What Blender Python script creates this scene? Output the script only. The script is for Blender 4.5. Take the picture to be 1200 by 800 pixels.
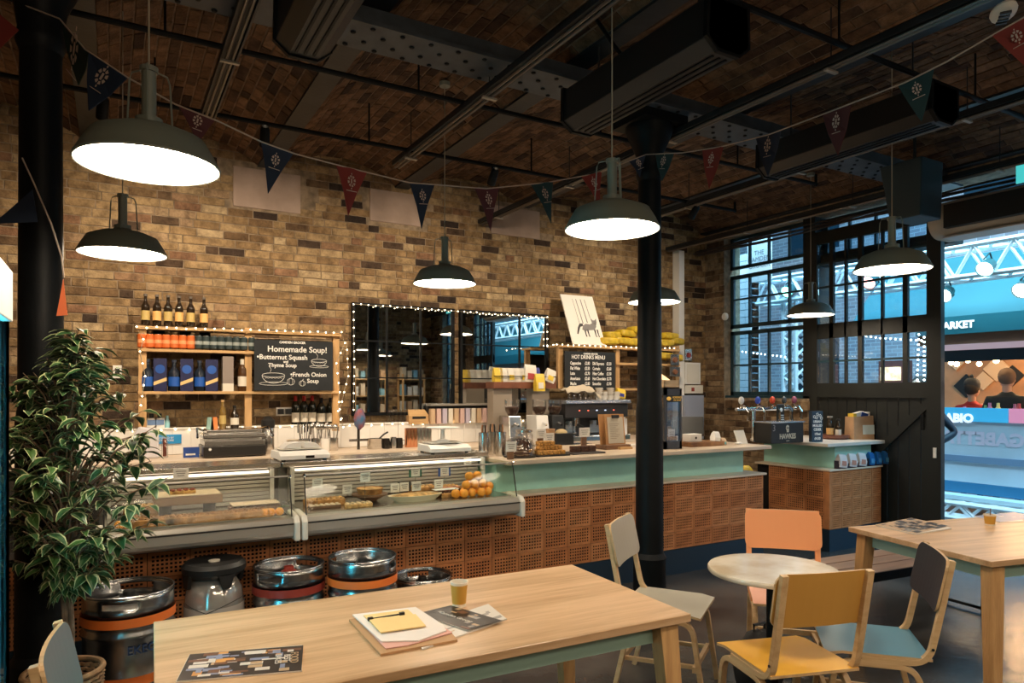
import bpy, bmesh, math, random
from mathutils import Vector, Matrix, noise
random.seed(7)
C = bpy.context.scene
for o in list(bpy.data.objects): bpy.data.objects.remove(o)
COL = C.collection
PI = math.pi
sin, cos = math.sin, math.cos
# ------------------------------------------------------------------ camera
YAW = math.radians(30.1); H = 1.6; FPX = 811.0
cam = bpy.data.cameras.new('camera'); camo = bpy.data.objects.new('camera', cam); COL.objects.link(camo)
camo.location = (0, 0, H); camo.rotation_euler = (PI/2, 0, -YAW)
cam.sensor_width = 36; cam.lens = FPX/1200*36; cam.shift_y = 57/1200; cam.clip_start = .05; cam.clip_end = 200
C.camera = camo
# ------------------------------------------------------------------ exposure
C.view_settings.view_transform = 'Standard'; C.view_settings.look = 'None'
C.view_settings.exposure = 0.68; C.view_settings.gamma = 1
# ------------------------------------------------------------------ world (blue dusk)
w = bpy.data.worlds.new('dusk'); C.world = w; w.use_nodes = True
bg = w.node_tree.nodes['Background']; bg.inputs[0].default_value = (.10, .34, .52, 1); bg.inputs[1].default_value = .5
# ------------------------------------------------------------------ lights
def area(name, loc, size, power, col, rot=(0, 0, 0), sy=None):
    l = bpy.data.lights.new(name, 'AREA'); l.energy = power; l.color = col; l.size = size
    if sy: l.shape = 'RECTANGLE'; l.size_y = sy
    o = bpy.data.objects.new(name, l); o.location = loc; o.rotation_euler = rot; COL.objects.link(o); return o
area('market_light', (8.4, 3.0, 5.6), 2.0, 420, (.35, .78, 1.0), (0, math.radians(-18), 0), 9)
area('market_light_low', (8.0, .8, 4.6), 1.2, 150, (.22, .62, 1.0), (0, math.radians(58), 0), 3)
area('market_front_fill', (7.7, 3.5, 5.2), .8, 260, (.62, .86, 1.0), (0, math.radians(-62), 0), 10)  # added unseen fill that brightens the truss, stall front and far building
area('fill_behind_viewer', (1.2, -2.3, 3.3), 3.2, 28, (1, .80, .58), (math.radians(62), 0, 0), .4)  # added warm fill from the viewer's side, stands for no known lamp
LAMP = 26.0          # radiance of the pendant diffusers
# ------------------------------------------------------------------ picture <-> place
F = Vector((sin(YAW), cos(YAW), 0)); R_ = Vector((cos(YAW), -sin(YAW), 0)); UP = Vector((0, 0, 1)); EYE = Vector((0, 0, H))
def ray(px, py): return F + R_*((px-600)/FPX) + UP*((457-py)/FPX)
def PY(px, py, Y): d = ray(px, py); return EYE + d*(Y/d.y)
def PX(px, py, X): d = ray(px, py); return EYE + d*(X/d.x)
def PZ(px, py, Z): d = ray(px, py); return EYE + d*((Z-H)/d.z)
def PD(px, py, D): return EYE + ray(px, py)*D
def proj(p):
    v = Vector(p)-EYE; d = v.dot(F)
    if d < .1: return (-9999, -9999, d)
    return (600+FPX*v.dot(R_)/d, 457-FPX*v.z/d, d)
def inframe(p, m=10):
    a = proj(p); return -m < a[0] < 1200+m and -m < a[1] < 800+m
# ------------------------------------------------------------------ materials
MATS = {}
def mat(name, col, rough=.6, metal=0, var=0, vscale=8, bump=0, bscale=60, emit=0, spec=.5, alpha=1, trans=0, stretch=None, col2=None, coat=0):
    if name in MATS: return MATS[name]
    m = bpy.data.materials.new(name); m.use_nodes = True; nt = m.node_tree; b = nt.nodes['Principled BSDF']
    c = (*col, 1)
    b.inputs['Base Color'].default_value = c; b.inputs['Roughness'].default_value = rough; b.inputs['Metallic'].default_value = metal
    b.inputs['Specular IOR Level'].default_value = spec; b.inputs['Transmission Weight'].default_value = trans
    b.inputs['Coat Weight'].default_value = coat
    if emit: b.inputs['Emission Color'].default_value = c; b.inputs['Emission Strength'].default_value = emit
    if var or col2 or bump:
        tc = nt.nodes.new('ShaderNodeTexCoord'); mp = nt.nodes.new('ShaderNodeMapping'); nt.links.new(tc.outputs['Object'], mp.inputs[0])
        if stretch: mp.inputs['Scale'].default_value = stretch
    if var or col2:
        n = nt.nodes.new('ShaderNodeTexNoise'); n.inputs['Scale'].default_value = vscale; n.inputs['Detail'].default_value = 6
        nt.links.new(mp.outputs[0], n.inputs['Vector'])
        r = nt.nodes.new('ShaderNodeValToRGB'); c2 = col2 or tuple(x*(1-var) for x in col)
        r.color_ramp.elements[0].position = .35; r.color_ramp.elements[0].color = (*c2, 1)
        r.color_ramp.elements[1].position = .65; r.color_ramp.elements[1].color = (*(tuple(min(1, x*(1+var*.5)) for x in col)), 1)
        nt.links.new(n.outputs['Fac'], r.inputs[0]); nt.links.new(r.outputs[0], b.inputs['Base Color'])
        if emit: nt.links.new(r.outputs[0], b.inputs['Emission Color'])
    if bump:
        n2 = nt.nodes.new('ShaderNodeTexNoise'); n2.inputs['Scale'].default_value = bscale; n2.inputs['Detail'].default_value = 4
        nt.links.new(mp.outputs[0], n2.inputs['Vector'])
        bp = nt.nodes.new('ShaderNodeBump'); bp.inputs['Strength'].default_value = bump; bp.inputs['Distance'].default_value = .01
        nt.links.new(n2.outputs['Fac'], bp.inputs['Height']); nt.links.new(bp.outputs[0], b.inputs['Normal'])
    MATS[name] = m; return m
def wood(name, c1, c2, scale=3, rough=.45, axis='X', knots=True):
    if name in MATS: return MATS[name]
    m = bpy.data.materials.new(name); m.use_nodes = True; nt = m.node_tree; b = nt.nodes['Principled BSDF']
    tc = nt.nodes.new('ShaderNodeTexCoord'); mp = nt.nodes.new('ShaderNodeMapping'); nt.links.new(tc.outputs['Object'], mp.inputs[0])
    s = {'X': (.35, 5, 5), 'Y': (5, .35, 5), 'Z': (5, 5, .35)}[axis]; mp.inputs['Scale'].default_value = s
    n = nt.nodes.new('ShaderNodeTexNoise'); n.inputs['Scale'].default_value = scale; n.inputs['Detail'].default_value = 8; n.inputs['Distortion'].default_value = .8
    n3 = nt.nodes.new('ShaderNodeTexNoise'); n3.inputs['Scale'].default_value = scale*9; n3.inputs['Detail'].default_value = 3
    nt.links.new(mp.outputs[0], n.inputs['Vector']); nt.links.new(mp.outputs[0], n3.inputs['Vector'])
    mx = nt.nodes.new('ShaderNodeMath'); mx.operation = 'MULTIPLY_ADD'; mx.inputs[1].default_value = .35; nt.links.new(n3.outputs['Fac'], mx.inputs[0]); nt.links.new(n.outputs['Fac'], mx.inputs[2])
    r = nt.nodes.new('ShaderNodeValToRGB'); r.color_ramp.elements[0].position = .42; r.color_ramp.elements[0].color = (*c2, 1)
    r.color_ramp.elements[1].position = .78; r.color_ramp.elements[1].color = (*c1, 1)
    nt.links.new(mx.outputs[0], r.inputs[0]); nt.links.new(r.outputs[0], b.inputs['Base Color'])
    b.inputs['Roughness'].default_value = rough
    bp = nt.nodes.new('ShaderNodeBump'); bp.inputs['Strength'].default_value = .12; bp.inputs['Distance'].default_value = .004
    nt.links.new(mx.outputs[0], bp.inputs['Height']); nt.links.new(bp.outputs[0], b.inputs['Normal'])
    MATS[name] = m; return m
def brickmat(name, ramp, rough=.9):
    m = bpy.data.materials.new(name); m.use_nodes = True; nt = m.node_tree; b = nt.nodes['Principled BSDF']; b.inputs['Roughness'].default_value = rough
    b.inputs['Specular IOR Level'].default_value = .25
    at = nt.nodes.new('ShaderNodeAttribute'); at.attribute_name = 'rnd'
    oi = nt.nodes.new('ShaderNodeObjectInfo'); ad = nt.nodes.new('ShaderNodeMath'); nt.links.new(at.outputs['Fac'], ad.inputs[0]); nt.links.new(oi.outputs['Random'], ad.inputs[1])
    fr = nt.nodes.new('ShaderNodeMath'); fr.operation = 'FRACT'; nt.links.new(ad.outputs[0], fr.inputs[0])
    cr = nt.nodes.new('ShaderNodeValToRGB'); e = cr.color_ramp.elements
    e[0].position = ramp[0][0]; e[0].color = (*ramp[0][1], 1); e[1].position = ramp[1][0]; e[1].color = (*ramp[1][1], 1)
    for p, c in ramp[2:]: q = e.new(p); q.color = (*c, 1)
    nt.links.new(fr.outputs[0], cr.inputs[0])
    ge = nt.nodes.new('ShaderNodeNewGeometry')
    n = nt.nodes.new('ShaderNodeTexNoise'); n.inputs['Scale'].default_value = 11; n.inputs['Detail'].default_value = 7; n.inputs['Roughness'].default_value = .7; nt.links.new(ge.outputs['Position'], n.inputs['Vector'])
    r2 = nt.nodes.new('ShaderNodeValToRGB'); r2.color_ramp.elements[0].position = .35; r2.color_ramp.elements[0].color = (.26, .23, .21, 1); r2.color_ramp.elements[1].position = .66; r2.color_ramp.elements[1].color = (1.12, 1.10, 1.04, 1)
    nt.links.new(n.outputs['Fac'], r2.inputs[0])
    mx = nt.nodes.new('ShaderNodeMix'); mx.data_type = 'RGBA'; mx.blend_type = 'MULTIPLY'; mx.inputs[0].default_value = .8
    nt.links.new(cr.outputs[0], mx.inputs[6]); nt.links.new(r2.outputs[0], mx.inputs[7]); n4 = nt.nodes.new('ShaderNodeTexNoise'); n4.inputs['Scale'].default_value = 1.3; n4.inputs['Detail'].default_value = 5; nt.links.new(ge.outputs['Position'], n4.inputs['Vector'])
    r4 = nt.nodes.new('ShaderNodeValToRGB'); r4.color_ramp.elements[0].position = .34; r4.color_ramp.elements[0].color = (.66, .62, .58, 1); r4.color_ramp.elements[1].position = .6; r4.color_ramp.elements[1].color = (1, 1, 1, 1)
    nt.links.new(n4.outputs['Fac'], r4.inputs[0]); mz = nt.nodes.new('ShaderNodeMix'); mz.data_type = 'RGBA'; mz.blend_type = 'MULTIPLY'; mz.inputs[0].default_value = .8
    nt.links.new(mx.outputs[2], mz.inputs[6]); nt.links.new(r4.outputs[0], mz.inputs[7]); nt.links.new(mz.outputs[2], b.inputs['Base Color'])
    n2 = nt.nodes.new('ShaderNodeTexNoise'); n2.inputs['Scale'].default_value = 70; n2.inputs['Detail'].default_value = 5; nt.links.new(ge.outputs['Position'], n2.inputs['Vector'])
    bp = nt.nodes.new('ShaderNodeBump'); bp.inputs['Strength'].default_value = .6; bp.inputs['Distance'].default_value = .01; nt.links.new(n2.outputs['Fac'], bp.inputs['Height']); nt.links.new(bp.outputs[0], b.inputs['Normal'])
    MATS[name] = m; return m
def glassmat(name, tint=(1, 1, 1), refl=.08, fr=.6):
    m = bpy.data.materials.new(name); m.use_nodes = True; nt = m.node_tree; nt.nodes.clear()
    o = nt.nodes.new('ShaderNodeOutputMaterial'); t = nt.nodes.new('ShaderNodeBsdfTransparent'); t.inputs[0].default_value = (*tint, 1)
    g = nt.nodes.new('ShaderNodeBsdfGlossy'); g.inputs['Roughness'].default_value = .02
    lw = nt.nodes.new('ShaderNodeLayerWeight'); lw.inputs[0].default_value = .25
    mm = nt.nodes.new('ShaderNodeMath'); mm.operation = 'MULTIPLY_ADD'; mm.inputs[1].default_value = fr; mm.inputs[2].default_value = refl; nt.links.new(lw.outputs['Fresnel'], mm.inputs[0])
    x = nt.nodes.new('ShaderNodeMixShader'); nt.links.new(mm.outputs[0], x.inputs[0]); nt.links.new(t.outputs[0], x.inputs[1]); nt.links.new(g.outputs[0], x.inputs[2]); nt.links.new(x.outputs[0], o.inputs[0])
    MATS[name] = m; return m
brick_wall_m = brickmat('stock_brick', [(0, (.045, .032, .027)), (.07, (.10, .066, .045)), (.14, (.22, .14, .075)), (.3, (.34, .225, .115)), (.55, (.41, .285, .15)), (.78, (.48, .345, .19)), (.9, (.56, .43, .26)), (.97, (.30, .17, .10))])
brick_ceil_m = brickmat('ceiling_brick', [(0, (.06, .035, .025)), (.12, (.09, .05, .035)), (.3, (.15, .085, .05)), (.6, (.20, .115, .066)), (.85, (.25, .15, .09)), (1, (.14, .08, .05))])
brick_dark_m = brickmat('pier_brick', [(0, (.10, .06, .04)), (.3, (.22, .14, .08)), (.7, (.36, .25, .15)), (1, (.40, .29, .18))])
mortar = mat('mortar', (.27, .20, .13), .95, var=.4, vscale=14, bump=.5, bscale=90)
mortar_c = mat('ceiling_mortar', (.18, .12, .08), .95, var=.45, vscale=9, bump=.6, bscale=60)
steel_black = mat('black_paint', (.005, .006, .007), .5, spec=.16, var=.3, vscale=5, bump=.08, bscale=40)
iron = mat('iron_grey', (.014, .017, .020), .5, var=.4, vscale=4, bump=.15, bscale=30)
door_m = mat('door_black', (.007, .0085, .0075), .55, var=.3, vscale=3, bump=.1)
oak = wood('oak', (.66, .42, .20), (.42, .23, .09), 2.4, .38)
oakY = wood('oak_leg', (.62, .37, .16), (.40, .21, .08), 4, .45, 'Z')
oaktop = wood('oak_top', (.64, .42, .245), (.40, .235, .11), 2.0, .34)
ply = wood('plywood', (.62, .42, .22), (.48, .29, .13), 4, .45, 'Y')
pine = wood('pine', (.60, .38, .17), (.45, .25, .10), 3, .55, 'X')
pineZ = wood('pine_post', (.58, .35, .15), (.42, .23, .09), 3, .55, 'Z')
walnut = wood('dark_board', (.20, .10, .05), (.08, .04, .02), 4, .5)
plank_m = wood('bench_plank', (.26, .15, .09), (.13, .075, .05), 3, .42)
mint = mat('mint_paint', (.38, .70, .62), .45, var=.05)
sage = mat('sage_paint', (.36, .54, .46), .5)
terra = mat('terracotta', (.50, .19, .065), .75, var=.25, vscale=9, bump=.3, bscale=120)
terra_back = mat('tile_backing', (.006, .003, .002), .9)
stone = mat('pale_worktop', (.70, .56, .42), .35, var=.1, vscale=3)
marble = mat('marble', (.78, .70, .58), .2, vscale=7, col2=(.58, .47, .33), bump=0, coat=.3)
stainless = mat('stainless', (.62, .60, .57), .25, 1, var=.15, vscale=3, stretch=(1, 12, 12))
keg_m = mat('keg_steel', (.46, .46, .46), .26, 1, var=.35, vscale=6)
chrome = mat('chrome', (.8, .8, .8), .08, 1)
copper = mat('copper', (.75, .36, .2), .25, 1)
alu = mat('case_aluminium', (.50, .47, .42), .4, .7)
cream_pl = mat('cream_plastic', (.70, .66, .58), .4)
white = mat('white', (.80, .78, .74), .5)
white_gloss = mat('white_gloss', (.82, .80, .76), .15)
paper = mat('paper', (.82, .78, .70), .8)
black = mat('black', (.012, .012, .012), .45)
black_gloss = mat('black_gloss', (.01, .01, .012), .12)
board_m = mat('chalkboard', (.012, .015, .018), .7, var=.3, vscale=5)
chalk = mat('chalk', (.85, .83, .78), .9)
navy = mat('navy_base', (.006, .022, .042), .6)
shade_out = mat('shade_green_grey', (.20, .22, .18), .45)
shade_in = mat('shade_enamel', (.85, .84, .8), .4)
lampglow = mat('lamp_diffuser', (1, .83, .62), .5, emit=LAMP)
bulb_m = mat('fairy_bulb', (1, .80, .5), .5, emit=9)
wire_m = mat('wire', (.35, .30, .22), .6)
mirror_m = mat('mirror_glass', (.82, .84, .84), .015, 1)
glass = glassmat('clear_glass'); window_glass = glassmat('window_glass', (.86, .95, 1), .04); case_glass = glassmat('case_glass', (.95, .97, .95), .006, .03)
concrete = mat('concrete_floor', (.085, .078, .072), .24, vscale=1.3, col2=(.022, .022, .023), bump=.35, bscale=7)
orange_band = mat('orange_band', (.85, .19, .03), .5); red_band = mat('red_band', (.30, .035, .02), .5)
# ------------------------------------------------------------------ mesh builder
class MB:
    def __init__(s): s.v = []; s.f = []; s.m = []; s.T = Matrix(); s.mi = 0; s.rn = None
    def add(s, vs, fs, mi=None):
        b = len(s.v); T = s.T; s.v += [tuple(T @ Vector(v)) for v in vs]; s.f += [tuple(i+b for i in f) for f in fs]; s.m += [s.mi if mi is None else mi]*len(fs); return s
    def box(s, c, d, mi=None, rz=0):
        x, y, z = d[0]/2, d[1]/2, d[2]/2; Rz = Matrix.Rotation(rz, 3, 'Z'); c = Vector(c)
        vs = [c+Rz@Vector((i*x, j*y, k*z)) for k in (-1, 1) for j in (-1, 1) for i in (-1, 1)]
        return s.add(vs, [(0, 2, 3, 1), (4, 5, 7, 6), (0, 1, 5, 4), (2, 6, 7, 3), (0, 4, 6, 2), (1, 3, 7, 5)], mi)
    def bb(s, a, b, mi=None): return s.box([(a[i]+b[i])/2 for i in range(3)], [abs(b[i]-a[i]) for i in range(3)], mi)
    def lathe(s, prof, seg=24, c=(0, 0, 0), mi=None, a0=0, a1=2*PI, capb=True, capt=True):
        full = abs(a1-a0-2*PI) < 1e-6; n = seg if full else seg+1; vs = []; fs = []
        for r, z in prof:
            for k in range(n): a = a0+(a1-a0)*k/seg; vs.append((c[0]+r*cos(a), c[1]+r*sin(a), c[2]+z))
        for j in range(len(prof)-1):
            for k in range(seg):
                k2 = (k+1) % n; fs.append((j*n+k, j*n+k2, (j+1)*n+k2, (j+1)*n+k))
        if full and capb and prof[0][0] > 1e-5: fs.append(tuple(reversed(range(n))))
        if full and capt and prof[-1][0] > 1e-5: fs.append(tuple(range((len(prof)-1)*n, len(prof)*n)))
        return s.add(vs, fs, mi)
    def cyl(s, c, r, h, seg=20, mi=None, r2=None): return s.lathe([(r, 0), (r if r2 is None else r2, h)], seg, c, mi)
    def tube(s, pts, r, seg=6, mi=None, closed=False, cap=True):
        pts = [Vector(p) for p in pts]; n = len(pts); vs = []; fs = []; up = Vector((0, 0, 1))
        for i, p in enumerate(pts):
            if closed: t = (pts[(i+1) % n]-pts[i-1])
            else: t = pts[min(i+1, n-1)]-pts[max(i-1, 0)]
            if t.length < 1e-9: t = Vector((0, 0, 1))
            t.normalize(); a = up if abs(t.z) < .95 else Vector((1, 0, 0)); u = t.cross(a).normalized(); w_ = u.cross(t)
            rr = r[i] if isinstance(r, (list, tuple)) else r
            for k in range(seg): an = 2*PI*k/seg; vs.append(p+u*(rr*cos(an))+w_*(rr*sin(an)))
        m = n if closed else n-1
        for i in range(m):
            j = (i+1) % n
            for k in range(seg): k2 = (k+1) % seg; fs.append((i*seg+k, i*seg+k2, j*seg+k2, j*seg+k))
        if not closed and cap: fs.append(tuple(reversed(range(seg)))); fs.append(tuple(range((n-1)*seg, n*seg)))
        return s.add(vs, fs, mi)
    def sphere(s, c, r, seg=12, rings=8, mi=None, sc=(1, 1, 1), jit=0):
        vs = [(c[0], c[1], c[2]-r*sc[2])]; fs = []
        for j in range(1, rings):
            ph = -PI/2+PI*j/rings
            for k in range(seg):
                th = 2*PI*k/seg; q = 1+jit*(random.random()-.5)
                vs.append((c[0]+r*sc[0]*cos(ph)*cos(th)*q, c[1]+r*sc[1]*cos(ph)*sin(th)*q, c[2]+r*sc[2]*sin(ph)*q))
        vs.append((c[0], c[1], c[2]+r*sc[2])); L = len(vs)-1
        for k in range(seg): fs.append((0, 1+(k+1) % seg, 1+k))
        for j in range(rings-2):
            for k in range(seg): a = 1+j*seg; fs.append((a+k, a+(k+1) % seg, a+seg+(k+1) % seg, a+seg+k))
        a = 1+(rings-2)*seg
        for k in range(seg): fs.append((a+k, a+(k+1) % seg, L))
        return s.add(vs, fs, mi)
    def prism(s, poly, d, mi=None):
        """poly: list of 3d points (planar), d: extrusion vector"""
        d = Vector(d); n = len(poly); vs = [Vector(p) for p in poly]+[Vector(p)+d for p in poly]
        fs = [tuple(reversed(range(n))), tuple(range(n, 2*n))]+[(i, (i+1) % n, n+(i+1) % n, n+i) for i in range(n)]
        return s.add(vs, fs, mi)
    def strip(s, path, w0, w1, th, mi=None, axis='X'):
        """sweep a flat bar: path = (a,b) points in the plane normal to axis, width w0..w1 along axis"""
        n = len(path); P = [Vector((p[0], p[1])) for p in path]; L = []; Rr = []
        for i in range(n):
            t = (P[min(i+1, n-1)]-P[max(i-1, 0)]).normalized(); nn = Vector((-t.y, t.x))*th/2; L.append(P[i]+nn); Rr.append(P[i]-nn)
        def q(w_, p): return (w_, p.x, p.y) if axis == 'X' else (p.x, w_, p.y)
        vs = []; fs = []
        for i in range(n): vs += [q(w0, L[i]), q(w1, L[i]), q(w1, Rr[i]), q(w0, Rr[i])]
        for i in range(n-1):
            for k in range(4): fs.append((4*i+k, 4*i+(k+1) % 4, 4*i+4+(k+1) % 4, 4*i+4+k))
        fs += [(0, 3, 2, 1), (4*n-4, 4*n-3, 4*n-2, 4*n-1)]
        return s.add(vs, fs, mi)
    def mesh(s, name, mats, smooth=False):
        me = bpy.data.meshes.new(name); me.from_pydata(s.v, [], s.f)
        for m in (mats if isinstance(mats, (list, tuple)) else [mats]): me.materials.append(m)
        me.polygons.foreach_set('material_index', s.m)
        me.update()
        if not getattr(s, 'nonrecalc', False):
            bm = bmesh.new(); bm.from_mesh(me); bmesh.ops.recalc_face_normals(bm, faces=bm.faces); bm.to_mesh(me); bm.free()
        if smooth:
            me.polygons.foreach_set('use_smooth', [True]*len(me.polygons))
            try: me.set_sharp_from_angle(angle=math.radians(38))
            except Exception: pass
        return me
    def build(s, name, mats, parent=None, smooth=False, loc=(0, 0, 0), rot=(0, 0, 0), bevel=0, solid=0):
        o = bpy.data.objects.new(name, s.mesh(name, mats, smooth)); COL.objects.link(o); o.location = loc; o.rotation_euler = rot
        if parent: o.parent = parent
        if solid: q = o.modifiers.new('s', 'SOLIDIFY'); q.thickness = solid; q.offset = 0
        if bevel: q = o.modifiers.new('b', 'BEVEL'); q.width = bevel; q.segments = 2; q.limit_method = 'ANGLE'; q.angle_limit = math.radians(50)
        return o
def tag(o, label, cat, group=None, kind=None):
    o['label'] = label; o['category'] = cat
    if group: o['group'] = group
    if kind: o['kind'] = kind
    return o
def thing(name, label, cat, loc=(0, 0, 0), rz=0, group=None, rot=None):
    o = bpy.data.objects.new(name, None); COL.objects.link(o); o.location = loc; o.rotation_euler = rot or (0, 0, rz); o.empty_display_size = .05
    return tag(o, label, cat, group)
def struct(o, label=None):
    o['kind'] = 'structure'
    if label: o['label'] = label
    return o
def dup(root, loc=None, rz=None, label=None, group=None):
    c = root.copy(); COL.objects.link(c)
    if loc is not None: c.location = loc
    if rz is not None: c.rotation_euler = (0, 0, rz)
    if label: c['label'] = label
    if group: c['group'] = group
    def rec(a, b):
        for ch in list(a.children):
            d = ch.copy(); COL.objects.link(d); d.parent = b; rec(ch, d)
    rec(root, c); return c
def inst(name, me, parent, loc=(0, 0, 0), M=None):
    o = bpy.data.objects.new(name, me); COL.objects.link(o); o.parent = parent
    if M is not None: o.matrix_local = M
    else: o.location = loc
    return o
ORD = ['leftmost', 'second from left', 'third from left', 'fourth from left', 'fifth from left', 'sixth from left', 'seventh from left', 'eighth from left', 'ninth from left', 'tenth from left']
def ordl(i, n): return ORD[i] if i < n-1 or n == 1 else 'rightmost'
def frame_m(o, x, y):   # matrix with local x,y axes in space, z = x cross y
    x = Vector(x).normalized(); y = Vector(y).normalized(); z = x.cross(y).normalized(); y = z.cross(x)
    return Matrix(((x.x, y.x, z.x, o[0]), (x.y, y.y, z.y, o[1]), (x.z, y.z, z.z, o[2]), (0, 0, 0, 1)))
def text(s_, size, M, m, parent, name='lettering', align='CENTER', bend=None, bold=0, ext=.0006, sx=1, label=None):
    cu = bpy.data.curves.new('t', 'FONT'); cu.body = s_; cu.size = size; cu.align_x = align; cu.align_y = 'CENTER'; cu.offset = bold or (.0012 if name == 'chalk_lettering' else 0); cu.extrude = ext; cu.space_line = .95
    cu.resolution_u = 3
    t = bpy.data.objects.new('t', cu); COL.objects.link(t); dg = bpy.context.evaluated_depsgraph_get(); dg.update()
    me = bpy.data.meshes.new_from_object(t.evaluated_get(dg)); bpy.data.objects.remove(t)
    me.materials.clear(); me.materials.append(m)
    for v in me.vertices:
        v.co.x *= sx
        if bend: a = v.co.x/bend; rr = bend+v.co.z; v.co.x = rr*sin(a); v.co.z = rr*cos(a)-bend
    o = bpy.data.objects.new(name, me); COL.objects.link(o); o.parent = parent; o.matrix_local = M
    return o
def arc(cx, cy, r, a0, a1, n=6): return [(cx+r*cos(a0+(a1-a0)*k/n), cy+r*sin(a0+(a1-a0)*k/n)) for k in range(n+1)]
def roundpath(pts, r, n=5):
    out = [pts[0]]
    for i in range(1, len(pts)-1):
        a, b, c = Vector(pts[i-1]), Vector(pts[i]), Vector(pts[i+1]); u = (a-b).normalized(); v = (c-b).normalized()
        p, q = b+u*r, b+v*r
        for k in range(n+1): t = k/n; out.append(tuple(p*(1-t)**2+b*2*t*(1-t)+q*t*t))
    out.append(pts[-1]); return out

# ================================================================== STRUCTURE
YW, XR, XL, YB = 6.9, 7.07, -1.7, -2.6
ZT = 3.72; BEAMX = [-1.62, -.15, 1.28, 2.65, 4.15, 5.6, 7.04]; RISE = .2
def unit_brick(L, Hh, D):
    b = MB(); j = lambda a: (random.random()-.5)*a
    x, z = L/2, Hh/2
    vs = [(-x, 0, -z), (x, 0, -z), (x, 0, z), (-x, 0, z)]
    mid = [(a+j(.004), -D*.65, c+j(.003)) for a, _, c in vs]
    fr = [(a*.965+j(.006), -D+j(.004), c*.88+j(.004)) for a, _, c in vs]
    b.add(vs+mid+fr, [(0, 1, 5, 4), (1, 2, 6, 5), (2, 3, 7, 6), (3, 0, 4, 7), (4, 5, 9, 8), (5, 6, 10, 9), (6, 7, 11, 10), (7, 4, 8, 11), (8, 9, 10, 11)])
    b.nonrecalc = True
    return b
def bricks(parent, cells, m, n_ind, parent_inv=None):
    """cells: (matrix, L, H, full) ; the n_ind largest in view become parts, the rest one stuff part"""
    vars_ = {}
    for k in range(6): vars_[k] = unit_brick(.216, .066, .008).mesh('brick', m)
    sc = []
    for i, (M, L, Hh, full) in enumerate(cells):
        p = M.translation; a = proj(p)
        if full and 5 < a[0] < 1195 and 5 < a[1] < 795:
            nrm = (M.to_3x3() @ Vector((0, -1, 0))); v = (p-EYE); cs = abs(nrm.dot(v.normalized())); sc.append((-(cs/(a[2]**2)), i))
    sc.sort(); ind = set(i for _, i in sc[:n_ind])
    allm = MB(); allm.nonrecalc = True; rn = []
    for i, (M, L, Hh, full) in enumerate(cells):
        M = M @ Matrix.Translation((0, (random.random()-.5)*.006, 0)) @ Matrix.Rotation((random.random()-.5)*.03, 4, 'X') @ Matrix.Rotation((random.random()-.5)*.02, 4, 'Z')
        if i in ind: inst('brick', vars_[random.randrange(6)], parent, M=M)
        else:
            allm.T = M; q = unit_brick(L+.001, Hh+.001, .008); n0 = len(allm.f); allm.add(q.v, q.f); rn += [random.random()]*(len(allm.f)-n0)
    o = allm.build('brick', m, parent); o['kind'] = 'stuff'
    at = o.data.attributes.new('rnd', 'FLOAT', 'FACE'); at.data.foreach_set('value', rn)
    return o
def wallcells(org, U, V, ulen, vlen, skip, N=None):
    cells = []; org = Vector(org); U = Vector(U); V = Vector(V); rows = int(vlen/.075)
    for r in range(rows):
        u = -random.random()*.1-(r % 2)*.1125
        v = r*.075+.0375
        while u < ulen:
            L = .215 if random.random() < .72 else .1025
            a, b = max(u, 0), min(u+L, ulen)
            if b-a > .04:
                cu = (a+b)/2
                if not any(s0 < b-.01 and s1 > a+.01 and t0 < v+.03 and t1 > v-.03 for s0, s1, t0, t1 in skip):
                    p = org+U*cu+V*v; M = frame_m(p, U, V.cross(U)*1)   # local y = V x U
                    # local axes: x=U, y=-normal (into wall), z=V
                    M = Matrix(((U.x, N.x, V.x, p.x), (U.y, N.y, V.y, p.y), (U.z, N.z, V.z, p.z), (0, 0, 0, 1)))
                    cells.append((M, b-a, .065, b-a > .2))
            u += L+.01
    return cells
# back wall (the long brick wall behind the counter)
wb = struct(MB().bb((XL-.2, YW, 0), (XR+.3, YW+.25, 4.05)).build('wall_back', mortar), 'long yellow stock brick wall behind the counter')
pads = [(273, 352, 200, 246), (433, 493, 225, 262), (575, 632, 244, 277)]
skips = []
for a, b, c, d in pads:
    p0 = PY(a, (c+d)/2, YW); p1 = PY(b, (c+d)/2, YW); zt = PY((a+b)/2, c, YW).z; zb = PY((a+b)/2, d, YW).z
    skips.append((p0.x-XL, p1.x-XL, zb, zt))
    MB().bb((p0.x, YW-.014, zb), (p1.x, YW+.01, zt)).build('padstone', mat('padstone', (.38, .28, .22), .8, var=.25, vscale=3, bump=.3), wb, bevel=.006)
cells = wallcells((XL, YW, 0), (1, 0, 0), (0, 0, 1), XR-XL, 3.98, skips, Vector((0, 1, 0)))
bricks(wb, cells, brick_wall_m, 300)
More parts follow.
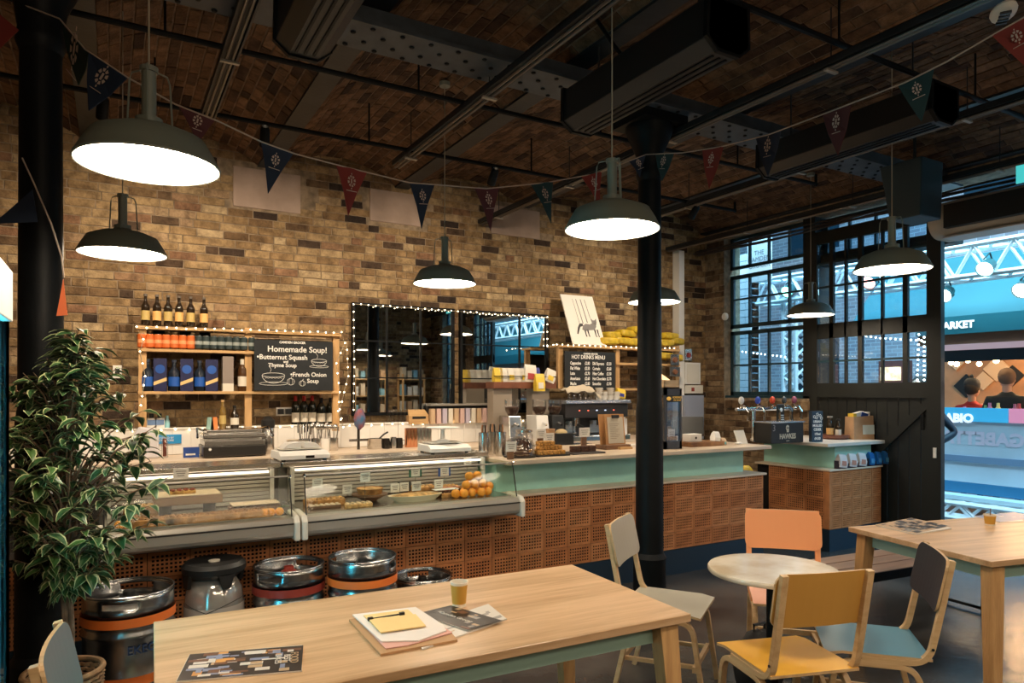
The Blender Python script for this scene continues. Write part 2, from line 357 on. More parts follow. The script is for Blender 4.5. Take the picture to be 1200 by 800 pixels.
# right wall with window opening and door opening
WY0, WY1 = 5.33, 6.56     # window
DY0, DY1 = -.2, 5.27      # doors and shop opening
OPZ = 3.5
wr = MB()
wr.bb((XR, YB, 3.62), (XR+.3, YW+.25, 4.05)); wr.bb((XR, WY1, 0), (XR+.3, YW+.25, 3.62)); wr.bb((XR, WY0-.06, 0), (XR+.3, WY1, 1.5)); wr.bb((XR, YB, 0), (XR+.3, -1.9, 3.62)); wr.bb((XR, -1.9, 0), (XR+.3, -.9, 1.0)); wr.bb((XR, -.9, 0), (XR+.3, -.2, 3.62))
wr = struct(wr.build('wall_right', mortar), 'brick wall with the windows and the sliding door')
c1 = wallcells((XR, WY1, 0), (0, 1, 0), (0, 0, 1), YW-WY1, 3.6, [], Vector((1, 0, 0)))
c2 = wallcells((XR, WY0-.06, 0), (0, 1, 0), (0, 0, 1), WY1-WY0+.06, 1.36, [], Vector((1, 0, 0)))
c3 = wallcells((XR, YB, 0), (0, 1, 0), (0, 0, 1), 2.4, 3.6, [(.7, 1.7, 1.0, 3.6)], Vector((1, 0, 0)))
bricks(wr, c1+c2+c3, brick_dark_m, 300)
sl = MB()
for k in range(11): # brick-on-edge sill
    y = WY1-.06-k*.115; MB().bb((XR-.05, y-.105, 1.36), (XR+.02, y, 1.47)).build('brick', brick_dark_m, wr, bevel=.008)
# left wall & rear wall
wl = struct(MB().bb((XL-.25, YB-.2, 0), (XL, YW, 4.05)).build('wall_left', mortar), 'brick wall beyond the left edge')
bricks(wl, wallcells((XL, YB, 0), (0, 1, 0), (0, 0, 1), YW-YB, 3.98, [], Vector((-1, 0, 0))), brick_wall_m, 0)
wf = struct(MB().bb((XL-.2, YB-.25, 0), (XR+.3, YB, 4.05)).build('wall_front', mortar), 'brick wall seen only in the mirrors')
bricks(wf, wallcells((XL, YB, 0), (1, 0, 0), (0, 0, 1), XR-XL, 3.98, [], Vector((0, -1, 0))), brick_wall_m, 0)
# floor
fl = struct(MB().bb((XL, YB, -.1), (XR+.3, YW, 0)).build('floor', concrete), 'dark worn polished concrete floor')
# vaulted ceiling
ce = MB(); cc = []
for i in range(len(BEAMX)-1):
    x0, x1 = BEAMX[i]+.07, BEAMX[i+1]-.07; c = x1-x0; Rr = (c*c/4+RISE**2)/(2*RISE); cx = (x0+x1)/2; cz = ZT+.02+RISE-Rr; th = math.asin(c/2/Rr)
    n = 12; low = [(cx+Rr*sin(-th+2*th*k/n), cz+Rr*cos(-th+2*th*k/n)) for k in range(n+1)]
    poly = [(x, YB-.2, z) for x, z in low]+[(x1, YB-.2, 4.1), (x0, YB-.2, 4.1)]
    for k in range(n):
        a, b = low[k], low[k+1]
        ce.prism([(a[0], YB-.2, a[1]), (b[0], YB-.2, b[1]), (b[0], YB-.2, 4.1), (a[0], YB-.2, 4.1)], (0, YW+.25-YB+.2, 0))
    rows = int(2*th*Rr/.075)
    for r in range(rows):
        a = -th+(r+.5)*2*th/rows; nx, nz = sin(a), cos(a); px_, pz_ = cx+Rr*nx, cz+Rr*nz
        y = YB-random.random()*.2
        while y < YW:
            L = .215 if random.random() < .8 else .1025; b = min(y+L, YW)
            if b-y > .05 and y > YB-.01:
                cc.append((Matrix(((0, nx, nz, px_), (1, 0, 0, (y+b)/2), (0, nz, -nx, pz_), (0, 0, 0, 1))), b-y, .065, b-y > .2))
            y += L+.01
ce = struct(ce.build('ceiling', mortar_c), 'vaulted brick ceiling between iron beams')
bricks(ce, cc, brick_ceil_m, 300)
for i, x in enumerate(BEAMX):
    b = MB(); b.bb((x-.075, YB, ZT), (x+.075, YW, ZT+.018)); b.bb((x-.008, YB, ZT), (x+.008, YW, ZT+.3))
    o = struct(b.build('trim_%d' % (i+1), iron), 'iron ceiling beam, number %d counted from the left wall' % (i+1)) if 0 else b.build('ceiling_beam', iron, ce)
# main riveted girder on the columns
g = thing('iron_girder', 'long riveted iron girder carried by the black columns', 'girder', (0, 3.72, 3.55))
b = MB(); b.bb((XL, -.15, 0), (XR, .15, .02)); b.bb((XL, -.01, .02), (XR, .01, .17)); b.build('flange', mat('girder_plate', (.045, .056, .068), .5, var=.3), g)
rv = MB(); rv.sphere((0, 0, 0), .016, 8, 4, sc=(1, 1, .5)); rvm = rv.mesh('rivet', steel_black, True); n = 0
for k in range(90):
    x = -.9+k*.085
    if (k % 22) in (19, 20, 21): continue
    for yy in ((-.11, .05) if k % 2 else (-.03, .12)):
        if n < 300: inst('rivet', rvm, g, (x, yy, -.003)); n += 1
# columns
def column(x, y, label):
    t = thing('iron_column', label, 'column', (x, y, 0)); r = .088
    b = MB(); b.lathe([(r*1.7, 0), (r*1.7, .05), (r*1.35, .07), (r*1.3, .38), (r*1.38, .40), (r*1.1, .44)], 28); b.build('base', steel_black, t, True)
    b = MB(); b.lathe([(r*1.13, .42), (r*1.1, 1.46), (r*1.04, 1.5), (r*1.0, 1.52), (r*.92, 3.12)], 28); b.build('shaft', steel_black, t, True)
    b = MB(); b.lathe([(r*.92, 3.10), (r*1.1, 3.14), (r*1.1, 3.17), (r*1.0, 3.2), (r*1.15, 3.3), (r*1.75, 3.42), (r*1.95, 3.46), (r*1.95, 3.49)], 28); b.bb((-.2, -.18, 3.49), (.2, .18, 3.55)); b.build('capital', steel_black, t, True)
    return t
column(-.27, 3.73, 'thick black iron column at the left, behind the ficus')
column(3.36, 3.82, 'black iron column in front of the counter, centre right')
# tie rods and cable trays
def rod(Y, z, x0, x1, r, label):
    t = thing('tie_rod', label, 'rod', (0, Y, z)); MB().tube([(x0, 0, 0), (x1, 0, 0)], r, 8).build('bar', steel_black, t, True)
    m = MB().tube([(0, 0, 0), (0, 0, .3)], .007, 5).mesh('hanger', steel_black); x = x0+.5
    while x < x1: inst('hanger', m, t, (x, 0, 0)); x += 1.45
    MB().tube([(x1-.01, 0, -.02), (x1-.01, 0, .09)], .014, 6).build('end_bracket', steel_black, t)
rod(4.12, 3.5, XL, PY(957, 221, 4.12).x, .017, 'black rail over the counter front, running above the pendant lamps')
rod(5.10, 3.48, XL, PY(862, 250, 5.1).x, .017, 'black rail nearest the long brick wall, under the vaults')
rod(2.45, 3.55, 1.6, XR, .017, 'black rail crossing the ceiling at upper right')
def tray(x, z, y0, y1, label):
    t = thing('cable_tray', label, 'tray', (x, 0, z)); b = MB(); b.bb((-.045, y0, 0), (-.035, y1, .04)); b.bb((.035, y0, 0), (.045, y1, .04)); b.bb((-.045, y0, .035), (.045, y1, .04)); b.build('channel', iron, t)
    b = MB(); b.tube([(-.02, y0, -.012), (-.02, y1, -.012)], .009, 6); b.tube([(.012, y0, -.012), (.012, y1, -.012)], .009, 6); b.build('conduit', mat('conduit', (.15, .135, .12), .45, .7), t, True)
    hm = MB().tube([(0, 0, 0), (0, 0, .3)], .004, 5).mesh('hanger', iron); cm = MB().bb((-.05, -.012, -.03), (.05, .012, -.018)).mesh('clamp', mat('clamp', (.4, .36, .3), .5, .5)); y = y0+.6
    while y < y1: inst('hanger', hm, t, (0, y, .04)); inst('clamp', cm, t, (0, y, 0)); y += 1.3
tray(.57, 3.44, 2.2, 5.1, 'cable tray with two conduits, left of the ceiling')
tray(2.04, 3.44, .6, 5.4, 'cable tray with two conduits, middle of the ceiling')
tray(3.55, 3.44, .6, 6.8, 'cable tray with two conduits, passing behind the black column')
tray(5.0, 3.44, .6, 6.8, 'cable tray with two conduits, right of the ceiling')
tray(6.3, 3.42, 1.0, 6.8, 'cable tray with two conduits, nearest the window wall')
# rolling bundle of cables along the window wall
b = MB()
for k in range(5):
    b.tube([(XR-.16-.03*(k % 3), YB+j*.6, 3.42+.03*(k//2)+.012*sin(j*1.7+k)) for j in range(17)], .011, 5)
tag(b.build('cable_bundle', mat('cable_dark', (.05, .035, .03), .6), smooth=True), 'bundle of dark cables along the top of the window wall', 'cable')
# ducts / heaters
def heater(x, y0, y1, z0, h, wd, label):
    t = thing('ceiling_heater', label, 'heater', (x, y0, z0)); L = y1-y0
    b = MB(); b.prism([(-wd/2, 0, h), (-wd/2-.01, 0, .05), (-wd*.28, 0, 0), (wd*.28, 0, 0), (wd/2+.01, 0, .05), (wd/2, 0, h)], (0, L, 0)); b.build('housing', black, t, bevel=.006)
    b = MB()
    for k in range(3): b.bb((-wd*.2+k*wd*.17, .06, -.006), (-wd*.2+k*wd*.17+.012, L-.06, .004))
    b.build('grille', steel_black, t)
    for s_ in (.012, L-.012):
        b = MB(); b.prism([(-wd/2-.015, s_-.012, h+.01), (-wd/2-.02, s_-.012, .05), (-wd*.28, s_-.012, -.01), (wd*.28, s_-.012, -.01), (wd/2+.02, s_-.012, .05), (wd/2+.015, s_-.012, h+.01)], (0, .024, 0)); b.build('end_cap', steel_black, t)
    for y in (.2, L-.2): MB().tube([(0, y, h), (0, y, 3.85-z0)], .006, 5).build('chain', iron, t)
heater(.80, 1.6, 3.4, 3.2, .24, .24, 'black radiant heater at the top left, nearest the left column')
heater(2.60, 2.38, 3.62, 3.24, .25, .26, 'long black radiant heater beside the central column capital')
heater(4.36, 2.3, 3.6, 3.22, .22, .26, 'long black radiant heater behind the green and maroon pennants, right')
b = MB(); p = PD(692, 20, 4.2); b.tube([p+Vector(q) for q in ((.02, .1, .35), (0, 0, .1), (-.05, -.1, -.05), (.02, -.2, -.25), (.03, -.3, -.38))], .012, 6)
tag(b.build('flex_cable', steel_black, smooth=True), 'black flexible cable looping down to the central heater', 'cable')
# ================================================================== PENDANT LAMPS
def make_lamp(label, loc, top):
    t = thing('pendant_lamp', label, 'lamp', loc, 0, 'grey-green pendant lamps'); r = .23
    b = MB(); b.lathe([(r+.004, -.004), (r+.006, .004), (r, .012), (r*.93, .045), (r*.80, .095), (r*.52, .122), (r*.24, .135), (.045, .145), (.045, .165), (.03, .17)], 40, capb=False, capt=False)
    b.lathe([(r, -.002), (r*.985, .014), (r*.9, .045), (r*.78, .088), (r*.5, .114), (.02, .125)], 40, mi=1, capb=False); b.build('shade', [shade_out, shade_in], t, True)
    MB().lathe([(.001, .020), (r*.60, .020), (r*.93, .026), (r*.95, .032)], 40, capb=False, capt=False).build('diffuser', lampglow, t, True)
    b = MB(); b.cyl((0, 0, .16), .024, .17); b.cyl((0, 0, .33), .03, .018); b.build('stem', shade_out, t, True)
    w_ = MB()
    for k in range(3):
        a = 2*PI*k/3+.4; c_, s_ = cos(a), sin(a); w_.tube([(.03*c_, .03*s_, .34), (.065*c_, .065*s_, .335), (.075*c_, .075*s_, .31), (.085*c_, .085*s_, .13)], .0035, 5)
    w_.build('wire_loop', shade_out, t)
    MB().tube([(0, 0, .34), (0, 0, top-loc[2])], .0035, 6).build('cord', wire_m, t)
    MB().cyl((0, 0, top-loc[2]-.03), .04, .03).build('ceiling_rose', shade_out, t)
    return t
LZ = 2.396
specs = [(.117, 2.77, 'large pendant lamp at the upper left, nearest the viewer'), (2.15, 2.72, 'pendant lamp hanging just left of the central column'), (4.47, 2.70, 'pendant lamp hanging in front of the sliding door glazing'),
         (.06, 4.64, 'pendant lamp over the left pastry case, small and left'), (2.16, 4.73, 'pendant lamp above the wall mirror'), (4.26, 4.78, 'pendant lamp partly hidden behind the central column'), (6.42, 4.76, 'smallest pendant lamp, in front of the left window panes'),
         (.1, .45, 'pendant lamp out of frame over the viewer, left'), (2.15, .45, 'pendant lamp out of frame over the viewer, middle'), (4.4, .45, 'pendant lamp out of frame over the viewer, right'),
         (3.2, -1.6, 'pendant lamp added behind the viewer to light the rear wall, left'), (5.4, -1.6, 'pendant lamp added behind the viewer to light the rear wall, right')]  # rear pair added to light the dark wall and racks behind the viewer
L0 = None
for x, y, lb in specs:
    if L0 is None: L0 = make_lamp(lb, (x, y, LZ), 3.9)
    else: dup(L0, (x, y, LZ), label=lb)
# ================================================================== WINDOW AND SLIDING DOOR
frame_m_ = mat('window_frame', (.015, .045, .06), .4)
def glazed(parent, x, y0, y1, z0, z1, ys, zs, bar=.022, dep=.04, fr=.05):
    b = MB(); b.bb((x-dep/2, y0, z0), (x+dep/2, y0+fr, z1)); b.bb((x-dep/2, y1-fr, z0), (x+dep/2, y1, z1)); b.bb((x-dep/2, y0, z0), (x+dep/2, y1, z0+fr)); b.bb((x-dep/2, y0, z1-fr), (x+dep/2, y1, z1)); b.build('window_frame', frame_m_, parent)
    Y = [y0]+ys+[y1]; Z = [z0]+zs+[z1]
    for y in ys: MB().bb((x-dep/2, y-bar/2, z0), (x+dep/2, y+bar/2, z1)).build('glazing_bar', frame_m_, parent)
    for z in zs: MB().bb((x-dep/2+.003, y0, z-bar/2), (x+dep/2-.003, y1, z+bar/2)).build('glazing_bar', frame_m_, parent)
    for i in range(len(Y)-1):
        for k in range(len(Z)-1): MB().bb((x-.003, Y[i]+.005, Z[k]+.005), (x+.003, Y[i+1]-.005, Z[k+1]-.005)).build('pane', window_glass, parent)
w1 = struct(thing('window_1', 'tall blue-black small-paned window at the corner', 'window', (0, 0, 0))); del w1['category']
MB().bb((XR+.02, WY0-.06, 1.47), (XR+.28, WY1, 1.53)).build('window_sill', frame_m_, w1)
glazed(w1, XR+.14, WY0, WY1, 1.53, 2.38, [WY0+.31, WY0+.615, WY0+.92], [1.93])
glazed(w1, XR+.14, WY0, WY1, 2.42, 3.12, [WY0+.31, WY0+.615, WY0+.92], [2.8])
glazed(w1, XR+.14, WY0, WY1, 3.2, 3.62, [WY0+.31, WY0+.615, WY0+.92], [], fr=.04)
w2 = struct(thing('window_2', 'small-paned window behind the viewer, seen in the mirror', 'window', (0, 0, 0))); del w2['category']
glazed(w2, XR+.14, -1.9, -.9, 1.0, 3.6, [-1.57, -1.23], [1.4, 1.8, 2.2, 2.6, 3.0])
# fixed frame above and behind the sliding door
d0 = struct(thing('window_3', 'row of small panes above the sliding door', 'window')); del d0['category']
glazed(d0, XR+.2, 3.95, 5.2, 3.15, 3.6, [4.25, 4.57, 4.88], [3.33], fr=.05)
b = MB(); b.bb((XR+.1, 3.7, 3.05), (XR+.26, 5.33, 3.17)); b.bb((XR+.02, 5.2, 1.5), (XR+.28, 5.36, 3.62)); b.build('lintel', door_m, d0)
def slide_door(nm, y0, y1, label, flip):
    X = XR+.02; t = struct(thing(nm, label, 'door', (0, 0, 0))); del t['category']; zt = 3.42
    L = y1-y0; st = .14
    b = MB(); ya, yb = (y0, y1)
    for a, c in ((y0, y0+st), (y1-st*.7, y1)): b.bb((X-.033, a, .028), (X+.033, c, zt+.002))
    b.bb((X-.03, y0, zt-.14), (X+.03, y1, zt)); b.bb((X-.03, y0, 1.52), (X+.03, y1, 1.68)); b.bb((X-.03, y0, .03), (X+.03, y1, .22)); b.bb((X-.02, y0, 2.02+.17), (X+.02, y1, 2.36)); b.build('door_frame', door_m, t)
    n = 11
    for k in range(n): # boards
        a = y0+.1+(L-.2)*k/n; c = y0+.1+(L-.2)*(k+1)/n-.006; MB().bb((X+.0, a, .2), (X+.022, c, 1.54)).build('board', door_m, t, bevel=.003)
    b = MB(); hh = .11; p0, p1 = ((y0+st, 1.52), (y1-st, .22)) if not flip else ((y0+st, .22), (y1-st, 1.52))
    b.prism([(X-.028, p0[0], p0[1]-hh), (X-.028, p0[0], p0[1]), (X-.028, p1[0], p1[1]+hh), (X-.028, p1[0], p1[1])] if not flip else [(X-.028, p0[0], p0[1]), (X-.028, p0[0], p0[1]+hh), (X-.028, p1[0], p1[1]), (X-.028, p1[0], p1[1]-hh)], (.03, 0, 0)); b.build('diagonal_brace', door_m, t)
    ys = [y0+st+(L-st*1.7)*q for q in (.18, .38, .58, .72, .86)]
    for i, y in enumerate(ys):
        wdt = .05 if i in (0, 2, 4) else .022
        MB().bb((X-.02, y-wdt/2, 1.66), (X+.02, y+wdt/2, zt-.1)).build('glazing_bar', door_m, t)
    for z in (1.93, 2.78, 3.05): MB().bb((X-.017, y0+.1, z-.011), (X+.017, y1-.1, z+.011)).build('glazing_bar', frame_m_, t)
    YY = [y0+st]+ys+[y1-st*.7]
    for i in range(len(YY)-1):
        for z0, z1 in ((1.68, 2.2), (2.36, zt-.14)): MB().bb((X-.003, YY[i], z0), (X+.003, YY[i+1], z1)).build('pane', window_glass, t)
    MB().bb((X-.045, y0+.04, .93), (X-.03, y0+.07, 1.03)).build('door_handle', white, t)
    MB().bb((X-.045, y0+.16, 1.2), (X-.03, y0+.19, 1.36)).build('pull_handle', steel_black, t)
    return t
slide_door('door_1', 3.77, 5.25, 'black sliding barn door with glazed upper half', False)
slide_door('door_2', -.75, .7, 'black sliding door leaf behind the viewer, seen in the mirror', True)
# cream air curtain over the opening
t = thing('air_curtain', 'cream rounded air curtain with a black front, over the shop opening', 'air curtain', (6.78, 0, 3.02))
y1 = PX(1093, 250, 6.7).y; b = MB(); sec = [(.0, .0)]+[( -.02-.0*0, .0)]
pr = [(x, z) for x, z in arc(.0, .17, .17, -PI/2, -PI*1.5, 10)]+[(.2, .34), (.2, 0)]
b.prism([(x, y1-.0, z) for x, z in pr], (0, -2.6, 0)); b.build('casing', mat('heater_cream', (.42, .36, .29), .5), t, True)
MB().bb((-.20, y1-2.6, .06), (-.12, y1-.16, .27)).build('black_grille', black, t)
MB().bb((-.1, y1-2.5, -.012), (.15, y1-.1, .0)).build('outlet', mat('lt', (.5, .45, .42), .5), t)
# hanging speaker
p = PX(1072, 226, 5.9); t = thing('hanging_speaker', 'dark box speaker hung below the ceiling by the door head', 'speaker', p)
b = MB(); b.prism([(-.18, -.16, .24), (-.18, .2, .24), (-.1, .16, -.22), (-.1, -.1, -.22)], (.32, 0, 0)); b.build('cabinet', mat('speaker_blue_black', (.012, .028, .035), .5), t, bevel=.01); MB().tube([(0, 0, .22), (0, 0, .55)], .014, 6).build('bracket', iron, t)
# ceiling spot and exit sign
p = PD(1176, 14, 2.95); t = thing('ceiling_light', 'pale oval bulkhead light on the vault at the top right corner', 'light', p, .6); b = MB(); b.sphere((0, 0, 0), .09, 16, 8, sc=(1, .55, .3)); b.build('body', cream_pl, t, True); b = MB()
for k in range(4): b.box((-.045+.03*k, 0, -.026), (.014, .04, .01))
b.build('vent', black, t)
p = PD(1221, 198, 4.6); t = thing('exit_sign', 'small teal lit sign at the right edge of the frame', 'sign', p); M = Matrix.Rotation(-PI/2-.5, 4, 'Z')
MB().box((0, 0, 0), (.012, .3, .12)).build('sign_face', mat('teal_lit', (.05, .42, .42), .4, emit=.8), t, rot=(0, 0, 0))
p = PX(849, 371, XR); tag(MB().lathe([(.05, 0), (.05, .02), (.035, .035), (0.001, .037)], 16).build('wall_sensor', white, rot=(0, -PI/2, 0), loc=(XR-.001, p.y-.02, p.z), smooth=True), 'small round white sensor on the brick pier beside the window', 'sensor')
# ================================================================== MARKET OUTSIDE
concrete_out = mat('market_paving', (.10, .13, .15), .35, var=.3, vscale=3)
struct(MB().bb((XR+.3, -12, -.12), (22, 20, -.01)).build('floor_outside', concrete_out), 'paving of the market hall outside')
far = thing('brick_building', 'pale brick building across the market, seen above the stall', 'building', (14.5, 0, 0))
fm = mat('far_brick', (.62, .62, .66), .9)
nt = fm.node_tree; br = nt.nodes.new('ShaderNodeTexBrick'); tc = nt.nodes.new('ShaderNodeTexCoord'); mp = nt.nodes.new('ShaderNodeMapping'); mp.inputs['Rotation'].default_value = (0, PI/2, PI/2)
sx = nt.nodes.new('ShaderNodeSeparateXYZ'); cx_ = nt.nodes.new('ShaderNodeCombineXYZ'); nt.links.new(tc.outputs['Object'], sx.inputs[0]); nt.links.new(sx.outputs['Y'], cx_.inputs['X']); nt.links.new(sx.outputs['Z'], cx_.inputs['Y']); nt.links.new(cx_.outputs[0], br.inputs['Vector'])
br.inputs['Scale'].default_value = 1; br.inputs['Brick Width'].default_value = .24; br.inputs['Row Height'].default_value = .08; br.inputs['Mortar Size'].default_value = .008; br.inputs['Color1'].default_value = (.62, .56, .60, 1); br.inputs['Color2'].default_value = (.42, .38, .44, 1); br.inputs['Mortar'].default_value = (.75, .75, .8, 1)
nt.links.new(br.outputs[0], nt.nodes['Principled BSDF'].inputs['Base Color'])
MB().bb((0, -12, 0), (.4, 20, 9)).build('wall', fm, far)
b = MB()
for y in (-6, -2, 2, 6, 10, 14): b.bb((-.03, y, 1), (.05, y+1.3, 2.9)); b.bb((-.03, y, 4.9), (.05, y+1.3, 7.2))
b.build('window', mat('far_window', (.02, .05, .08), .2), far)
near = thing('lit_brick_pier', 'blue-lit white brick pier just outside the corner window', 'pier', (8.6, 8.2, 0)); p = PX(868, 400, 8.6)
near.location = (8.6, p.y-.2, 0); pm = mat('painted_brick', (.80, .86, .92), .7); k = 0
for r in range(34):
    for c_ in range(2):
        off = 0 if r % 2 else -.11; MB().bb((0, c_*.225+off*(1 if c_ else 0), r*.11), (.2, min(.45, c_*.225+.215+(off if c_ == 0 else 0)), r*.11+.1)).build('brick', pm, near)
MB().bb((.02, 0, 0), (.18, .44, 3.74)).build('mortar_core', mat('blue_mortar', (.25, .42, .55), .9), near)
# banner
p = PX(890, 305, 8.3); t = thing('hanging_banner', 'white banner with grey capitals hanging outside the corner window', 'banner', (8.3, p.y, p.z)); MB().box((0, 0, 0), (.015, .44, .62)).build('banner_cloth', mat('banner_white', (.85, .87, .88), .7), t)
Mt = frame_m((-.01, 0, .02), (0, -1, 0), (0, 0, 1))
text('THE\nCAMDEN\nGROCER', .098, Mt, mat('banner_grey', (.25, .27, .3), .7), t)
# stall: tarp canopy, sign band, counter
tarp = mat('teal_tarp', (.026, .14, .17), .6, var=.12, vscale=.7, bump=.15, bscale=3)
st = thing('market_stall', 'market stall with teal canopy, white lettered fascia and bright counter', 'stall', (9.5, 0, 0))
b = MB(); b.prism([(0, -8, 2.52), (.95, -8, 3.5), (1.0, -8, 3.47), (.05, -8, 2.5)], (0, 14.4, 0)); b.prism([(.95, -8, 3.45), (3.2, -8, 2.7), (3.2, -8, 2.74), (.95, -8, 3.5)], (0, 14.4, 0)); b.build('canopy', tarp, st)
MB().bb((-.01, -8, 2.33), (.02, 5.4, 2.56)).build('fascia', mat('fascia_teal', (.02, .17, .21), .5), st)
p = PX(1121, 375, 9.48); text('MARKET', .125, frame_m((-.018, p.y+.03, 2.44), (0, -1, 0), (0, 0, 1)), mat('sign_white', (.9, .9, .9), .5, emit=.5), st, bold=.006)
MB().bb((.05, -8, 2.2), (.09, 5.4, 2.36)).build('valance', mat('rust_beam', (.22, .09, .05), .6), st)
MB().bb((.3, -8, 2.12), (.33, 5.4, 2.24)).build('light_band', mat('pale_pink', (.75, .6, .72), .6, emit=.25), st)
MB().bb((.25, -8, 1.98), (.29, 5.4, 2.13)).build('dark_band', mat('dark_band', (.01, .025, .04), .5), st)
cb = mat('counter_pale', (.50, .62, .72), .35, var=.12, vscale=1.2); bsgn = mat('sign_blue', (.05, .42, .72), .5, emit=.25); psgn = mat('sign_pink', (.80, .28, .42), .5, emit=.25)
yb = PX(1182, 486, 9.5).y
MB().bb((-.02, yb, 1.20), (.01, 5.4, 1.375)).build('blue_sign', bsgn, st); MB().bb((-.02, yb-1.2, 1.20), (.01, yb-.01, 1.375)).build('pink_sign', psgn, st); MB().bb((-.02, -8, 1.20), (.01, yb-1.22, 1.375)).build('blue_sign', bsgn, st)
p = PX(1125, 491, 9.5); text('ABIO', .15, frame_m((-.026, p.y, 1.235), (0, -1, 0), (0, 0, 1)), mat('letter_white', (.9, .9, .92), .5, emit=.4), st, bold=.008)
MB().bb((0, -8, .75), (.05, 5.4, 1.2)).build('counter_panel', cb, st); MB().bb((-.02, -8, .68), (.05, 5.4, .76)).build('counter_shelf', mat('steelblue', (.16, .25, .38), .4), st)
p = PX(1150, 518, 9.5); text('GABETTA', .22, frame_m((-.004, p.y, .98), (0, 1, 0), (0, 0, 1)), mat('faint_letter', (.62, .55, .66), .5), st, name='mirrored_lettering', bold=.01)
MB().bb((0, -8, .42), (.05, 5.4, .68)).build('counter_panel', cb, st); MB().bb((0, -8, .28), (.05, 5.4, .42)).build('counter_skirt', mat('skirt_blue', (.03, .17, .33), .4), st); MB().bb((-.25, -8, .22), (.0, 5.4, .27)).build('stage_edge', mat('pale_edge', (.55, .72, .8), .4), st)
MB().bb((0, -8, 1.2), (.6, 5.4, 1.24)).build('worktop', cb, st); MB().bb((2.4, -8, 0), (2.45, 6.4, 2.6)).build('back_panel', mat('stall_wood', (.55, .30, .16), .7, var=.3, vscale=2), st)
dm = mat('diamond_black', (.01, .012, .015), .5); lm = mat('panel_cream', (.75, .55, .36), .6)
for px_, py_, s_, m_ in ((1132, 452, .19, dm), (1168, 432, .2, lm), (1152, 446, .15, lm), (1186, 440, .16, dm), (1120, 425, .12, lm)):
    p = PX(px_, py_, 11.86); b = MB(); b.prism([(p.x-9.5, p.y-s_, p.z), (p.x-9.5, p.y, p.z+s_), (p.x-9.5, p.y+s_, p.z), (p.x-9.5, p.y, p.z-s_)], (.03, 0, 0)); b.build('diamond_panel', m_, st)
random.seed(11)
bulbm = MB().sphere((0, 0, 0), .035, 10, 6).mesh('stall_bulb', mat('warm_bulb', (1, .72, .38), .5, emit=18), True)
for i in range(15):
    p = PX(1108+i*6.6, 405+random.random()*22, 9.9+random.random()*1.2)
    t = thing('festoon_bulb', 'warm bare bulb on its cord in the stall, %s along the row' % (['first', 'second', 'third', 'fourth', 'fifth', 'sixth', 'seventh', 'eighth', 'ninth', 'tenth', 'eleventh', 'twelfth', 'thirteenth', 'fourteenth', 'fifteenth'][i]), 'bulb', p, 0, 'bulbs hanging in the market stall')
    inst('bulb', bulbm, t); MB().tube([(0, 0, .03), (0, 0, .5)], .006, 4).build('cord', black, t)
for k, y in enumerate((-4, -1, 1.6, 3.4, 4.8)):
    l = bpy.data.lights.new('stall_lamp', 'POINT'); l.energy = 28; l.color = (1, .58, .28); l.shadow_soft_size = .1; o = bpy.data.objects.new('stall_lamp', l); o.location = (10.9, y, 2.0); COL.objects.link(o)
stock = [mat('stock_%d' % i, c, .6) for i, c in enumerate([(.7, .1, .12), (.8, .6, .2), (.1, .3, .5), (.75, .7, .65), (.15, .35, .15), (.5, .2, .4)])]
NUM = ['first', 'second', 'third', 'fourth', 'fifth', 'sixth', 'seventh', 'eighth', 'ninth', 'tenth', 'eleventh', 'twelfth', 'thirteenth', 'fourteenth', 'fifteenth', 'sixteenth', 'seventeenth', 'eighteenth', 'nineteenth', 'twentieth']
for i in range(20):
    p = PX(1106+i*4.9, 476-random.random()*3, 9.9+random.random()*.6); hgt = .06+random.random()*.14
    b = MB(); b.lathe([(.035, 0), (.04, hgt*.6), (.02, hgt*.75), (.018, hgt)], 8); o = b.build('stall_jar', stock[i % 6], loc=(p.x, p.y, 1.24), smooth=True); tag(o, '%s small jar on the market stall counter, %s from the left' % (['red', 'yellow', 'blue', 'cream', 'green', 'plum'][i % 6], NUM[i]), 'jar', 'goods on the market stall counter')
# trusses
def truss(nm, a, b_, s_, label, step=.42, mt=None):
    a = Vector(a); b_ = Vector(b_); t = thing(nm, label, 'truss', a); d = b_-a; L = d.length; u = d.normalized(); v = Vector((1, 0, 0)); w_ = u.cross(v).normalized(); cs = [v*(i*s_/2)+w_*(j*s_/2) for i, j in ((-1, -1), (1, -1), (1, 1), (-1, 1))]
    m_ = mt or mat('truss_white', (.82, .90, .95), .35)
    for c_ in cs: MB().tube([c_, c_+d], .034, 6).build('chord', m_, t, True)
    b = MB(); n = int(L/step)
    for k in range(n):
        for q in range(4):
            c0, c1_ = cs[q], cs[(q+1) % 4]
            b.tube([c0+u*(k*step), c1_+u*((k+.5)*step)], .02, 4); b.tube([c1_+u*((k+.5)*step), c0+u*((k+1)*step)], .02, 4)
    o = b.build('lattice', m_, t); return t
truss('stage_truss', (8.9, -6, 3.12), (8.9, 9.5, 3.12), .36, 'white lattice truss running across the market above the stall')
p = PX(931, 395, 8.9); truss('stage_tower', (8.9, p.y, 0), (8.9, p.y, 3.0), .22, 'upright white lattice tower seen through the corner window', .3)
truss('floor_truss', (9.2, -6, .1), (9.2, 9, .1), .18, 'low dark lattice truss along the foot of the stall', .36)
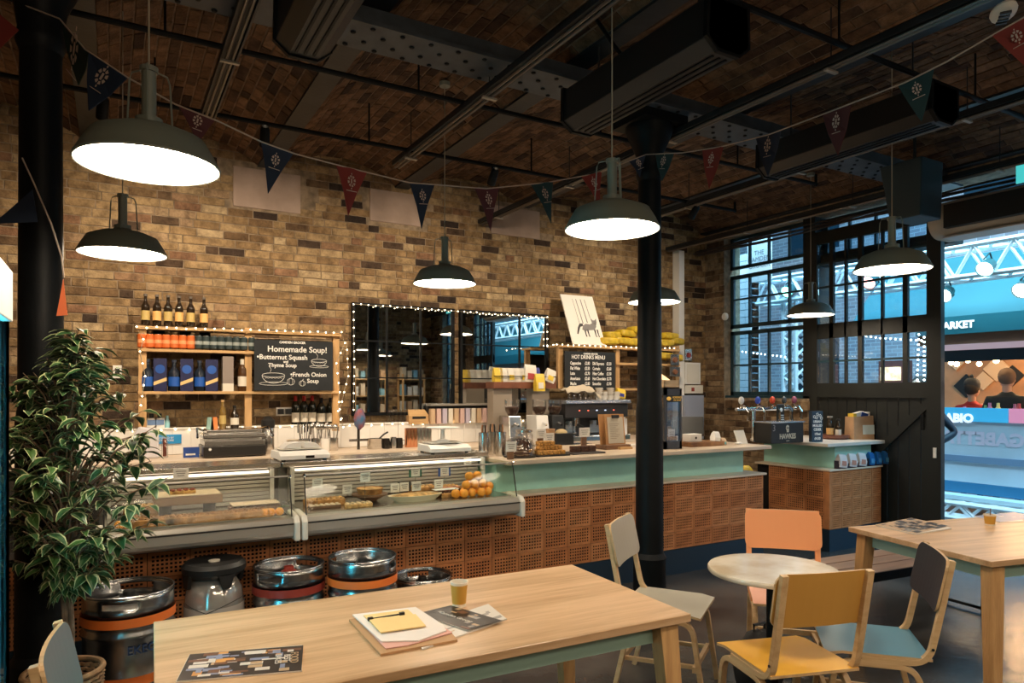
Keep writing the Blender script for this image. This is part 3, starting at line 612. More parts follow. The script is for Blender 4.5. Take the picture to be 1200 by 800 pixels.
def stagelight(px, py, X, label, col, s_=1):
    p = PX(px, py, X); t = thing('stage_light', label, 'stage light', p, rot=(0, math.radians(58), 0)); t.scale = (.8, .8, .8); b = MB(); b.lathe([(.001, .2), (.06, .2), (.09, .16), (.11, 0), (.12, -.02)], 18, capb=False, capt=False); b.build('can', mat('can_teal', (.02, .10, .11), .4), t, True)
    MB().lathe([(.001, -.005), (.105, -.005)], 18, capb=False, capt=False).build('lens', mat('lens_'+str(px), col, .4, emit=7), t); MB().tube([(-.13, 0, .05), (-.13, 0, .25), (.13, 0, .25), (.13, 0, .05)], .012, 5).build('yoke', black, t)
stagelight(1154, 315, 8.6, 'teal stage light on the truss above the stall sign', (.6, .95, 1)); stagelight(1197, 340, 8.72, 'dark stage light at the right edge of the frame', (.8, .95, 1)); stagelight(1106, 346, 8.72, 'dark stage light half hidden behind the door edge', (.7, .9, 1)); stagelight(922, 342, 8.6, 'green-lit stage light seen through the window above the tower', (.3, 1, .7)); stagelight(1018, 331, 8.6, 'reddish stage light seen through the door glazing', (1, .35, .3))
# strings of white dots seen through the glass
def dots(pts, label, n, r=.012):
    t = thing('dot_lights', label, 'string lights', pts[0]); o0 = Vector(pts[0]); m_ = MB().sphere((0, 0, 0), r, 6, 4).mesh('bulb', mat('cool_bulb', (.8, .92, 1), .5, emit=7)); P = [Vector(p) for p in pts]
    for k in range(n):
        f = k/(n-1)*(len(P)-1); i = min(int(f), len(P)-2); q = P[i].lerp(P[i+1], f-i)-o0; inst('bulb', m_, t, q)
    MB().tube([p-o0 for p in P], .003, 4).build('wire', black, t)
dots([PX(1077, 380, 7.9), PX(1075, 445, 7.9)], 'upright string of white dots at the right of the door glazing', 12); dots([PX(1083, 395, 7.9), PX(1083, 445, 7.9)], 'second upright string of white dots beside the door stile', 10)
dots([PX(950, 392, 8.3), PX(985, 388, 8.3), PX(1030, 396, 8.3), PX(1080, 399, 8.3)], 'sagging string of white dots crossing the door glazing', 26); dots([PX(870, 412, 8.3), PX(920, 418, 8.3)], 'faint string of white dots in the corner window', 12)
for px_, py_, s_, lb in ((958, 440, .3, 'warm-lit shop window seen low through the left door panes'), (1044, 437, .26, 'warm-lit kiosk seen low through the right door panes')):
    p = PX(px_, py_, 13.6); t = thing('lit_kiosk', lb, 'kiosk', (13.6, p.y, 0)); MB().bb((0, -s_, -.01), (.3, s_, p.z+.25)).build('body', mat('kiosk_red', (.22, .07, .06), .6), t); MB().bb((-.02, -s_*.8, p.z-.15), (0, s_*.8, p.z+.12)).build('lit_window', mat('kiosk_lit', (1, .62, .35), .5, emit=1.6, vscale=9, var=.5), t)
# ================================================================== PEOPLE (outside)
skin = mat('skin', (.55, .33, .24), .6)
def person(nm_label, loc, rz, coat, trousers, hat=None, hair=(.03, .02, .015), arms='down', scale=1.0):
    t = thing('person', nm_label, 'person', loc, rz); S = scale
    J = {'pel': (0, 0, .95), 'chest': (0, 0, 1.25), 'neck': (0, .0, 1.46), 'head0': (0, .01, 1.53)}
    V = [(0, 0, .95), (0, 0, 1.12), (0, .0, 1.30), (0, 0, 1.42), (0, .01, 1.50)]; Rd = [.155, .14, .165, .11, .055]; E = [(0, 1), (1, 2), (2, 3), (3, 4)]
    def chain(start, pts, rs):
        i0 = start
        for p, r in zip(pts, rs): V.append(p); Rd.append(r); E.append((i0, len(V)-1)); i0 = len(V)-1
    for s_ in (-1, 1):
        chain(0, [(s_*.1, 0, .88), (s_*.11, .02, .50), (s_*.11, -.01, .10), (s_*.11, .1, .04)], [.095, .065, .045, .038])
        if arms == 'down': chain(2, [(s_*.19, 0, 1.38), (s_*.25, -.02, 1.12), (s_*.24, .08, .88), (s_*.24, .11, .80)], [.068, .052, .042, .03])
        elif arms == 'hip': chain(2, [(s_*.19, 0, 1.38), (s_*.33, -.12, 1.14), (s_*.22, .1, 1.0), (s_*.17, .14, .99)], [.068, .055, .042, .03])
        else: chain(2, [(s_*.19, 0, 1.38), (s_*.24, .1, 1.14), (s_*.15, .33, 1.2), (s_*.12, .4, 1.22)], [.068, .052, .042, .03])
    me = bpy.data.meshes.new('body'); me.from_pydata([tuple(c*S for c in v) for v in V], E, []); o = bpy.data.objects.new('body', me); COL.objects.link(o)
    q = o.modifiers.new('s', 'SKIN'); q.use_smooth_shade = True
    for i, r in enumerate(Rd): me.skin_vertices[0].data[i].radius = (r*S, r*S*.8)
    me.skin_vertices[0].data[0].use_root = True
    o.modifiers.new('ss', 'SUBSURF').levels = 2; o.modifiers['ss'].render_levels = 2
    dg = bpy.context.evaluated_depsgraph_get(); m2 = bpy.data.meshes.new_from_object(o.evaluated_get(dg)); bpy.data.objects.remove(o)
    m2.materials.clear(); m2.materials.append(coat); m2.materials.append(trousers); m2.materials.append(skin)
    for f in m2.polygons: f.use_smooth = True; z = f.center.z/S; f.material_index = 1 if z < .86 and abs(f.center.x) < .2*S else 0
    o = bpy.data.objects.new('body', m2); COL.objects.link(o); o.parent = t
    h = MB(); h.sphere((0, .02*S, 1.63*S), .1*S, 16, 12, sc=(.8, .95, 1.18)); h.sphere((0, .115*S, 1.615*S), .017*S, 8, 6, sc=(.8, 1, 1.4)); h.sphere((.08*S, .01*S, 1.62*S), .02*S, 6, 5, sc=(.4, .8, 1.3)); h.sphere((-.08*S, .01*S, 1.62*S), .02*S, 6, 5, sc=(.4, .8, 1.3)); h.cyl((0, 0, 1.46*S), .05*S, .1*S); h.build('head', skin, t, True)
    b = MB()
    for s_ in (-1, 1): b.sphere((s_*.032*S, .108*S, 1.645*S), .009*S, 6, 5)
    b.box((0, .112*S, 1.575*S), (.04*S, .008*S, .008*S)); b.build('face_features', mat('dark_eye', (.08, .03, .025), .4), t)
    MB().sphere((0, -.012*S, 1.665*S), .112*S, 16, 10, sc=(.85, .92, 1)).build('hair', mat('hair_'+str(hair[0]), hair, .7), t, True)
    if hat: b = MB(); b.lathe([(.098*S, 0), (.105*S, .05*S), (.09*S, .1*S), (.05*S, .135*S), (.001, .145*S)], 18, (0, 0, 1.67*S)); b.sphere((0, 0, 1.83*S), .03*S, 8, 6); b.build('hat', hat, t, True)
    hnd = {'down': (.24, .125, .76), 'hip': (.13, .17, .98), 'fwd': (.11, .44, 1.23)}[arms]; b = MB()
    for s_ in (-1, 1):
        c_ = Vector((s_*hnd[0], hnd[1], hnd[2]))*S; dr = Vector((0, .4, -1)).normalized() if arms == 'down' else Vector((-s_*.3, 1, .1)).normalized()
        b.sphere(c_, .035*S, 8, 6, sc=(.6, 1, 1.2))
        for k in range(4): a = c_+Vector(((k-1.5)*.012*S*.5, (k-1.5)*.016*S, 0)); b.tube([a, a+dr*.04*S, a+(dr+Vector((0, .3, 0)))*(.05+.006*(k in (1, 2)))*S*1.3], .0075*S, 6)
        b.tube([c_, c_+Vector((-s_*.03, .03, .0))*S, c_+Vector((-s_*.035, .045, -.03))*S], .009*S, 6)
    b.build('hand', skin, t, True); return t
p = PX(1139, 470, 10.4); person('person in a red jacket and dark bobble hat at the stall', (10.4, p.y, 0), -PI/2, mat('red_jacket', (.45, .03, .03), .7), mat('dark_trousers', (.02, .02, .03), .8), mat('dark_hat', (.02, .025, .035), .8), arms='fwd', scale=.98)
p = PX(1180, 465, 10.3); person('person in a dark coat with brown hair at the stall', (10.3, p.y, 0), -PI/2+.3, mat('dark_coat', (.012, .02, .025), .7), mat('dark_trousers', (.02, .02, .03), .8), None, (.14, .08, .05), arms='down', scale=1.07)
person('person in black, mostly hidden behind the sliding door edge', (8.0, PX(1100, 500, 8.0).y+.21, -.01), PI/2, mat('navy_coat', (.01, .025, .045), .6), mat('dark_trousers', (.02, .02, .03), .8), None, (.02, .015, .01), arms='hip')
# ================================================================== MIRRORS ON THE WALL
def wall_mirror(x0, x1, z0, z1, xs, zs, label):
    t = thing('wall_mirror', label, 'mirror', (x0, YW, z0), 0); W_, Hh = x1-x0, z1-z0
    MB().bb((.01, -.045, .01), (W_-.01, -.035, Hh-.01)).build('mirror_glass', mirror_m, t)
    MB().bb((.0, -.034, 0), (W_, -.018, Hh)).build('backboard', black, t)
    b = MB(); f = .022; b.bb((-f, -.065, -f), (f*.3, -.018, Hh+f)); b.bb((W_-f*.3, -.065, -f), (W_+f, -.018, Hh+f)); b.bb((0, -.065, -f), (W_, -.018, f*.3)); b.bb((0, -.065, Hh-f*.3), (W_, -.018, Hh+f)); b.build('mirror_frame', steel_black, t)
    for x in xs: MB().bb((x-x0-.009, -.058, 0), (x-x0+.009, -.044, Hh)).build('glazing_bar', steel_black, t)
    for z in zs: MB().bb((0, -.056, z-z0-.006), (W_, -.046, z-z0+.006)).build('glazing_bar', steel_black, t)
YM = YW-.05
q = lambda px: PY(px, 400, YM).x
zt_, z2_, z3_, zb_ = PY(450, 359, YM).z, PY(450, 400, YM).z, PY(450, 442.5, YM).z, PY(450, 484, YM).z
wall_mirror(q(415), q(530), zb_, zt_, [q(453.5), q(493)], [z2_, z3_], 'left wall mirror with a black window frame, beside the soup board')
wall_mirror(q(541), q(640), zb_, zt_, [q(609)], [z2_, z3_], 'right wall mirror with a black window frame, behind the coffee bags')
# ================================================================== FAIRY LIGHTS
fb = MB().sphere((0, 0, 0), .0065, 8, 6).mesh('bulb', bulb_m, True)
def fairy(paths, label, step=.075):
    P = [[Vector(p) for p in path] for path in paths]; o0 = P[0][0]; t = thing('fairy_lights', label, 'fairy lights', o0); b = MB(); n = 0
    for path in P:
        b.tube([p-o0 for p in path], .0028, 4)
        for i in range(len(path)-1):
            L = (path[i+1]-path[i]).length; k = max(1, int(L/step))
            for j in range(k):
                pos = path[i].lerp(path[i+1], j/k)-o0+Vector((0, -.008, (random.random()-.5)*.012)); inst('bulb', fb, t, pos); n += 1
    b.build('wire', wire_m, t)
YF = YW-.075
fairy([[PY(414, 480, YF), PY(415, 430, YF), PY(414, 356, YF), PY(641, 372, YF), PY(641, 405, YF), PY(656, 404, YF)]], 'fairy lights round the top edge of the two wall mirrors')
YS = 6.68
fairy([[PY(165, 475, YS-.1), PY(170, 440, YS-.1), PY(164, 412, YS-.1), PY(168, 398, YS-.1), PY(160, 383, YS-.1), PY(400, 389.5, YS-.1), PY(404, 402, YS-.1), PY(394, 425, YS-.1), PY(398, 460, YS-.1), PY(396, 482, YS-.1), PY(402, 500, YS-.1), PY(398, 480, YS-.1), PY(408, 440, YS-.1), PY(406, 400, YS-.1)]], 'fairy lights along the top shelf above the soup board')
fairy([[Vector((-.4, YW-.135, 1.255)), Vector((2.5, YW-.135, 1.25)), Vector((4.4, YW-.135, 1.255))]], 'fairy lights along the white splashback ledge', .11)
# shelving on the wall behind the viewer, seen in the mirrors
goods = [mat('tin_white', (.62, .60, .55), .5), mat('tin_cream', (.6, .5, .36), .5), mat('tin_kraft', (.42, .28, .16), .6), mat('tin_blue', (.2, .4, .5), .5)]; random.seed(31)
for q0, (xa, xb, lb) in enumerate(((4.95, 5.75, 'pine shelving of white goods on the far wall, seen in the left mirror'), (6.15, 6.75, 'narrower pine shelving by the far corner, seen in the left mirror'))):
    t = thing('goods_rack', lb, 'shelf', (xa, YB+.2, 0)); W_ = xb-xa
    for xx in (0, W_-.04): MB().bb((xx, -.18, 0), (xx+.04, -.14, 2.0)).build('post', pineZ, t); MB().bb((xx, .14, 0), (xx+.04, .18, 2.0)).build('post', pineZ, t)
    for r in range(5):
        MB().bb((0, -.17, .25+r*.4), (W_, .17, .27+r*.4)).build('shelf', pine, t); n = int(W_/.14)
        for k in range(n):
            hh = .16+random.random()*.14; o = MB().bb((-.055, -.08, 0), (.055, .08, hh)).build('packet', goods[random.randrange(4)], loc=(xa+.08+k*(W_-.14)/max(1, n-1), YB+.2, .27+r*.4), bevel=.006); tag(o, '%s packet on the %s shelf of the %s rack behind the viewer' % (ordl(k, n), ['lowest', 'second', 'middle', 'fourth', 'top'][r], ['wide', 'narrow'][q0]), 'packet', 'packets on the racks behind the viewer')
# ================================================================== BACK SHELVES
def shelf_unit(label, px0, px1, rows, posts, Y, zbot, dep=.2, pale=True):
    t = thing('shelf_unit', label, 'shelf', (0, Y, 0))
    for pa, pb, py in rows:
        a, b_ = PY(pa, py, Y-dep/2), PY(pb, py, Y-dep/2); MB().bb((a.x, -dep/2, a.z-.012), (b_.x, dep/2+.02, a.z+.012)).build('shelf', pine, t)
    for px_, pt, pb_ in posts:
        a = PY(px_, pt, Y-dep/2+.03); z1 = a.z; z0 = PY(px_, pb_, Y-dep/2).z; MB().bb((a.x-.03, -dep/2+.03, z0), (a.x+.03, -dep/2+.075, z1)).build('post', pineZ, t)
    return t
su = shelf_unit('left pine wall shelves holding beer, cans and boxed bottles', 163, 397, [(160, 400, 383), (162, 298, 409.5), (162, 397, 460)], [(167, 384, 520), (291, 384, 500), (394, 390, 505)], YS+.02, 1.25)
zA = PY(200, 383, YS-.08).z+.012; zB = PY(200, 409.5, YS-.08).z+.012; zC = PY(200, 460, YS-.08).z+.012
for px_ in (186, 217, 240): a = PY(px_, 392, YS+.1); MB().bb((a.x-.045, .06, zB-.012), (a.x+.045, .1, zA-.02)).build('shelf_bracket', steel_black, su)
# bottles
def bottle_me(h, r, neck, body, cap, label_m, wine=False):
    parts = []
    b = MB(); sh = .58 if not wine else .66
    b.lathe([(r*.9, 0), (r, .006), (r, h*sh), (r*.9, h*(sh+.06)), (neck*1.3, h*(sh+.16)), (neck, h*(sh+.2)), (neck, h*.965)], 14); parts.append(('glass_body', b.mesh('glass_body', body, True)))
    b = MB(); b.cyl((0, 0, h*(.78 if wine else .93)), neck*1.22, h*(.22 if wine else .07), 12); parts.append(('cap', b.mesh('cap', cap, True)))
    b = MB(); b.lathe([(r*1.02, h*.16), (r*1.02, h*.46)], 14, capb=False, capt=False); parts.append(('label', b.mesh('label', label_m, True)))
    return parts
def place(parts, nm, label, cat, loc, group, rz=0):
    t = thing(nm, label, cat, loc, rz, group)
    for n_, me in parts: inst(n_, me, t)
    return t
dglass = mat('dark_bottle', (.02, .012, .006), .12); amber = mat('amber_bottle', (.07, .03, .01), .12); gold_l = mat('gold_label', (.50, .36, .12), .5); orange_l = mat('orange_label', (.75, .42, .14), .5); gold_c = mat('cap_gold', (.12, .10, .08), .4)
bpx = [170.5, 184, 197, 210, 223.5, 239]
A = bottle_me(.265, .034, .013, dglass, gold_c, gold_l); B_ = bottle_me(.265, .034, .013, dglass, gold_c, orange_l)
for i, px_ in enumerate(bpx):
    p = PY(px_, 380, YS-.02); place(A if i % 2 == 0 else B_, 'beer_bottle', 'brown beer bottle with %s label on the top shelf, %s of six' % ('a gold' if i % 2 == 0 else 'an orange', ordl(i, 6)), 'bottle', (p.x, YS-.02, zA), 'beer bottles on the top shelf', PI)
def can_me(m1, m2):
    b = MB(); b.lathe([(.024, 0), (.033, .008), (.033, .108), (.026, .116)], 16); c_ = MB(); c_.lathe([(.0265, .1155), (.0265, .119), (.024, .119), (.023, .117), (.001, .117)], 16); l = MB(); l.lathe([(.0335, .04), (.0335, .07)], 16, capb=False, capt=False)
    return [('can_body', b.mesh('can_body', m1, True)), ('lid', c_.mesh('lid', stainless, True)), ('label', l.mesh('label', m2, True))]
co = can_me(mat('can_orange', (.62, .14, .03), .35), mat('can_orange_l', (.80, .33, .14), .4)); cd = can_me(mat('can_dark', (.03, .045, .045), .35), mat('can_dark_l', (.30, .33, .31), .4))
for i in range(7): p = PY(166+i*9.6, 408, YS-.04); place(co, 'drinks_can', 'orange drinks can on the second shelf, %s of seven' % ordl(i, 7), 'can', (p.x, YS-.04, zB), 'orange cans on the second shelf')
for i in range(8): p = PY(232.5+i*8.9, 409, YS-.04); place(cd, 'drinks_can', 'black and grey drinks can on the second shelf, %s of eight' % ordl(i, 8), 'can', (p.x, YS-.04, zB), 'dark cans on the second shelf')
bl = mat('blue_label', (.02, .10, .42), .4); bbx = mat('navy_box', (.012, .015, .07), .4); cream_l = mat('cream_label', (.72, .66, .55), .5); silver_b = mat('silver_stopper', (.04, .05, .08), .3)
gin = bottle_me(.27, .047, .016, mat('bottle_navy', (.015, .02, .03), .1), silver_b, bl)
gb = MB(); gb.box((0, 0, .14), (.1, .1, .28)); gbm = gb.mesh('carton', bbx)
g2 = MB(); g2.prism([(-.05, -.0515, .05), (.05, -.0515, .09), (.05, -.0515, .12), (-.05, -.0515, .08)], (0, .001, 0)); g2m = g2.mesh('gold_band', mat('gold_band', (.75, .52, .22), .4)); g3 = MB(); g3.lathe([(.001, 0), (.038, 0)], 20); g3m = g3.mesh('blue_roundel', bl)
for i, px_ in enumerate([173, 204, 234]): p = PY(px_, 458, YS-.03); place(gin, 'spirit_bottle', 'navy spirit bottle with a blue label, %s of three between the cartons' % ordl(i, 3), 'bottle', (p.x, YS-.03, zC), 'navy spirit bottles')
for i, px_ in enumerate([188, 219, 248]):
    p = PY(px_, 458, YS-.03); t = thing('bottle_carton', 'navy bottle carton with a gold band, %s of three' % ordl(i, 3), 'carton', (p.x, YS-.03, zC), -.1, 'navy bottle cartons'); inst('carton', gbm, t); inst('gold_band', g2m, t); inst('blue_roundel', g3m, t, M=Matrix.Translation((0, -.0512, .19)) @ Matrix.Rotation(PI/2, 4, 'X'))
p = PY(266.5, 458, YS-.03); t = thing('bottle_carton', 'tall grey-brown carton with a white foot, beside the navy cartons', 'carton', (p.x, YS-.03, zC)); MB().box((0, 0, .19), (.09, .09, .24)).build('carton', mat('taupe', (.26, .21, .18), .6), t); MB().box((0, 0, .035), (.091, .091, .07)).build('label', cream_l, t)
p = PY(284, 458, YS-.03); place(bottle_me(.29, .038, .014, amber, cream_l, cream_l, True), 'wine_bottle', 'amber wine bottle with a cream seal, at the right end of the carton shelf', 'bottle', (p.x, YS-.03, zC), 'single wine bottle')
# soup chalkboard
def board_M(pA, pB, z0, z1, Y, tilt=0): pass
x0, x1 = PY(298, 430, YS-.1).x, PY(390, 430, YS-.1).x; z0, z1 = PY(345, 457.5, YS-.1).z, PY(345, 399, YS-.1).z
t = thing('chalkboard', 'black soup chalkboard on the left pine shelves', 'chalkboard', ((x0+x1)/2, YS-.1, (z0+z1)/2)); W_, Hh = x1-x0, z1-z0
MB().box((0, .008, 0), (W_, .014, Hh)).build('slate', board_m, t)
fm_ = lambda x, z: frame_m((x, -.0005, z), (1, 0, 0), (0, 0, 1))
for s_, x, z, sz in (('CAMDEN GROCER', -.02, .215, .028), ('Homemade Soup!', .03, .15, .075), ('•Butternut Squash', -.11, .075, .062), ('and', -.08, .035, .03), ('Thyme Soup', -.11, .0, .05), ('•French Onion', .13, -.085, .056), ('Soup', .17, -.145, .055)): text(s_, sz, fm_(x*W_/.72, z*Hh/.47), chalk, t, 'chalk_lettering')
def bowl(cx, cz, r, nm):
    b = MB(); Z = -.003
    b.tube([(cx+r*cos(a), Z, cz+r*.75*sin(a)) for a in [PI+PI*k/12 for k in range(13)]], .0022, 4); b.tube([(cx+r*cos(2*PI*k/18), Z, cz+r*.2*sin(2*PI*k/18)) for k in range(18)], .0022, 4, closed=True)
    b.tube([(cx+r*1.25*cos(a), Z, cz-r*.78+r*.15*sin(a)) for a in [2*PI*k/18 for k in range(18)]], .0018, 4, closed=True); b.tube([(cx-r*.3+.01*sin(k), Z, cz+r*.3+k*.012) for k in range(6)], .0016, 4); b.tube([(cx-r*.75, Z, cz-r*.3)]+[(cx-r*.75+r*1.5*k/10, Z, cz-r*.3+.006*(k % 2)) for k in range(11)], .0016, 4); b.build(nm, chalk, t)
bowl(-.19, -.09, .10, 'chalk_bowl'); bowl(.225, .05, .072, 'chalk_bowl')
b = MB()
for cx, cz, r in ((-.035, -.15, .034), (.07, -.165, .028)): b.tube([(cx+r*cos(2*PI*k/14), -.003, cz+r*.9*sin(2*PI*k/14)) for k in range(14)], .002, 4, closed=True); b.tube([(cx, -.003, cz+r*.9), (cx+.01, -.003, cz+r*1.5)], .002, 4); b.tube([(cx+r*.5*cos(2*PI*k/14), -.003, cz+r*.9*sin(2*PI*k/14)) for k in range(14)], .0015, 4, closed=True)
b.build('chalk_onion', chalk, t)
# right shelves
YR = 6.55
su2 = shelf_unit('right pine shelves carrying the drinks board and yellow bags', 655, 795, [(655, 797, 405), (722, 797, 426), (722, 797, 456)], [(657, 405, 455), (724, 405, 458), (794, 405, 458)], YR, 1.5)
zR = PY(700, 405, YR-.1).z+.012
fairy([[PY(652, 404, YR-.14), PY(795, 408.5, YR-.14)], [PY(641, 406, YR-.14), PY(655, 403, YR-.14)]], 'fairy lights along the shelf above the hot drinks board')
x0, x1 = PY(662, 430, YR-.13).x, PY(721, 430, YR-.13).x; z1 = PY(690, 412, YR-.13).z; z0 = z1-.44
t = thing('chalkboard', 'black hot drinks chalkboard under the fox print', 'chalkboard', ((x0+x1)/2, YR-.13, (z0+z1)/2)); W_, Hh = x1-x0, z1-z0
MB().box((0, .008, 0), (W_, .014, Hh)).build('slate', board_m, t)
text('CAMDEN GROCER', .024, fm_(0, .195), chalk, t, 'chalk_lettering'); text('HOT DRINKS MENU', .062, fm_(-.03, .155), chalk, t, 'chalk_lettering', sx=.85)
for i, (a, p_, b_, q_) in enumerate((('Cappuccino', '£2.80', 'Dbl Espresso', '£2.20'), ('Flat White', '£2.50', 'Cortado', '£2.60'), ('Latte', '£2.70', 'Filter Coffee', '£2.50'), ('Americano', '£2.60', 'Hot Chocolate', '£2.70'), ('Mocha', '£2.80', 'Smoothie', '£3.90'))):
    z = .085-i*.058
    for s_, x in ((a, -.31), (p_, -.09), (b_, .03), (q_, .25)): text(s_, .05, fm_(x*W_/.78, z), chalk, t, 'chalk_lettering', align='LEFT', sx=.62)
# fox print
c00, c10, c11, c01 = [PY(a, b_, YR+.0) for a, b_ in ((668, 403), (706, 404), (698, 349), (661, 345))]
c01.y += .22; c11.y += .22; c01 = c00+(PY(661, 345, YR+.2)-c00); c11 = c10+(PY(698, 349, YR+.2)-c10)
c00.z = c10.z = zR; c10.y = YR-.06; c00.y = YR-.06
t = thing('art_print', 'leaning white print of a grey fox among bare trees, on the right shelf', 'print', c00); ux = (c10-c00); uy = (c01-c00); n_ = ux.cross(uy).normalized()
Wf, Hf = ux.length, uy.length; Mf = frame_m((0, 0, 0), ux, uy); rt = bpy.data.objects.new('print_sheet', MB().bb((0, 0, -.012), (Wf, Hf, 0)).mesh('print_sheet', mat('print_white', (.80, .76, .70), .6))); COL.objects.link(rt); rt.parent = t; rt.matrix_local = Mf
gr = mat('ink_grey', (.22, .21, .21), .8); gk = mat('ink_dark', (.06, .055, .055), .8); z = .0015; fx = MB(); sc_ = Wf/.36
def P2(pts, m_): fx.prism([(a*sc_*.36, b_*Hf, 0) for a, b_ in pts], (0, 0, z), m_)
P2([(.40, .30), (.45, .38), (.55, .42), (.68, .41), (.78, .45), (.86, .44), (.86, .37), (.78, .30), (.6, .29), (.48, .27)], 0)           # body
P2([(.76, .42), (.74, .55), (.80, .50), (.86, .50), (.92, .54), (.91, .46), (.87, .40), (.82, .40)], 0)      # head with ears
P2([(.45, .37), (.36, .35), (.24, .20), (.21, .21), (.28, .34), (.36, .42), (.46, .42)], 1)                 # brush
for x in (.45, .54, .76, .84): P2([(x, .31), (x+.05, .31), (x+.04, .2), (x+.055, .16), (x+.02, .16)], 1)
for x, w2_, y0_ in ((.36, .012, .40), (.46, .025, .42), (.60, .03, .44), (.73, .02, .55)): P2([(x, y0_), (x+w2_, y0_), (x+w2_*.8-.03, .92), (x-.03, .92)], 0)
o = fx.build('ink_drawing', [gr, gk], t); o.matrix_local = Mf
# yellow bags
ym = mat('yellow_bag', (.62, .43, .03), .45, var=.25, vscale=14, bump=.5, bscale=25); ymm = []
for k in range(3):
    b = MB(); b.sphere((0, 0, 0), 1, 18, 12); b.v = [tuple((math.copysign(abs(c)**.45, c))*q*(1+.10*(random.random()-.5)) for c, q in zip(v, (.13, .09, .045))) for v in b.v]; me = b.mesh('sack', ym, True); ymm.append(me)
yb_ = []
for px_, py_, dy in ((712, 400, 0), (727, 399.5, .02), (741, 401, 0), (716, 393, .03), (733, 391, .02), (747, 387.5, 0), (778, 402, 0), (790, 400, .03), (783, 394, .02), (777, 417, 0), (788, 419, .0)):
    p = PY(px_, py_, YR+dy)
    yb_.append(p)
for i, p in enumerate(yb_):
    o = bpy.data.objects.new('yellow_sack', ymm[i % 3]); COL.objects.link(o); o.location = p; o.rotation_euler = (0, (random.random()-.5)*.15, (random.random()-.5)*.5)
    tag(o, 'folded yellow bag %s, %s' % (('left of the column' if i < 6 else ('right of the column' if i < 9 else 'under the top shelf')), ['first in the bottom row', 'second in the bottom row', 'against the column at the bottom', 'first in the upper row', 'second in the upper row', 'topmost of its pile', 'nearest the column', 'at the shelf end', 'lying on two others', 'left one of two', 'right one of two'][i]), 'bag', 'yellow bags on the right shelves')
# electrical boxes and trunking
t = thing('cable_trunking', 'white vertical trunking in the wall corner', 'trunking', PY(797, 430, YW-.1)); a = PY(797, 294, YW-.1); MB().bb((-.045, -.03, -1.1), (.045, .09, a.z-t.location.z)).build('trunk', white, t)
def pbox(px0, py0, px1, py1, Y, d, m_, nm, lb, cat, extra=None):
    a, b_ = PY(px0, py1, Y), PY(px1, py0, Y); t = thing(nm, lb, cat, ((a.x+b_.x)/2, Y, a.z)); w_, h_ = b_.x-a.x, b_.z-a.z; MB().bb((-w_/2, 0, 0), (w_/2, d, h_)).build('body', m_, t, bevel=.004)
    if extra: extra(t, w_, h_)
    return t
pbox(803, 425, 821, 450, YW-.13, .12, white, 'fuse_box', 'white wall box in the corner, above the grey cabinet', 'fuse box', lambda t, w_, h_: MB().bb((-w_*.4, -.004, .02), (w_*.4, 0, h_-.02)).build('cover', cream_pl, t))
pbox(802, 463, 825, 515, YW-.17, .16, mat('grey_cabinet', (.30, .33, .42), .45), 'electrical_cabinet', 'tall grey-blue electrical cabinet in the corner', 'cabinet', lambda t, w_, h_: (MB().bb((-w_*.46, -.006, .02), (w_*.46, 0, h_-.02)).build('door', mat('grey_cabinet', (.3, .33, .42)), t), MB().bb((w_*.32, -.016, h_*.35), (w_*.38, -.006, h_*.42)).build('handle', black, t)))
pbox(803, 451, 824, 461, YW-.11, .1, cream_pl, 'switch_box', 'pale switch box between the white box and grey cabinet', 'switch box', lambda t, w_, h_: MB().bb((-.05, -.004, .03), (0, 0, .08)).build('red_switch', red_band, t))
pbox(803, 409, 811, 422, YW-.1, .09, stainless, 'isolator_switch', 'small grey isolator switch above the white wall box', 'switch', lambda t, w_, h_: MB().bb((-.03, -.01, .04), (.03, 0, .1)).build('knob', red_band, t))
pbox(786, 415, 796, 428, YR-.16, .08, stainless, 'wall_speaker', 'grey box with a round dial at the shelf end, lower right', 'box', lambda t, w_, h_: MB().lathe([(.035, 0), (.03, .02)], 12).build('dial', mat('brown_dial', (.2, .08, .04), .5), t, rot=(PI/2, 0, 0), loc=(0, 0, h_/2)))
pbox(785, 430, 797, 441, YR-.16, .08, stainless, 'wall_speaker', 'grey box with a round dial, above the cardboard tray', 'box', lambda t, w_, h_: MB().lathe([(.035, 0), (.03, .02)], 12).build('dial', mat('brown_dial', (.2, .08, .04), .5), t, rot=(PI/2, 0, 0), loc=(0, 0, h_/2)))
pbox(132, 428, 143, 443, YW-.03, .03, white, 'wall_socket', 'white wall sockets above the ficus, left of the shelves', 'socket', lambda t, w_, h_: MB().box((0, -.002, h_*.5), (w_*.5, .004, h_*.6)).build('switch_plate', black, t))
pbox(324, 477, 342, 487, YW-.035, .03, white, 'wall_socket', 'white double socket left of the wine bottles', 'socket', lambda t, w_, h_: [MB().box((s_*w_*.25, -.02, h_*.5), (.05, .04, .05)).build('plug', black, t) for s_ in (-1, 1)])
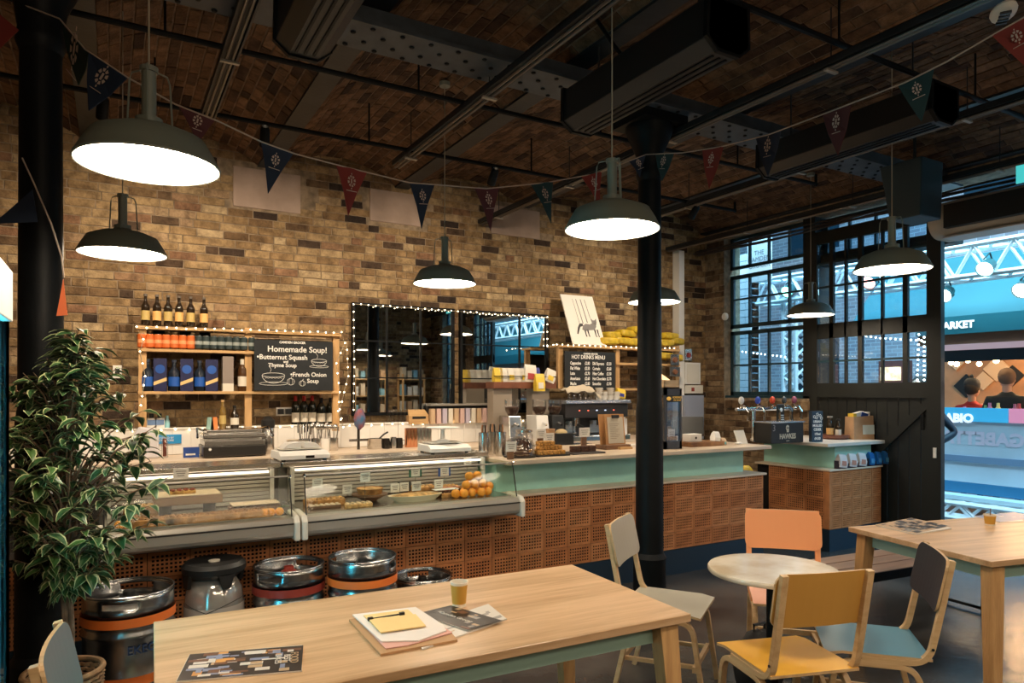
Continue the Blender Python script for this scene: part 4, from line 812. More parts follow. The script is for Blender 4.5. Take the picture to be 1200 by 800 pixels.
# ================================================================== SPOT LIGHTS ON THE RAIL
SPOTE = 95
def railspot(px, py, label, aim):
    p = PY(px, py, 5.08); p.z = 3.36; t = thing('rail_spotlight', label, 'spotlight', p); d = (Vector(aim)-p).normalized()
    M = d.to_track_quat('-Z', 'Y').to_matrix().to_4x4()
    b = MB(); b.lathe([(.02, .1), (.032, .08), (.036, -.02), (.036, -.045)], 16, capt=False, capb=False); b.T = Matrix(); o = b.build('can', steel_black, t, True); o.matrix_local = M
    o = MB().lathe([(.001, -.03), (.034, -.03)], 16, capb=False, capt=False).build('lens', mat('spot_lens', (1, .8, .55), .5, emit=8), t); o.matrix_local = M
    MB().tube([(0, 0, .03), (0, 0, .115)], .008, 6).build('stem', steel_black, t)
    l = bpy.data.lights.new('rail_spot', 'SPOT'); l.energy = SPOTE; l.color = (1, .80, .58); l.spot_size = math.radians(128); l.spot_blend = 1; l.shadow_soft_size = .04
    lo = bpy.data.objects.new('rail_spot', l); COL.objects.link(lo); lo.parent = t; lo.matrix_local = M @ Matrix.Translation((0, 0, -.06))
railspot(310, 160, 'small black spotlight on the rail, above the soup board', (1.15, YW, 1.7)); railspot(577, 212, 'small black spotlight on the rail, above the mirrors', (2.9, YW, 1.7)); railspot(812, 250, 'small black spotlight at the right end of the rail', (5.2, YW, 1.7)); railspot(120, 135, 'small black spotlight on the rail, just right of the left column', (-.2, YW, 1.7))
# ================================================================== BACK COUNTER
ZB_ = 1.03; ybf = 6.2
t = thing('back_counter', 'long pale worktop against the brick wall with drawers below', 'counter', (0, 0, 0))
xe = 6.2
MB().bb((XL+.1, ybf, ZB_-.04), (xe, YW-.02, ZB_)).build('worktop', stone, t, bevel=.004)
MB().bb((XL+.1, ybf+.05, .1), (xe-.03, YW-.05, ZB_-.04)).build('cupboard', mat('steel_cupboard', (.30, .28, .25), .4, .5), t)
k = XL+.2
while k < xe-.6: MB().bb((k, ybf+.035, .15), (k+.58, ybf+.05, ZB_-.08)).build('door', stainless, t, bevel=.004); k += .6
t = thing('splashback', 'white tiled splashback ledge behind the back counter', 'splashback', (0, 0, 0))
MB().bb((-.9, YW-.12, ZB_), (5.6, YW-.02, 1.245)).build('ledge', white_gloss, t, bevel=.004)
for i in range(43): MB().bb((-.88+i*.15, YW-.126, ZB_+.005), (-.88+i*.15+.147, YW-.118, ZB_+.24)).build('tile', white_gloss, t, bevel=.002)
ZL = 1.245
red_f = mat('red_foil', (.40, .02, .02), .35)
W1 = bottle_me(.30, .037, .014, mat('wine_black', (.012, .014, .01), .1), red_f, cream_l, True); W2 = bottle_me(.28, .042, .014, mat('wine_black', (.012, .014, .01), .1), black_gloss, cream_l, True)
for i, px_ in enumerate([346.5, 356.5, 366, 376.5, 387.5]):
    p = PY(px_, 499, YW-.07); place(W1 if i < 3 else W2, 'wine_bottle', ('red wine bottle with red foil, %s of three on the ledge' % ordl(i, 3)) if i < 3 else 'squat dark wine bottle with round label, %s of two on the ledge' % ['left', 'right'][i-3], 'bottle', (p.x, YW-.065, ZL), 'wine bottles on the splashback ledge')
def onback(px, py, dy=0): p = PZ(px, py, ZB_); return p
def vessel(px, py, Y, z, prof, m_, nm, label, cat, seg=16, group=None, extra=None):
    p = PY(px, py, Y); t = thing(nm, label, cat, (p.x, Y, z), 0, group); MB().lathe(prof, seg, capt=False).build('body', m_, t, True)
    if extra: extra(t)
    return t
# grill press
p = PY(272, 530, 6.45); t = thing('contact_grill', 'stainless double contact grill with black lid and handles', 'grill', (p.x, 6.45, ZB_)); g_ = t
MB().bb((-.25, -.19, .01), (.25, .19, .10)).build('base', mat('grill_dark', (.06, .055, .05), .3, .6), t, bevel=.008); MB().bb((-.24, -.18, .10), (.24, .18, .145)).build('lower_plate', stainless, t, bevel=.005); MB().bb((-.25, -.17, .16), (.25, .18, .20)).build('upper_plate', stainless, t, bevel=.008); MB().bb((-.22, -.15, .20), (.22, .16, .235)).build('lid', stainless, t, bevel=.008)
for s_ in (-1, 1): MB().tube([(s_*.22, .1, .22), (s_*.29, -.1, .25), (s_*.30, -.24, .18)], .009, 6).build('handle', chrome, t)
MB().tube([(-.2, -.192, .075), (-.2, -.2, .075)], .012, 8).build('dial', white, t)
for i, (px_, m_, lb) in enumerate(((246, mat('green_pack', (.25, .4, .35), .5), 'green'), (251, mat('orange_pack', (.75, .22, .06), .5), 'orange'))): p = PY(px_, 499, 6.5); tag(MB().prism([(-.03, 0, 0), (.03, 0, 0), (.02, 0, .1), (-.02, 0, .1)], (0, .04, 0)).build('packet', m_, loc=(p.x, 6.48, ZB_+.235)), 'small %s packet standing on the contact grill' % lb, 'packet')
p = PY(275, 490, 6.5); place(bottle_me(.2, .035, .014, dglass, black, cream_l), 'sauce_bottle', 'dark bottle with a white label on the contact grill', 'bottle', (p.x, 6.5, ZB_+.235), 'bottle on grill'); 
p = PY(261, 490, 6.5); place(bottle_me(.25, .028, .012, mat('oil', (.2, .12, .03), .1), pine, gold_l), 'oil_bottle', 'corked oil bottle standing in the middle of the grill lid', 'bottle', (p.x, 6.5, ZB_+.235), 'cork bottle')
vessel(314, 525, 6.5, ZB_, [(.05, 0), (.055, .01), (.055, .23), (.05, .24)], stainless, 'airpot', 'tall steel vacuum flask with black lid, right of the grill', 'flask', extra=lambda t: MB().lathe([(.057, .23), (.06, .25), (.06, .30), (.03, .33), (.001, .335)], 16).build('lid', black, t, True))
# items left end
for i, px_ in enumerate((177.5, 187)): p = PY(px_, 503, YW-.07); t = thing('milk_carton', 'white and blue carton on the ledge, %s of two' % ['left', 'right'][i], 'carton', (p.x, YW-.07, ZL)); MB().bb((-.038, -.035, 0), (.038, .035, .11)).build('carton', white, t); MB().bb((-.034, -.0365, .05), (.034, -.035, .095)).build('label', mat('blue_pale', (.15, .25, .45), .5), t); MB().cyl((0, 0, .11), .018, .04).build('cap', black, t)
vessel(196, 503, YW-.07, ZL, [(.02, 0), (.022, .08), (.012, .1), (.012, .13)], mat('aqua_b', (.3, .6, .65), .2), 'spray_bottle', 'small aqua bottle on the ledge beside the two cartons', 'bottle')
p = PY(172, 533, 6.6); tag(MB().prism([(-.1, 0, 0), (.09, 0, 0), (.085, 0, .24), (-.06, 0, .27), (-.1, 0, .2)], (0, .05, 0)).build('plastic_tub', mat('pale_tub', (.62, .60, .62), .3), loc=(p.x, 6.5, ZB_), bevel=.015), 'tall pale plastic tub at the left end of the back counter', 'tub')
vessel(193, 532, 6.55, ZB_, [(.027, 0), (.027, .12), (.012, .16), (.012, .2)], glass, 'glass_bottle', 'slim clear bottle in front of the blue card on the back counter', 'bottle', extra=lambda t: MB().cyl((0, 0, .01), .015, .15).build('liquid', mat('brownish', (.2, .06, .04), .3), t))
p = PY(194, 514, 6.7); tag(MB().bb((-.13, 0, 0), (.13, .012, .08)).build('blue_card', mat('bright_blue', (.02, .28, .62), .5), loc=(p.x, 6.76, 1.13)), 'bright blue printed card on the white splashback', 'card')
text('RECEIVED BY\nBEST BEFORE', .024, frame_m((0, -.001, .04), (1, 0, 0), (0, 0, 1)), white, bpy.data.objects['blue_card'])
p = PY(224, 530, 6.45); t = thing('blue_box', 'small dark blue box with white print, left of the grill', 'box', (p.x, 6.45, ZB_)); MB().bb((-.06, -.03, 0), (.06, .03, .085)).build('box', mat('royal_blue', (.015, .06, .28), .5), t); MB().bb((-.045, -.031, .02), (.03, -.0301, .035)).build('print', white, t)
# cups, plates, jars
t = thing('plate_stack', 'stack of cream plates behind the left scales', 'plates', (PY(349, 530, 6.5).x, 6.5, ZB_))
for k in range(9): MB().lathe([(.05, 0), (.10, .012), (.102, .016), (.05, .006), (.001, .006)], 24, capb=True).build('plate', mat('plate_cream', (.55, .47, .36), .35), t, True, loc=(0, 0, k*.0125))
for i, (px_, m_, kind) in enumerate(((357, mat('dark_tin', (.10, .11, .12), .4, .5), 'knives'), (371, stainless, 'spoons'), (380, white, 'spoons'), (390, stainless, 'whisks'))):
    p = PY(px_, 528, 6.5); t = thing('utensil_pot', ['blue-grey pot of knives beside the plates', 'steel pot packed with spoons', 'white pot with spoons, middle of the row', 'steel pot with a round whisk, right of the row'][i], 'utensil pot', (p.x, 6.5, ZB_)); MB().lathe([(.045, 0), (.05, .01), (.052, .12), (.047, .12), (.045, .015), (.001, .012)], 16).build('pot', m_, t, True)
    for k in range(7):
        a = 2*PI*k/7+i; lx, ly = .025*cos(a), .025*sin(a); h = .2+.03*random.random(); o = MB(); o.tube([(lx, ly, .02), (lx*2.2, ly*2.2, h)], .004, 5)
        if kind == 'spoons': o.sphere((lx*2.3, ly*2.3, h+.015), .022, 8, 6, sc=(1, .5, 1.2))
        elif kind == 'whisks' and k < 3: o.sphere((lx*2.3, ly*2.3, h+.015), .028, 8, 6)
        elif kind == 'knives': o.box((lx*2.3, ly*2.3, h), (.012, .02, .09))
        o.build('utensil', black if kind == 'knives' and k % 2 else stainless, t, True)
p = PY(359, 524, 6.35); o = tag(MB().bb((-.06, 0, 0), (.06, .02, .09)).build('blue_basket', mat('pale_blue', (.40, .55, .68), .5), loc=(p.x, 6.33, ZB_+.0), rot=(-.12, 0, .1)), 'pale blue gridded caddy in front of the knife pot', 'caddy')
p = PY(422, 524, 6.45); t = thing('tap_column', 'slim dark tap column with a crossbar and a blue cloth over it', 'tap', (p.x, 6.5, ZB_)); MB().tube([(0, 0, 0), (0, 0, .25)], .014, 10).build('pillar', mat('dark_chrome', (.12, .11, .10), .25, .9), t, True); MB().tube([(-.09, 0, .09), (.09, 0, .09)], .012, 8).build('crossbar', mat('dark_chrome', (.12, .11, .1)), t, True)
b = MB(); b.sphere((0, 0, 0), 1, 16, 12, sc=(.055, .045, .10), jit=.25); tag(b.build('tea_towel', mat('towel_blue', (.05, .16, .30), .9, vscale=9, col2=(.35, .08, .06), bump=.6, bscale=30), smooth=True, loc=(p.x+.01, 6.5, ZB_+.29)), 'crumpled blue and red cloth draped over the tap column', 'towel')
p = PY(442, 524, 6.45); t = thing('saucepan', 'steel saucepan with a black ladle, right of the tap', 'saucepan', (p.x, 6.5, ZB_)); MB().lathe([(.075, 0), (.08, .01), (.08, .095), (.083, .1), (.077, .1), (.075, .015), (.001, .01)], 22).build('pan', stainless, t, True); MB().tube([(.02, 0, .08), (.08, -.02, .14), (.12, -.02, .16)], .009, 6).build('handle', black, t)
for i, (px_, m_, h) in enumerate(((453, mat('dark_jug', (.05, .045, .04), .25, .8), .1), (461, stainless, .11), (468, mat('dark_jug', (.05, .045, .04)), .1))): vessel(px_, 523, 6.45, ZB_, [(.033, 0), (.035, h*.5), (.03, h)], m_, 'milk_jug', 'small metal milk jug %s' % ['right of the saucepan, dark', 'bright steel, middle of three', 'dark, next to the folded cloth'][i], 'jug', extra=lambda t: MB().tube([(.033, 0, .08), (.06, 0, .07), (.055, 0, .03), (.035, 0, .02)], .004, 5).build('handle', stainless, t))
for i in range(8): # tall glasses
    p = PY(455+i*4.6, 510, 6.72); vessel(455+i*4.6, 510, YW-.07, ZL, [(.018, 0), (.026, .1), (.03, .15)], glass, 'tall_glass', 'clear tumbler on the ledge, %s of eight' % ordl(i, 8), 'glass', 12, 'tumblers on the splashback ledge')
for i in range(7): vessel(478+i*4.0, 521, 6.5, ZB_, [(.03, 0), (.033, .01), (.033, .19)], copper if i < 3 else stainless, 'metal_tumbler', '%s cylinder in the row behind the worktop, %s of seven' % ('copper' if i < 3 else 'steel', ordl(i, 7)), 'cylinder', 14, 'metal cylinders in a row')
p = PY(489, 498, YW-.1); t = thing('bottle_crate', 'small pine crate with a dark handle slot under the mirror', 'crate', (p.x, YW-.1, ZL)); MB().bb((-.11, -.05, 0), (.11, .06, .09)).build('crate', pine, t, bevel=.004); MB().bb((-.075, -.052, .055), (.075, -.049, .08)).build('handle_slot', black, t); MB().prism([(-.11, -.05, .09), (.11, -.05, .09), (.09, .02, .15), (-.09, .02, .15)], (0, .03, 0)).build('lid', pine, t)
# product rack below the mirrors
xa, xb = PY(505, 480, 6.7).x, PY(598, 480, 6.7).x; zt = PY(550, 475, 6.7).z; t = thing('product_rack', 'rack of narrow cartons below the right wall mirror', 'rack', (xa, 6.7, ZL)); MB().bb((0, 0, zt-ZL), (xb-xa, .13, zt-ZL+.02)).build('shelf', mat('grey_shelf', (.25, .23, .2), .5), t); MB().bb((0, .09, 0), (xb-xa, .13, zt-ZL)).build('back_panel', black, t)
cls = [mat('kraft', (.60, .42, .26), .7), cream_l, mat('lilac', (.5, .45, .55), .6), mat('pinkish', (.65, .45, .40), .6)]
for i in range(14):
    w_ = (xb-xa)/14; x = xa+w_*(i+.5); tag(MB().bb((-w_*.36, -.03, 0), (w_*.36, .03, zt-ZL-.03)).build('narrow_carton', cls[(i*3) % 4], loc=(x, 6.75, ZL), bevel=.003), '%s narrow carton in the rack under the mirror, %s' % (['kraft', 'cream', 'lilac', 'pink'][(i*3) % 4], (ORD[i] if i < 10 else ['fourth', 'third', 'second', 'first'][i-10]+' from the right end')), 'carton', 'narrow cartons in the rack')
# coffee bag shelf
xa, xb = PY(577, 450, 6.45).x, PY(650, 450, 6.45).x; z0 = PY(615, 455, 6.45).z; t = thing('bag_shelf', 'red-brown wooden shelf carrying coffee bags', 'shelf', (xa, 6.5, z0)); MB().bb((0, -.08, 0), (xb-xa, .1, .07)).build('tray', mat('mahogany', (.17, .055, .025), .5, var=.3), t, bevel=.004); MB().bb((.02, -.03, ZB_-z0), (.25, .1, 0)).build('pillar', mat('taupe_panel', (.28, .23, .18), .6), t)
MB().bb((xb-xa-.28, -.03, ZB_-z0), (xb-xa-.06, .1, 0)).build('pillar', mat('taupe_panel', (.28, .23, .18)), t)
MB().tube([(0, -.08, .13), (xb-xa, -.08, .13)], .005, 5).build('guard_rail', steel_black, t)
wbag = mat('bag_white', (.72, .68, .60), .5, bump=.4, bscale=20); ybag = mat('bag_yellow', (.75, .52, .05), .5); rlab = mat('bag_red_label', (.42, .06, .05), .6); blab = mat('bag_blue_label', (.03, .04, .25), .6)
def pouch(px, py, Y, z, w_, h_, m_, lm_, label, tilt=0, rz=0, nm='coffee_bag', cat='bag', group=None):
    p = PY(px, py, Y); t = thing(nm, label, cat, (p.x, Y, z), 0, group, rot=(0, tilt, rz)); b = MB()
    b.add([(-w_/2, -.03, 0), (w_/2, -.03, 0), (w_/2, .03, 0), (-w_/2, .03, 0), (-w_/2*1.02, -.035, h_*.35), (w_/2*1.02, -.035, h_*.35), (w_/2*1.02, .035, h_*.35), (-w_/2*1.02, .035, h_*.35), (-w_/2*1.01, -.018, h_*.8), (w_/2*1.01, -.018, h_*.8), (w_/2*1.01, .018, h_*.8), (-w_/2*1.01, .018, h_*.8), (-w_/2, -.003, h_), (w_/2, -.003, h_), (w_/2, .003, h_), (-w_/2, .003, h_)],
          [(3, 2, 1, 0)]+[(4*j+k, 4*j+(k+1) % 4, 4*j+4+(k+1) % 4, 4*j+4+k) for j in range(3) for k in range(4)]+[(12, 13, 14, 15)]); b.build('pouch', m_, t)
    if lm_: MB().prism([(-w_*.3, -.037, h_*.15), (w_*.3, -.037, h_*.15), (w_*.3, -.033, h_*.5), (-w_*.3, -.033, h_*.5)], (0, -.002, 0)).build('label', lm_, t)
    return t
zS = z0+.07
for i, a in enumerate(((583, ybag, None, 'plain yellow coffee bag at the left end of the mahogany shelf'), (590, wbag, None, 'thin white coffee bag, second on the mahogany shelf'), (598, wbag, ybag, 'white coffee bag with a yellow label, third on the mahogany shelf'), (606, wbag, None, 'plain white coffee bag, fourth on the mahogany shelf'), (613, wbag, ybag, 'white bag with yellow label, just left of the red-labelled one'))): pouch(a[0], 450, 6.47, zS, .1, .15, a[1], a[2], a[3], group='coffee bags on the mahogany shelf')
pouch(620, 448, 6.45, zS, .14, .19, wbag, rlab, 'tall white coffee bag with a square red label', .08); pouch(632, 455, 6.36, z0-.03+.0, .11, .19, ybag, wbag, 'yellow coffee bag with white label hanging over the shelf edge', .0); pouch(642, 448, 6.45, zS, .12, .15, wbag, ybag, 'white coffee bag leaning right at the end of the shelf', .35)
pouch(628, 445, 6.5, zS, .08, .16, blab, None, 'dark blue coffee bag behind the yellow one')
# espresso machine
pa, pb = PY(664, 470, 6.25), PY(738, 470, 6.25); xm = (pa.x+pb.x)/2; wm = pb.x-pa.x; t = thing('espresso_machine', 'two-group espresso machine with a steel cup rail', 'espresso machine', (xm, 6.5, ZB_))
zt = pa.z-ZB_+.01; b = MB(); b.bb((-wm/2, -.02, .0), (wm/2, .3, zt-.04)); b.bb((-wm/2, -.22, zt-.2), (wm/2, .3, zt-.04)); b.build('body', mat('machine_black', (.02, .02, .022), .3), t, bevel=.01)
MB().bb((-wm/2-.01, -.26, zt-.04), (wm/2+.01, .3, zt)).build('cup_rail', mat('rail_steel', (.55, .62, .72), .25, .9), t, bevel=.006); MB().bb((-wm/2, -.26, .0), (wm/2, .0, .06)).build('drip_tray', stainless, t, bevel=.005)
for k in (-.22, .1):
    b = MB(); b.lathe([(.045, -.09), (.045, 0)], 14, (k*wm/.83, -.13, zt-.2)); b.build('group_head', chrome, t, True); MB().tube([(k*wm/.83, -.15, zt-.27), (k*wm/.83, -.29, zt-.3)], .014, 8).build('portafilter_handle', black, t); MB().bb((k*wm/.83-.07, -.025, .08), (k*wm/.83+.07, -.015, zt-.24)).build('steel_panel', stainless, t)
for k, c_ in enumerate(((.8, .1, .05), (.8, .1, .05), (.5, .6, .9), (.5, .6, .9), (.8, .1, .05))): MB().cyl((-.25+k*.12, -.222, zt-.12), .008, .008).build('button', mat('led%s' % (c_[0]), c_, .5, emit=3), t)
MB().tube([(-wm*.33, -.15, zt-.2), (-wm*.36, -.2, zt-.38), (-wm*.33, -.22, .1)], .006, 6).build('steam_wand', chrome, t)
zcr = ZB_+zt
for i in range(6): p = PY(668+i*6.2, 466, 6.3); vessel(668+i*6.2, 466, 6.32, zcr, [(.022, 0), (.03, .09), (.032, .1)], glass, 'water_glass', 'small glass under the cloth on the espresso machine, %s of six' % ordl(i, 6), 'glass', 12, 'glasses on the espresso machine')
b = MB(); n = 10; vs = []; 
for i in range(n+1):
    for j in range(5): u = i/n; vs.append((-.26+.46*u, -.08+.045*j, .115+.05*sin(u*PI)*(1-.3*abs(j-2))+.012*sin(u*17+j*2)-(.05*(u > .85))-(.04*(j in (0,)))))
b.add(vs, [(i*5+j, i*5+j+1, i*5+5+j+1, i*5+5+j) for i in range(n) for j in range(4)]); p = PY(684, 460, 6.3); tag(b.build('drying_cloth', mat('cloth_beige', (.58, .50, .38), .9, bump=.5, bscale=60), smooth=True, loc=(p.x, 6.32, zcr), solid=.006), 'beige cloth draped over glasses on the espresso machine', 'cloth')
for i, px_ in enumerate((702, 708, 715, 722)):
    p = PY(px_, 466, 6.3)
    for k in range(2 if i % 2 else 3): vessel(px_, 466, 6.34, zcr+k*.045, [(.025, 0), (.04, .03), (.044, .05)], mat('cup_white', (.66, .60, .52), .3), 'coffee_cup', 'cream cup in stack %s of four on the espresso machine, %s' % (ordl(i, 4), ['lowest', 'second', 'topmost'][k]), 'cup', 14, 'cups on the espresso machine', lambda t: MB().tube([(.04, 0, .04), (.06, 0, .035), (.055, 0, .015), (.034, 0, .012)], .004, 5).build('handle', mat('cup_white', (.66, .6, .52)), t))
pouch(726, 452, 6.4, zcr+.02, .12, .11, ybag, blab, 'yellow and blue packet on the espresso machine end', .2, nm='tea_packet', cat='packet')
# grinders
def grinder(px, py, label, m_):
    p = PY(px, py, 6.3); t = thing('coffee_grinder', label, 'grinder', (p.x, 6.3, ZB_)); MB().prism([(-.08, -.1, 0), (.08, -.1, 0), (.075, -.06, .3), (-.075, -.06, .3)], (0, .22, 0)).build('body', m_, t, bevel=.01); MB().lathe([(.04, .3), (.075, .36), (.08, .46), (.078, .47)], 18, capb=False, capt=False).build('hopper', glass, t, True); MB().lathe([(.038, .305), (.07, .36), (.07, .39), (.001, .4)], 18).build('beans', mat('beans', (.07, .03, .015), .6, bump=.8, bscale=90), t, True); MB().tube([(0, -.07, .22), (0, -.14, .2)], .012, 6).build('spout', chrome, t)
grinder(632, 510, 'white coffee grinder with a clear hopper, left of the espresso machine', white); grinder(650, 512, 'black coffee grinder beside the espresso machine', black); grinder(600, 510, 'steel coffee grinder at the left, under the coffee bags', stainless)
t = thing('knock_box', 'black knock box full of pale grounds, before the espresso machine', 'box', (PY(667, 512, 5.9).x, 6.05, ZB_)); 
# (rests on an under-counter steel trolley)
MB().bb((-.11, -.08, 0), (.11, .08, .12)).build('box', black, t, bevel=.006); MB().sphere((0, 0, .12), .07, 14, 8, sc=(1, .8, .6), jit=.1).build('grounds', mat('grounds', (.5, .38, .2), .9, bump=.5), t, True)
tag(MB().bb((-.35, -.14, 0), (.35, .14, ZB_)).build('steel_trolley', stainless, loc=(bpy.data.objects['knock_box'].location.x, 6.05, 0), bevel=.005), 'steel stand in front of the espresso machine carrying the knock box', 'stand')
# ================================================================== MAIN COUNTER
YC = 4.5; ZT1, ZLG = 1.077, .815; XC1 = 5.40
mc = thing('main_counter', 'long mint service counter faced with perforated terracotta tiles', 'counter', (0, 0, 0))
MB().bb((2.56, YC+.026, .0), (XC1-.02, 5.3, ZLG-.02)).build('carcass', terra_back, mc); MB().bb((-1.2, YC+.026, 0), (2.55, YC+.2, .69)).build('carcass', terra_back, mc); MB().bb((-1.2, YC+.0, .665), (2.5, YC+.2, .70)).build('fascia', steel_black, mc)
MB().bb((-1.2, YC+.05, 0), (XC1-.05, YC+.07, .22)).build('plinth', navy, mc)
MB().bb((-1.2, YC-.005, .0), (XC1-.03, YC+.06, .215)).build('kickboard', navy, mc)
MB().bb((2.56, YC-.02, ZLG-.02), (XC1, 5.3, ZLG)).build('ledge', stone, mc, bevel=.003)
MB().bb((2.56, YC+.16, ZLG), (XC1-.12, 5.25, ZT1-.035)).build('mint_panel', mint, mc)
MB().bb((2.54, YC-.06, ZT1-.035), (XC1+.02, 5.45, ZT1)).build('worktop', stone, mc, bevel=.006)
def tile_mesh(W_, Hh, nx, ny, m_):
    b = MB(); D = .006; mx, mz = .016, .014; px = (W_-2*mx)/nx; pz = (Hh-2*mz)/ny; hx, hz = px*.60, pz*.58
    xs = [0]; 
    for i in range(nx): c_ = mx+px*(i+.5); xs += [c_-hx/2, c_+hx/2]
    xs.append(W_); zs = [0]
    for i in range(ny): c_ = mz+pz*(i+.5); zs += [c_-hz/2, c_+hz/2]
    zs.append(Hh); nX, nZ = len(xs), len(zs)
    vs = [(x, -D, z) for z in zs for x in xs]; vb = [(x, 0, z) for z in zs for x in xs]; N = len(vs); fs = []
    for j in range(nZ-1):
        for i in range(nX-1):
            a = j*nX+i
            if i % 2 == 1 and j % 2 == 1:
                q = [a, a+1, a+1+nX, a+nX]
                for k in range(4): fs.append((q[k], q[k]+N, q[(k+1) % 4]+N, q[(k+1) % 4]))
            else: fs.append((a, a+1, a+1+nX, a+nX))
    vs = vs+vb
    c = [0, nX-1, N-1, N-nX]
    for k in range(4): fs.append((c[k], c[(k+1) % 4], c[(k+1) % 4]+N, c[k]+N))
    b.add(vs, fs); b.nonrecalc = True
    return b.mesh('tile', m_)
TM = [tile_mesh(.2215, .1445, 8, 5, mat('terracotta_%d' % k, c_, .75, var=.25, vscale=9, bump=.3, bscale=120)) for k, c_ in enumerate([(.50, .19, .065), (.46, .165, .055), (.54, .215, .08)])]
random.seed(5)
nx = 29; x = XC1-.03-nx*.2255
for i in range(nx):
    for j in range(4 if x+i*.2255 > 2.54 else 3): inst('tile', TM[random.randrange(3)], mc, (x+i*.2255, YC+.003-random.random()*.003, .22+j*.148))
# pastry cases
def pastry_case(label, x0, x1):
    t = thing('pastry_case', label, 'display case', (x0, 0, 0)); L = x1-x0; zf, zr = .735, .835; yf = 4.2
    b = MB(); b.prism([(.03, yf, zf+.02), (.03, yf, zr-.02), (.03, yf+.02, zr), (.03, yf+.12, zr+.005), (.03, 4.9, zr+.005), (.03, 4.9, zf-.03), (.03, yf+.05, zf-.02), (.03, yf+.01, zf)], (L-.06, 0, 0)); b.build('base', alu, t, bevel=.004)
    MB().bb((.03, yf-.004, zr-.032), (L-.03, yf+.002, zr-.024)).build('trim_groove', black, t)
    for xx in (0, L-.035):
        b = MB(); b.prism([(xx, yf-.02, zf-.03), (xx, yf-.02, zr-.02), (xx, yf+.01, zr+.015), (xx, 4.4, zr+.03), (xx, 4.4, zf-.03)], (.035, 0, 0)); b.build('end_bumper', cream_pl, t, bevel=.01)
    MB().bb((.05, 4.3, zr+.005), (L-.05, 4.86, zr+.012)).build('deck', stainless, t)
    # louvred back
    for k in range(8): MB().bb((.06, 4.80, zr+.02+k*.026), (L-.06, 4.815, zr+.04+k*.026)).build('louvre', mat('louvre', (.55, .50, .42), .45, .3), t, bevel=.002)
    MB().bb((.05, 4.82, zr), (L-.05, 4.84, 1.08)).build('back_panel', mat('case_back', (.24, .20, .16), .5), t)
    # steel top
    MB().bb((0, 4.74, 1.085), (L, 5.06, 1.12)).build('steel_top', stainless, t, bevel=.004)
    MB().bb((.01, 4.905, .0), (L-.01, 5.04, 1.085)).build('cabinet', mat('case_body', (.35, .33, .30), .4, .4), t)
    MB().bb((.08, 4.715, 1.06), (L-.08, 4.735, 1.075)).build('light_strip', mat('case_light', (1, .86, .68), .5, emit=1.3), t)
    # glass
    y0, y1 = 4.24, 4.30; zg = 1.075
    MB().prism([(.04, y0, zr+.005), (.04, y1, zg), (.04, y1+.006, zg), (.04, y0+.006, zr+.005)], (L-.08, 0, 0)).build('front_glass', case_glass, t)
    for xx in (.035, L-.041): MB().prism([(xx, y0, zr+.005), (xx, y1, zg), (xx, 4.74, zg+.012), (xx, 4.74, zr+.005)], (.006, 0, 0)).build('side_glass', case_glass, t)
    MB().prism([(.035, y1, zg), (.035, y1, zg+.006), (.035, 4.6, zg+.012), (.035, 4.6, zg+.006)], (L-.07, 0, 0)).build('top_glass', case_glass, t)
    MB().tube([(.035, y1, zg+.004), (L-.035, y1, zg+.004)], .006, 6).build('glass_rail', alu, t)
    for xx in (.038, L-.038): MB().tube([(xx, y0, zr+.01), (xx, y1, zg)], .004, 5).build('edge_seal', black, t); MB().sphere((xx, y1, zg+.004), .011, 8, 6).build('corner_clip', chrome, t)
    for xx in (.05, L-.07): MB().bb((xx, 4.7, zr), (xx+.02, 4.74, 1.085)).build('post', cream_pl, t)
    return t
pastry_case('left glass-fronted pastry case, partly behind the ficus', -.07, .975); pastry_case('right, longer glass-fronted pastry case full of tarts and oranges', .985, 2.535)
ZD = .847
pastry = mat('pastry', (.62, .36, .13), .7, var=.5, vscale=30, bump=.8, bscale=60); crust = mat('crust', (.45, .22, .07), .8, var=.4, vscale=30, bump=.6); brownie = mat('brownie', (.10, .04, .02), .7, var=.4, vscale=40, bump=.8, bscale=80); orange_m = mat('orange_peel', (.85, .33, .03), .45, var=.1, bump=.3, bscale=150); leaf_d = mat('citrus_leaf', (.03, .10, .02), .4); parchment = mat('parchment', (.62, .48, .32), .7)
def item_at(px, py, Y): p = PY(px, py, Y); return p.x
def card(px, py, Y, zc, label, w_=.075, h_=.062, rz=0.0, back=None):
    p = PY(px, py, Y); t = thing('price_card', label, 'card', (p.x, Y, zc), rz); MB().box((0, 0, h_/2), (w_, .003, h_)).build('card', paper, t)
    b = MB()
    for k in range(3): b.box((0, -.002, h_*(.72-.2*k)), (w_*(.7-.12*k), .0006, .004))
    b.build('writing', mat('ink', (.2, .16, .13), .8), t)
    if back: MB().box((0, .004, h_/2), (w_*1.5, .003, h_*1.1)).build('backing', back, t)
    return t
def citrus(x, y, z, label, r=.034, lf=False):
    t = thing('orange', label, 'orange', (x, y, z)); MB().sphere((0, 0, r*.95), r, 14, 10, sc=(1, 1, .94)).build('fruit', orange_m, t, True); MB().cyl((0, 0, r*1.86), .004, .006, 6).build('stalk', leaf_d, t)
    if lf: MB().prism([(0, 0, r*1.9), (.03, .012, r*2.1), (.06, 0, r*1.9), (.03, -.012, r*2.0)], (0, 0, .002)).build('leaf', leaf_d, t)
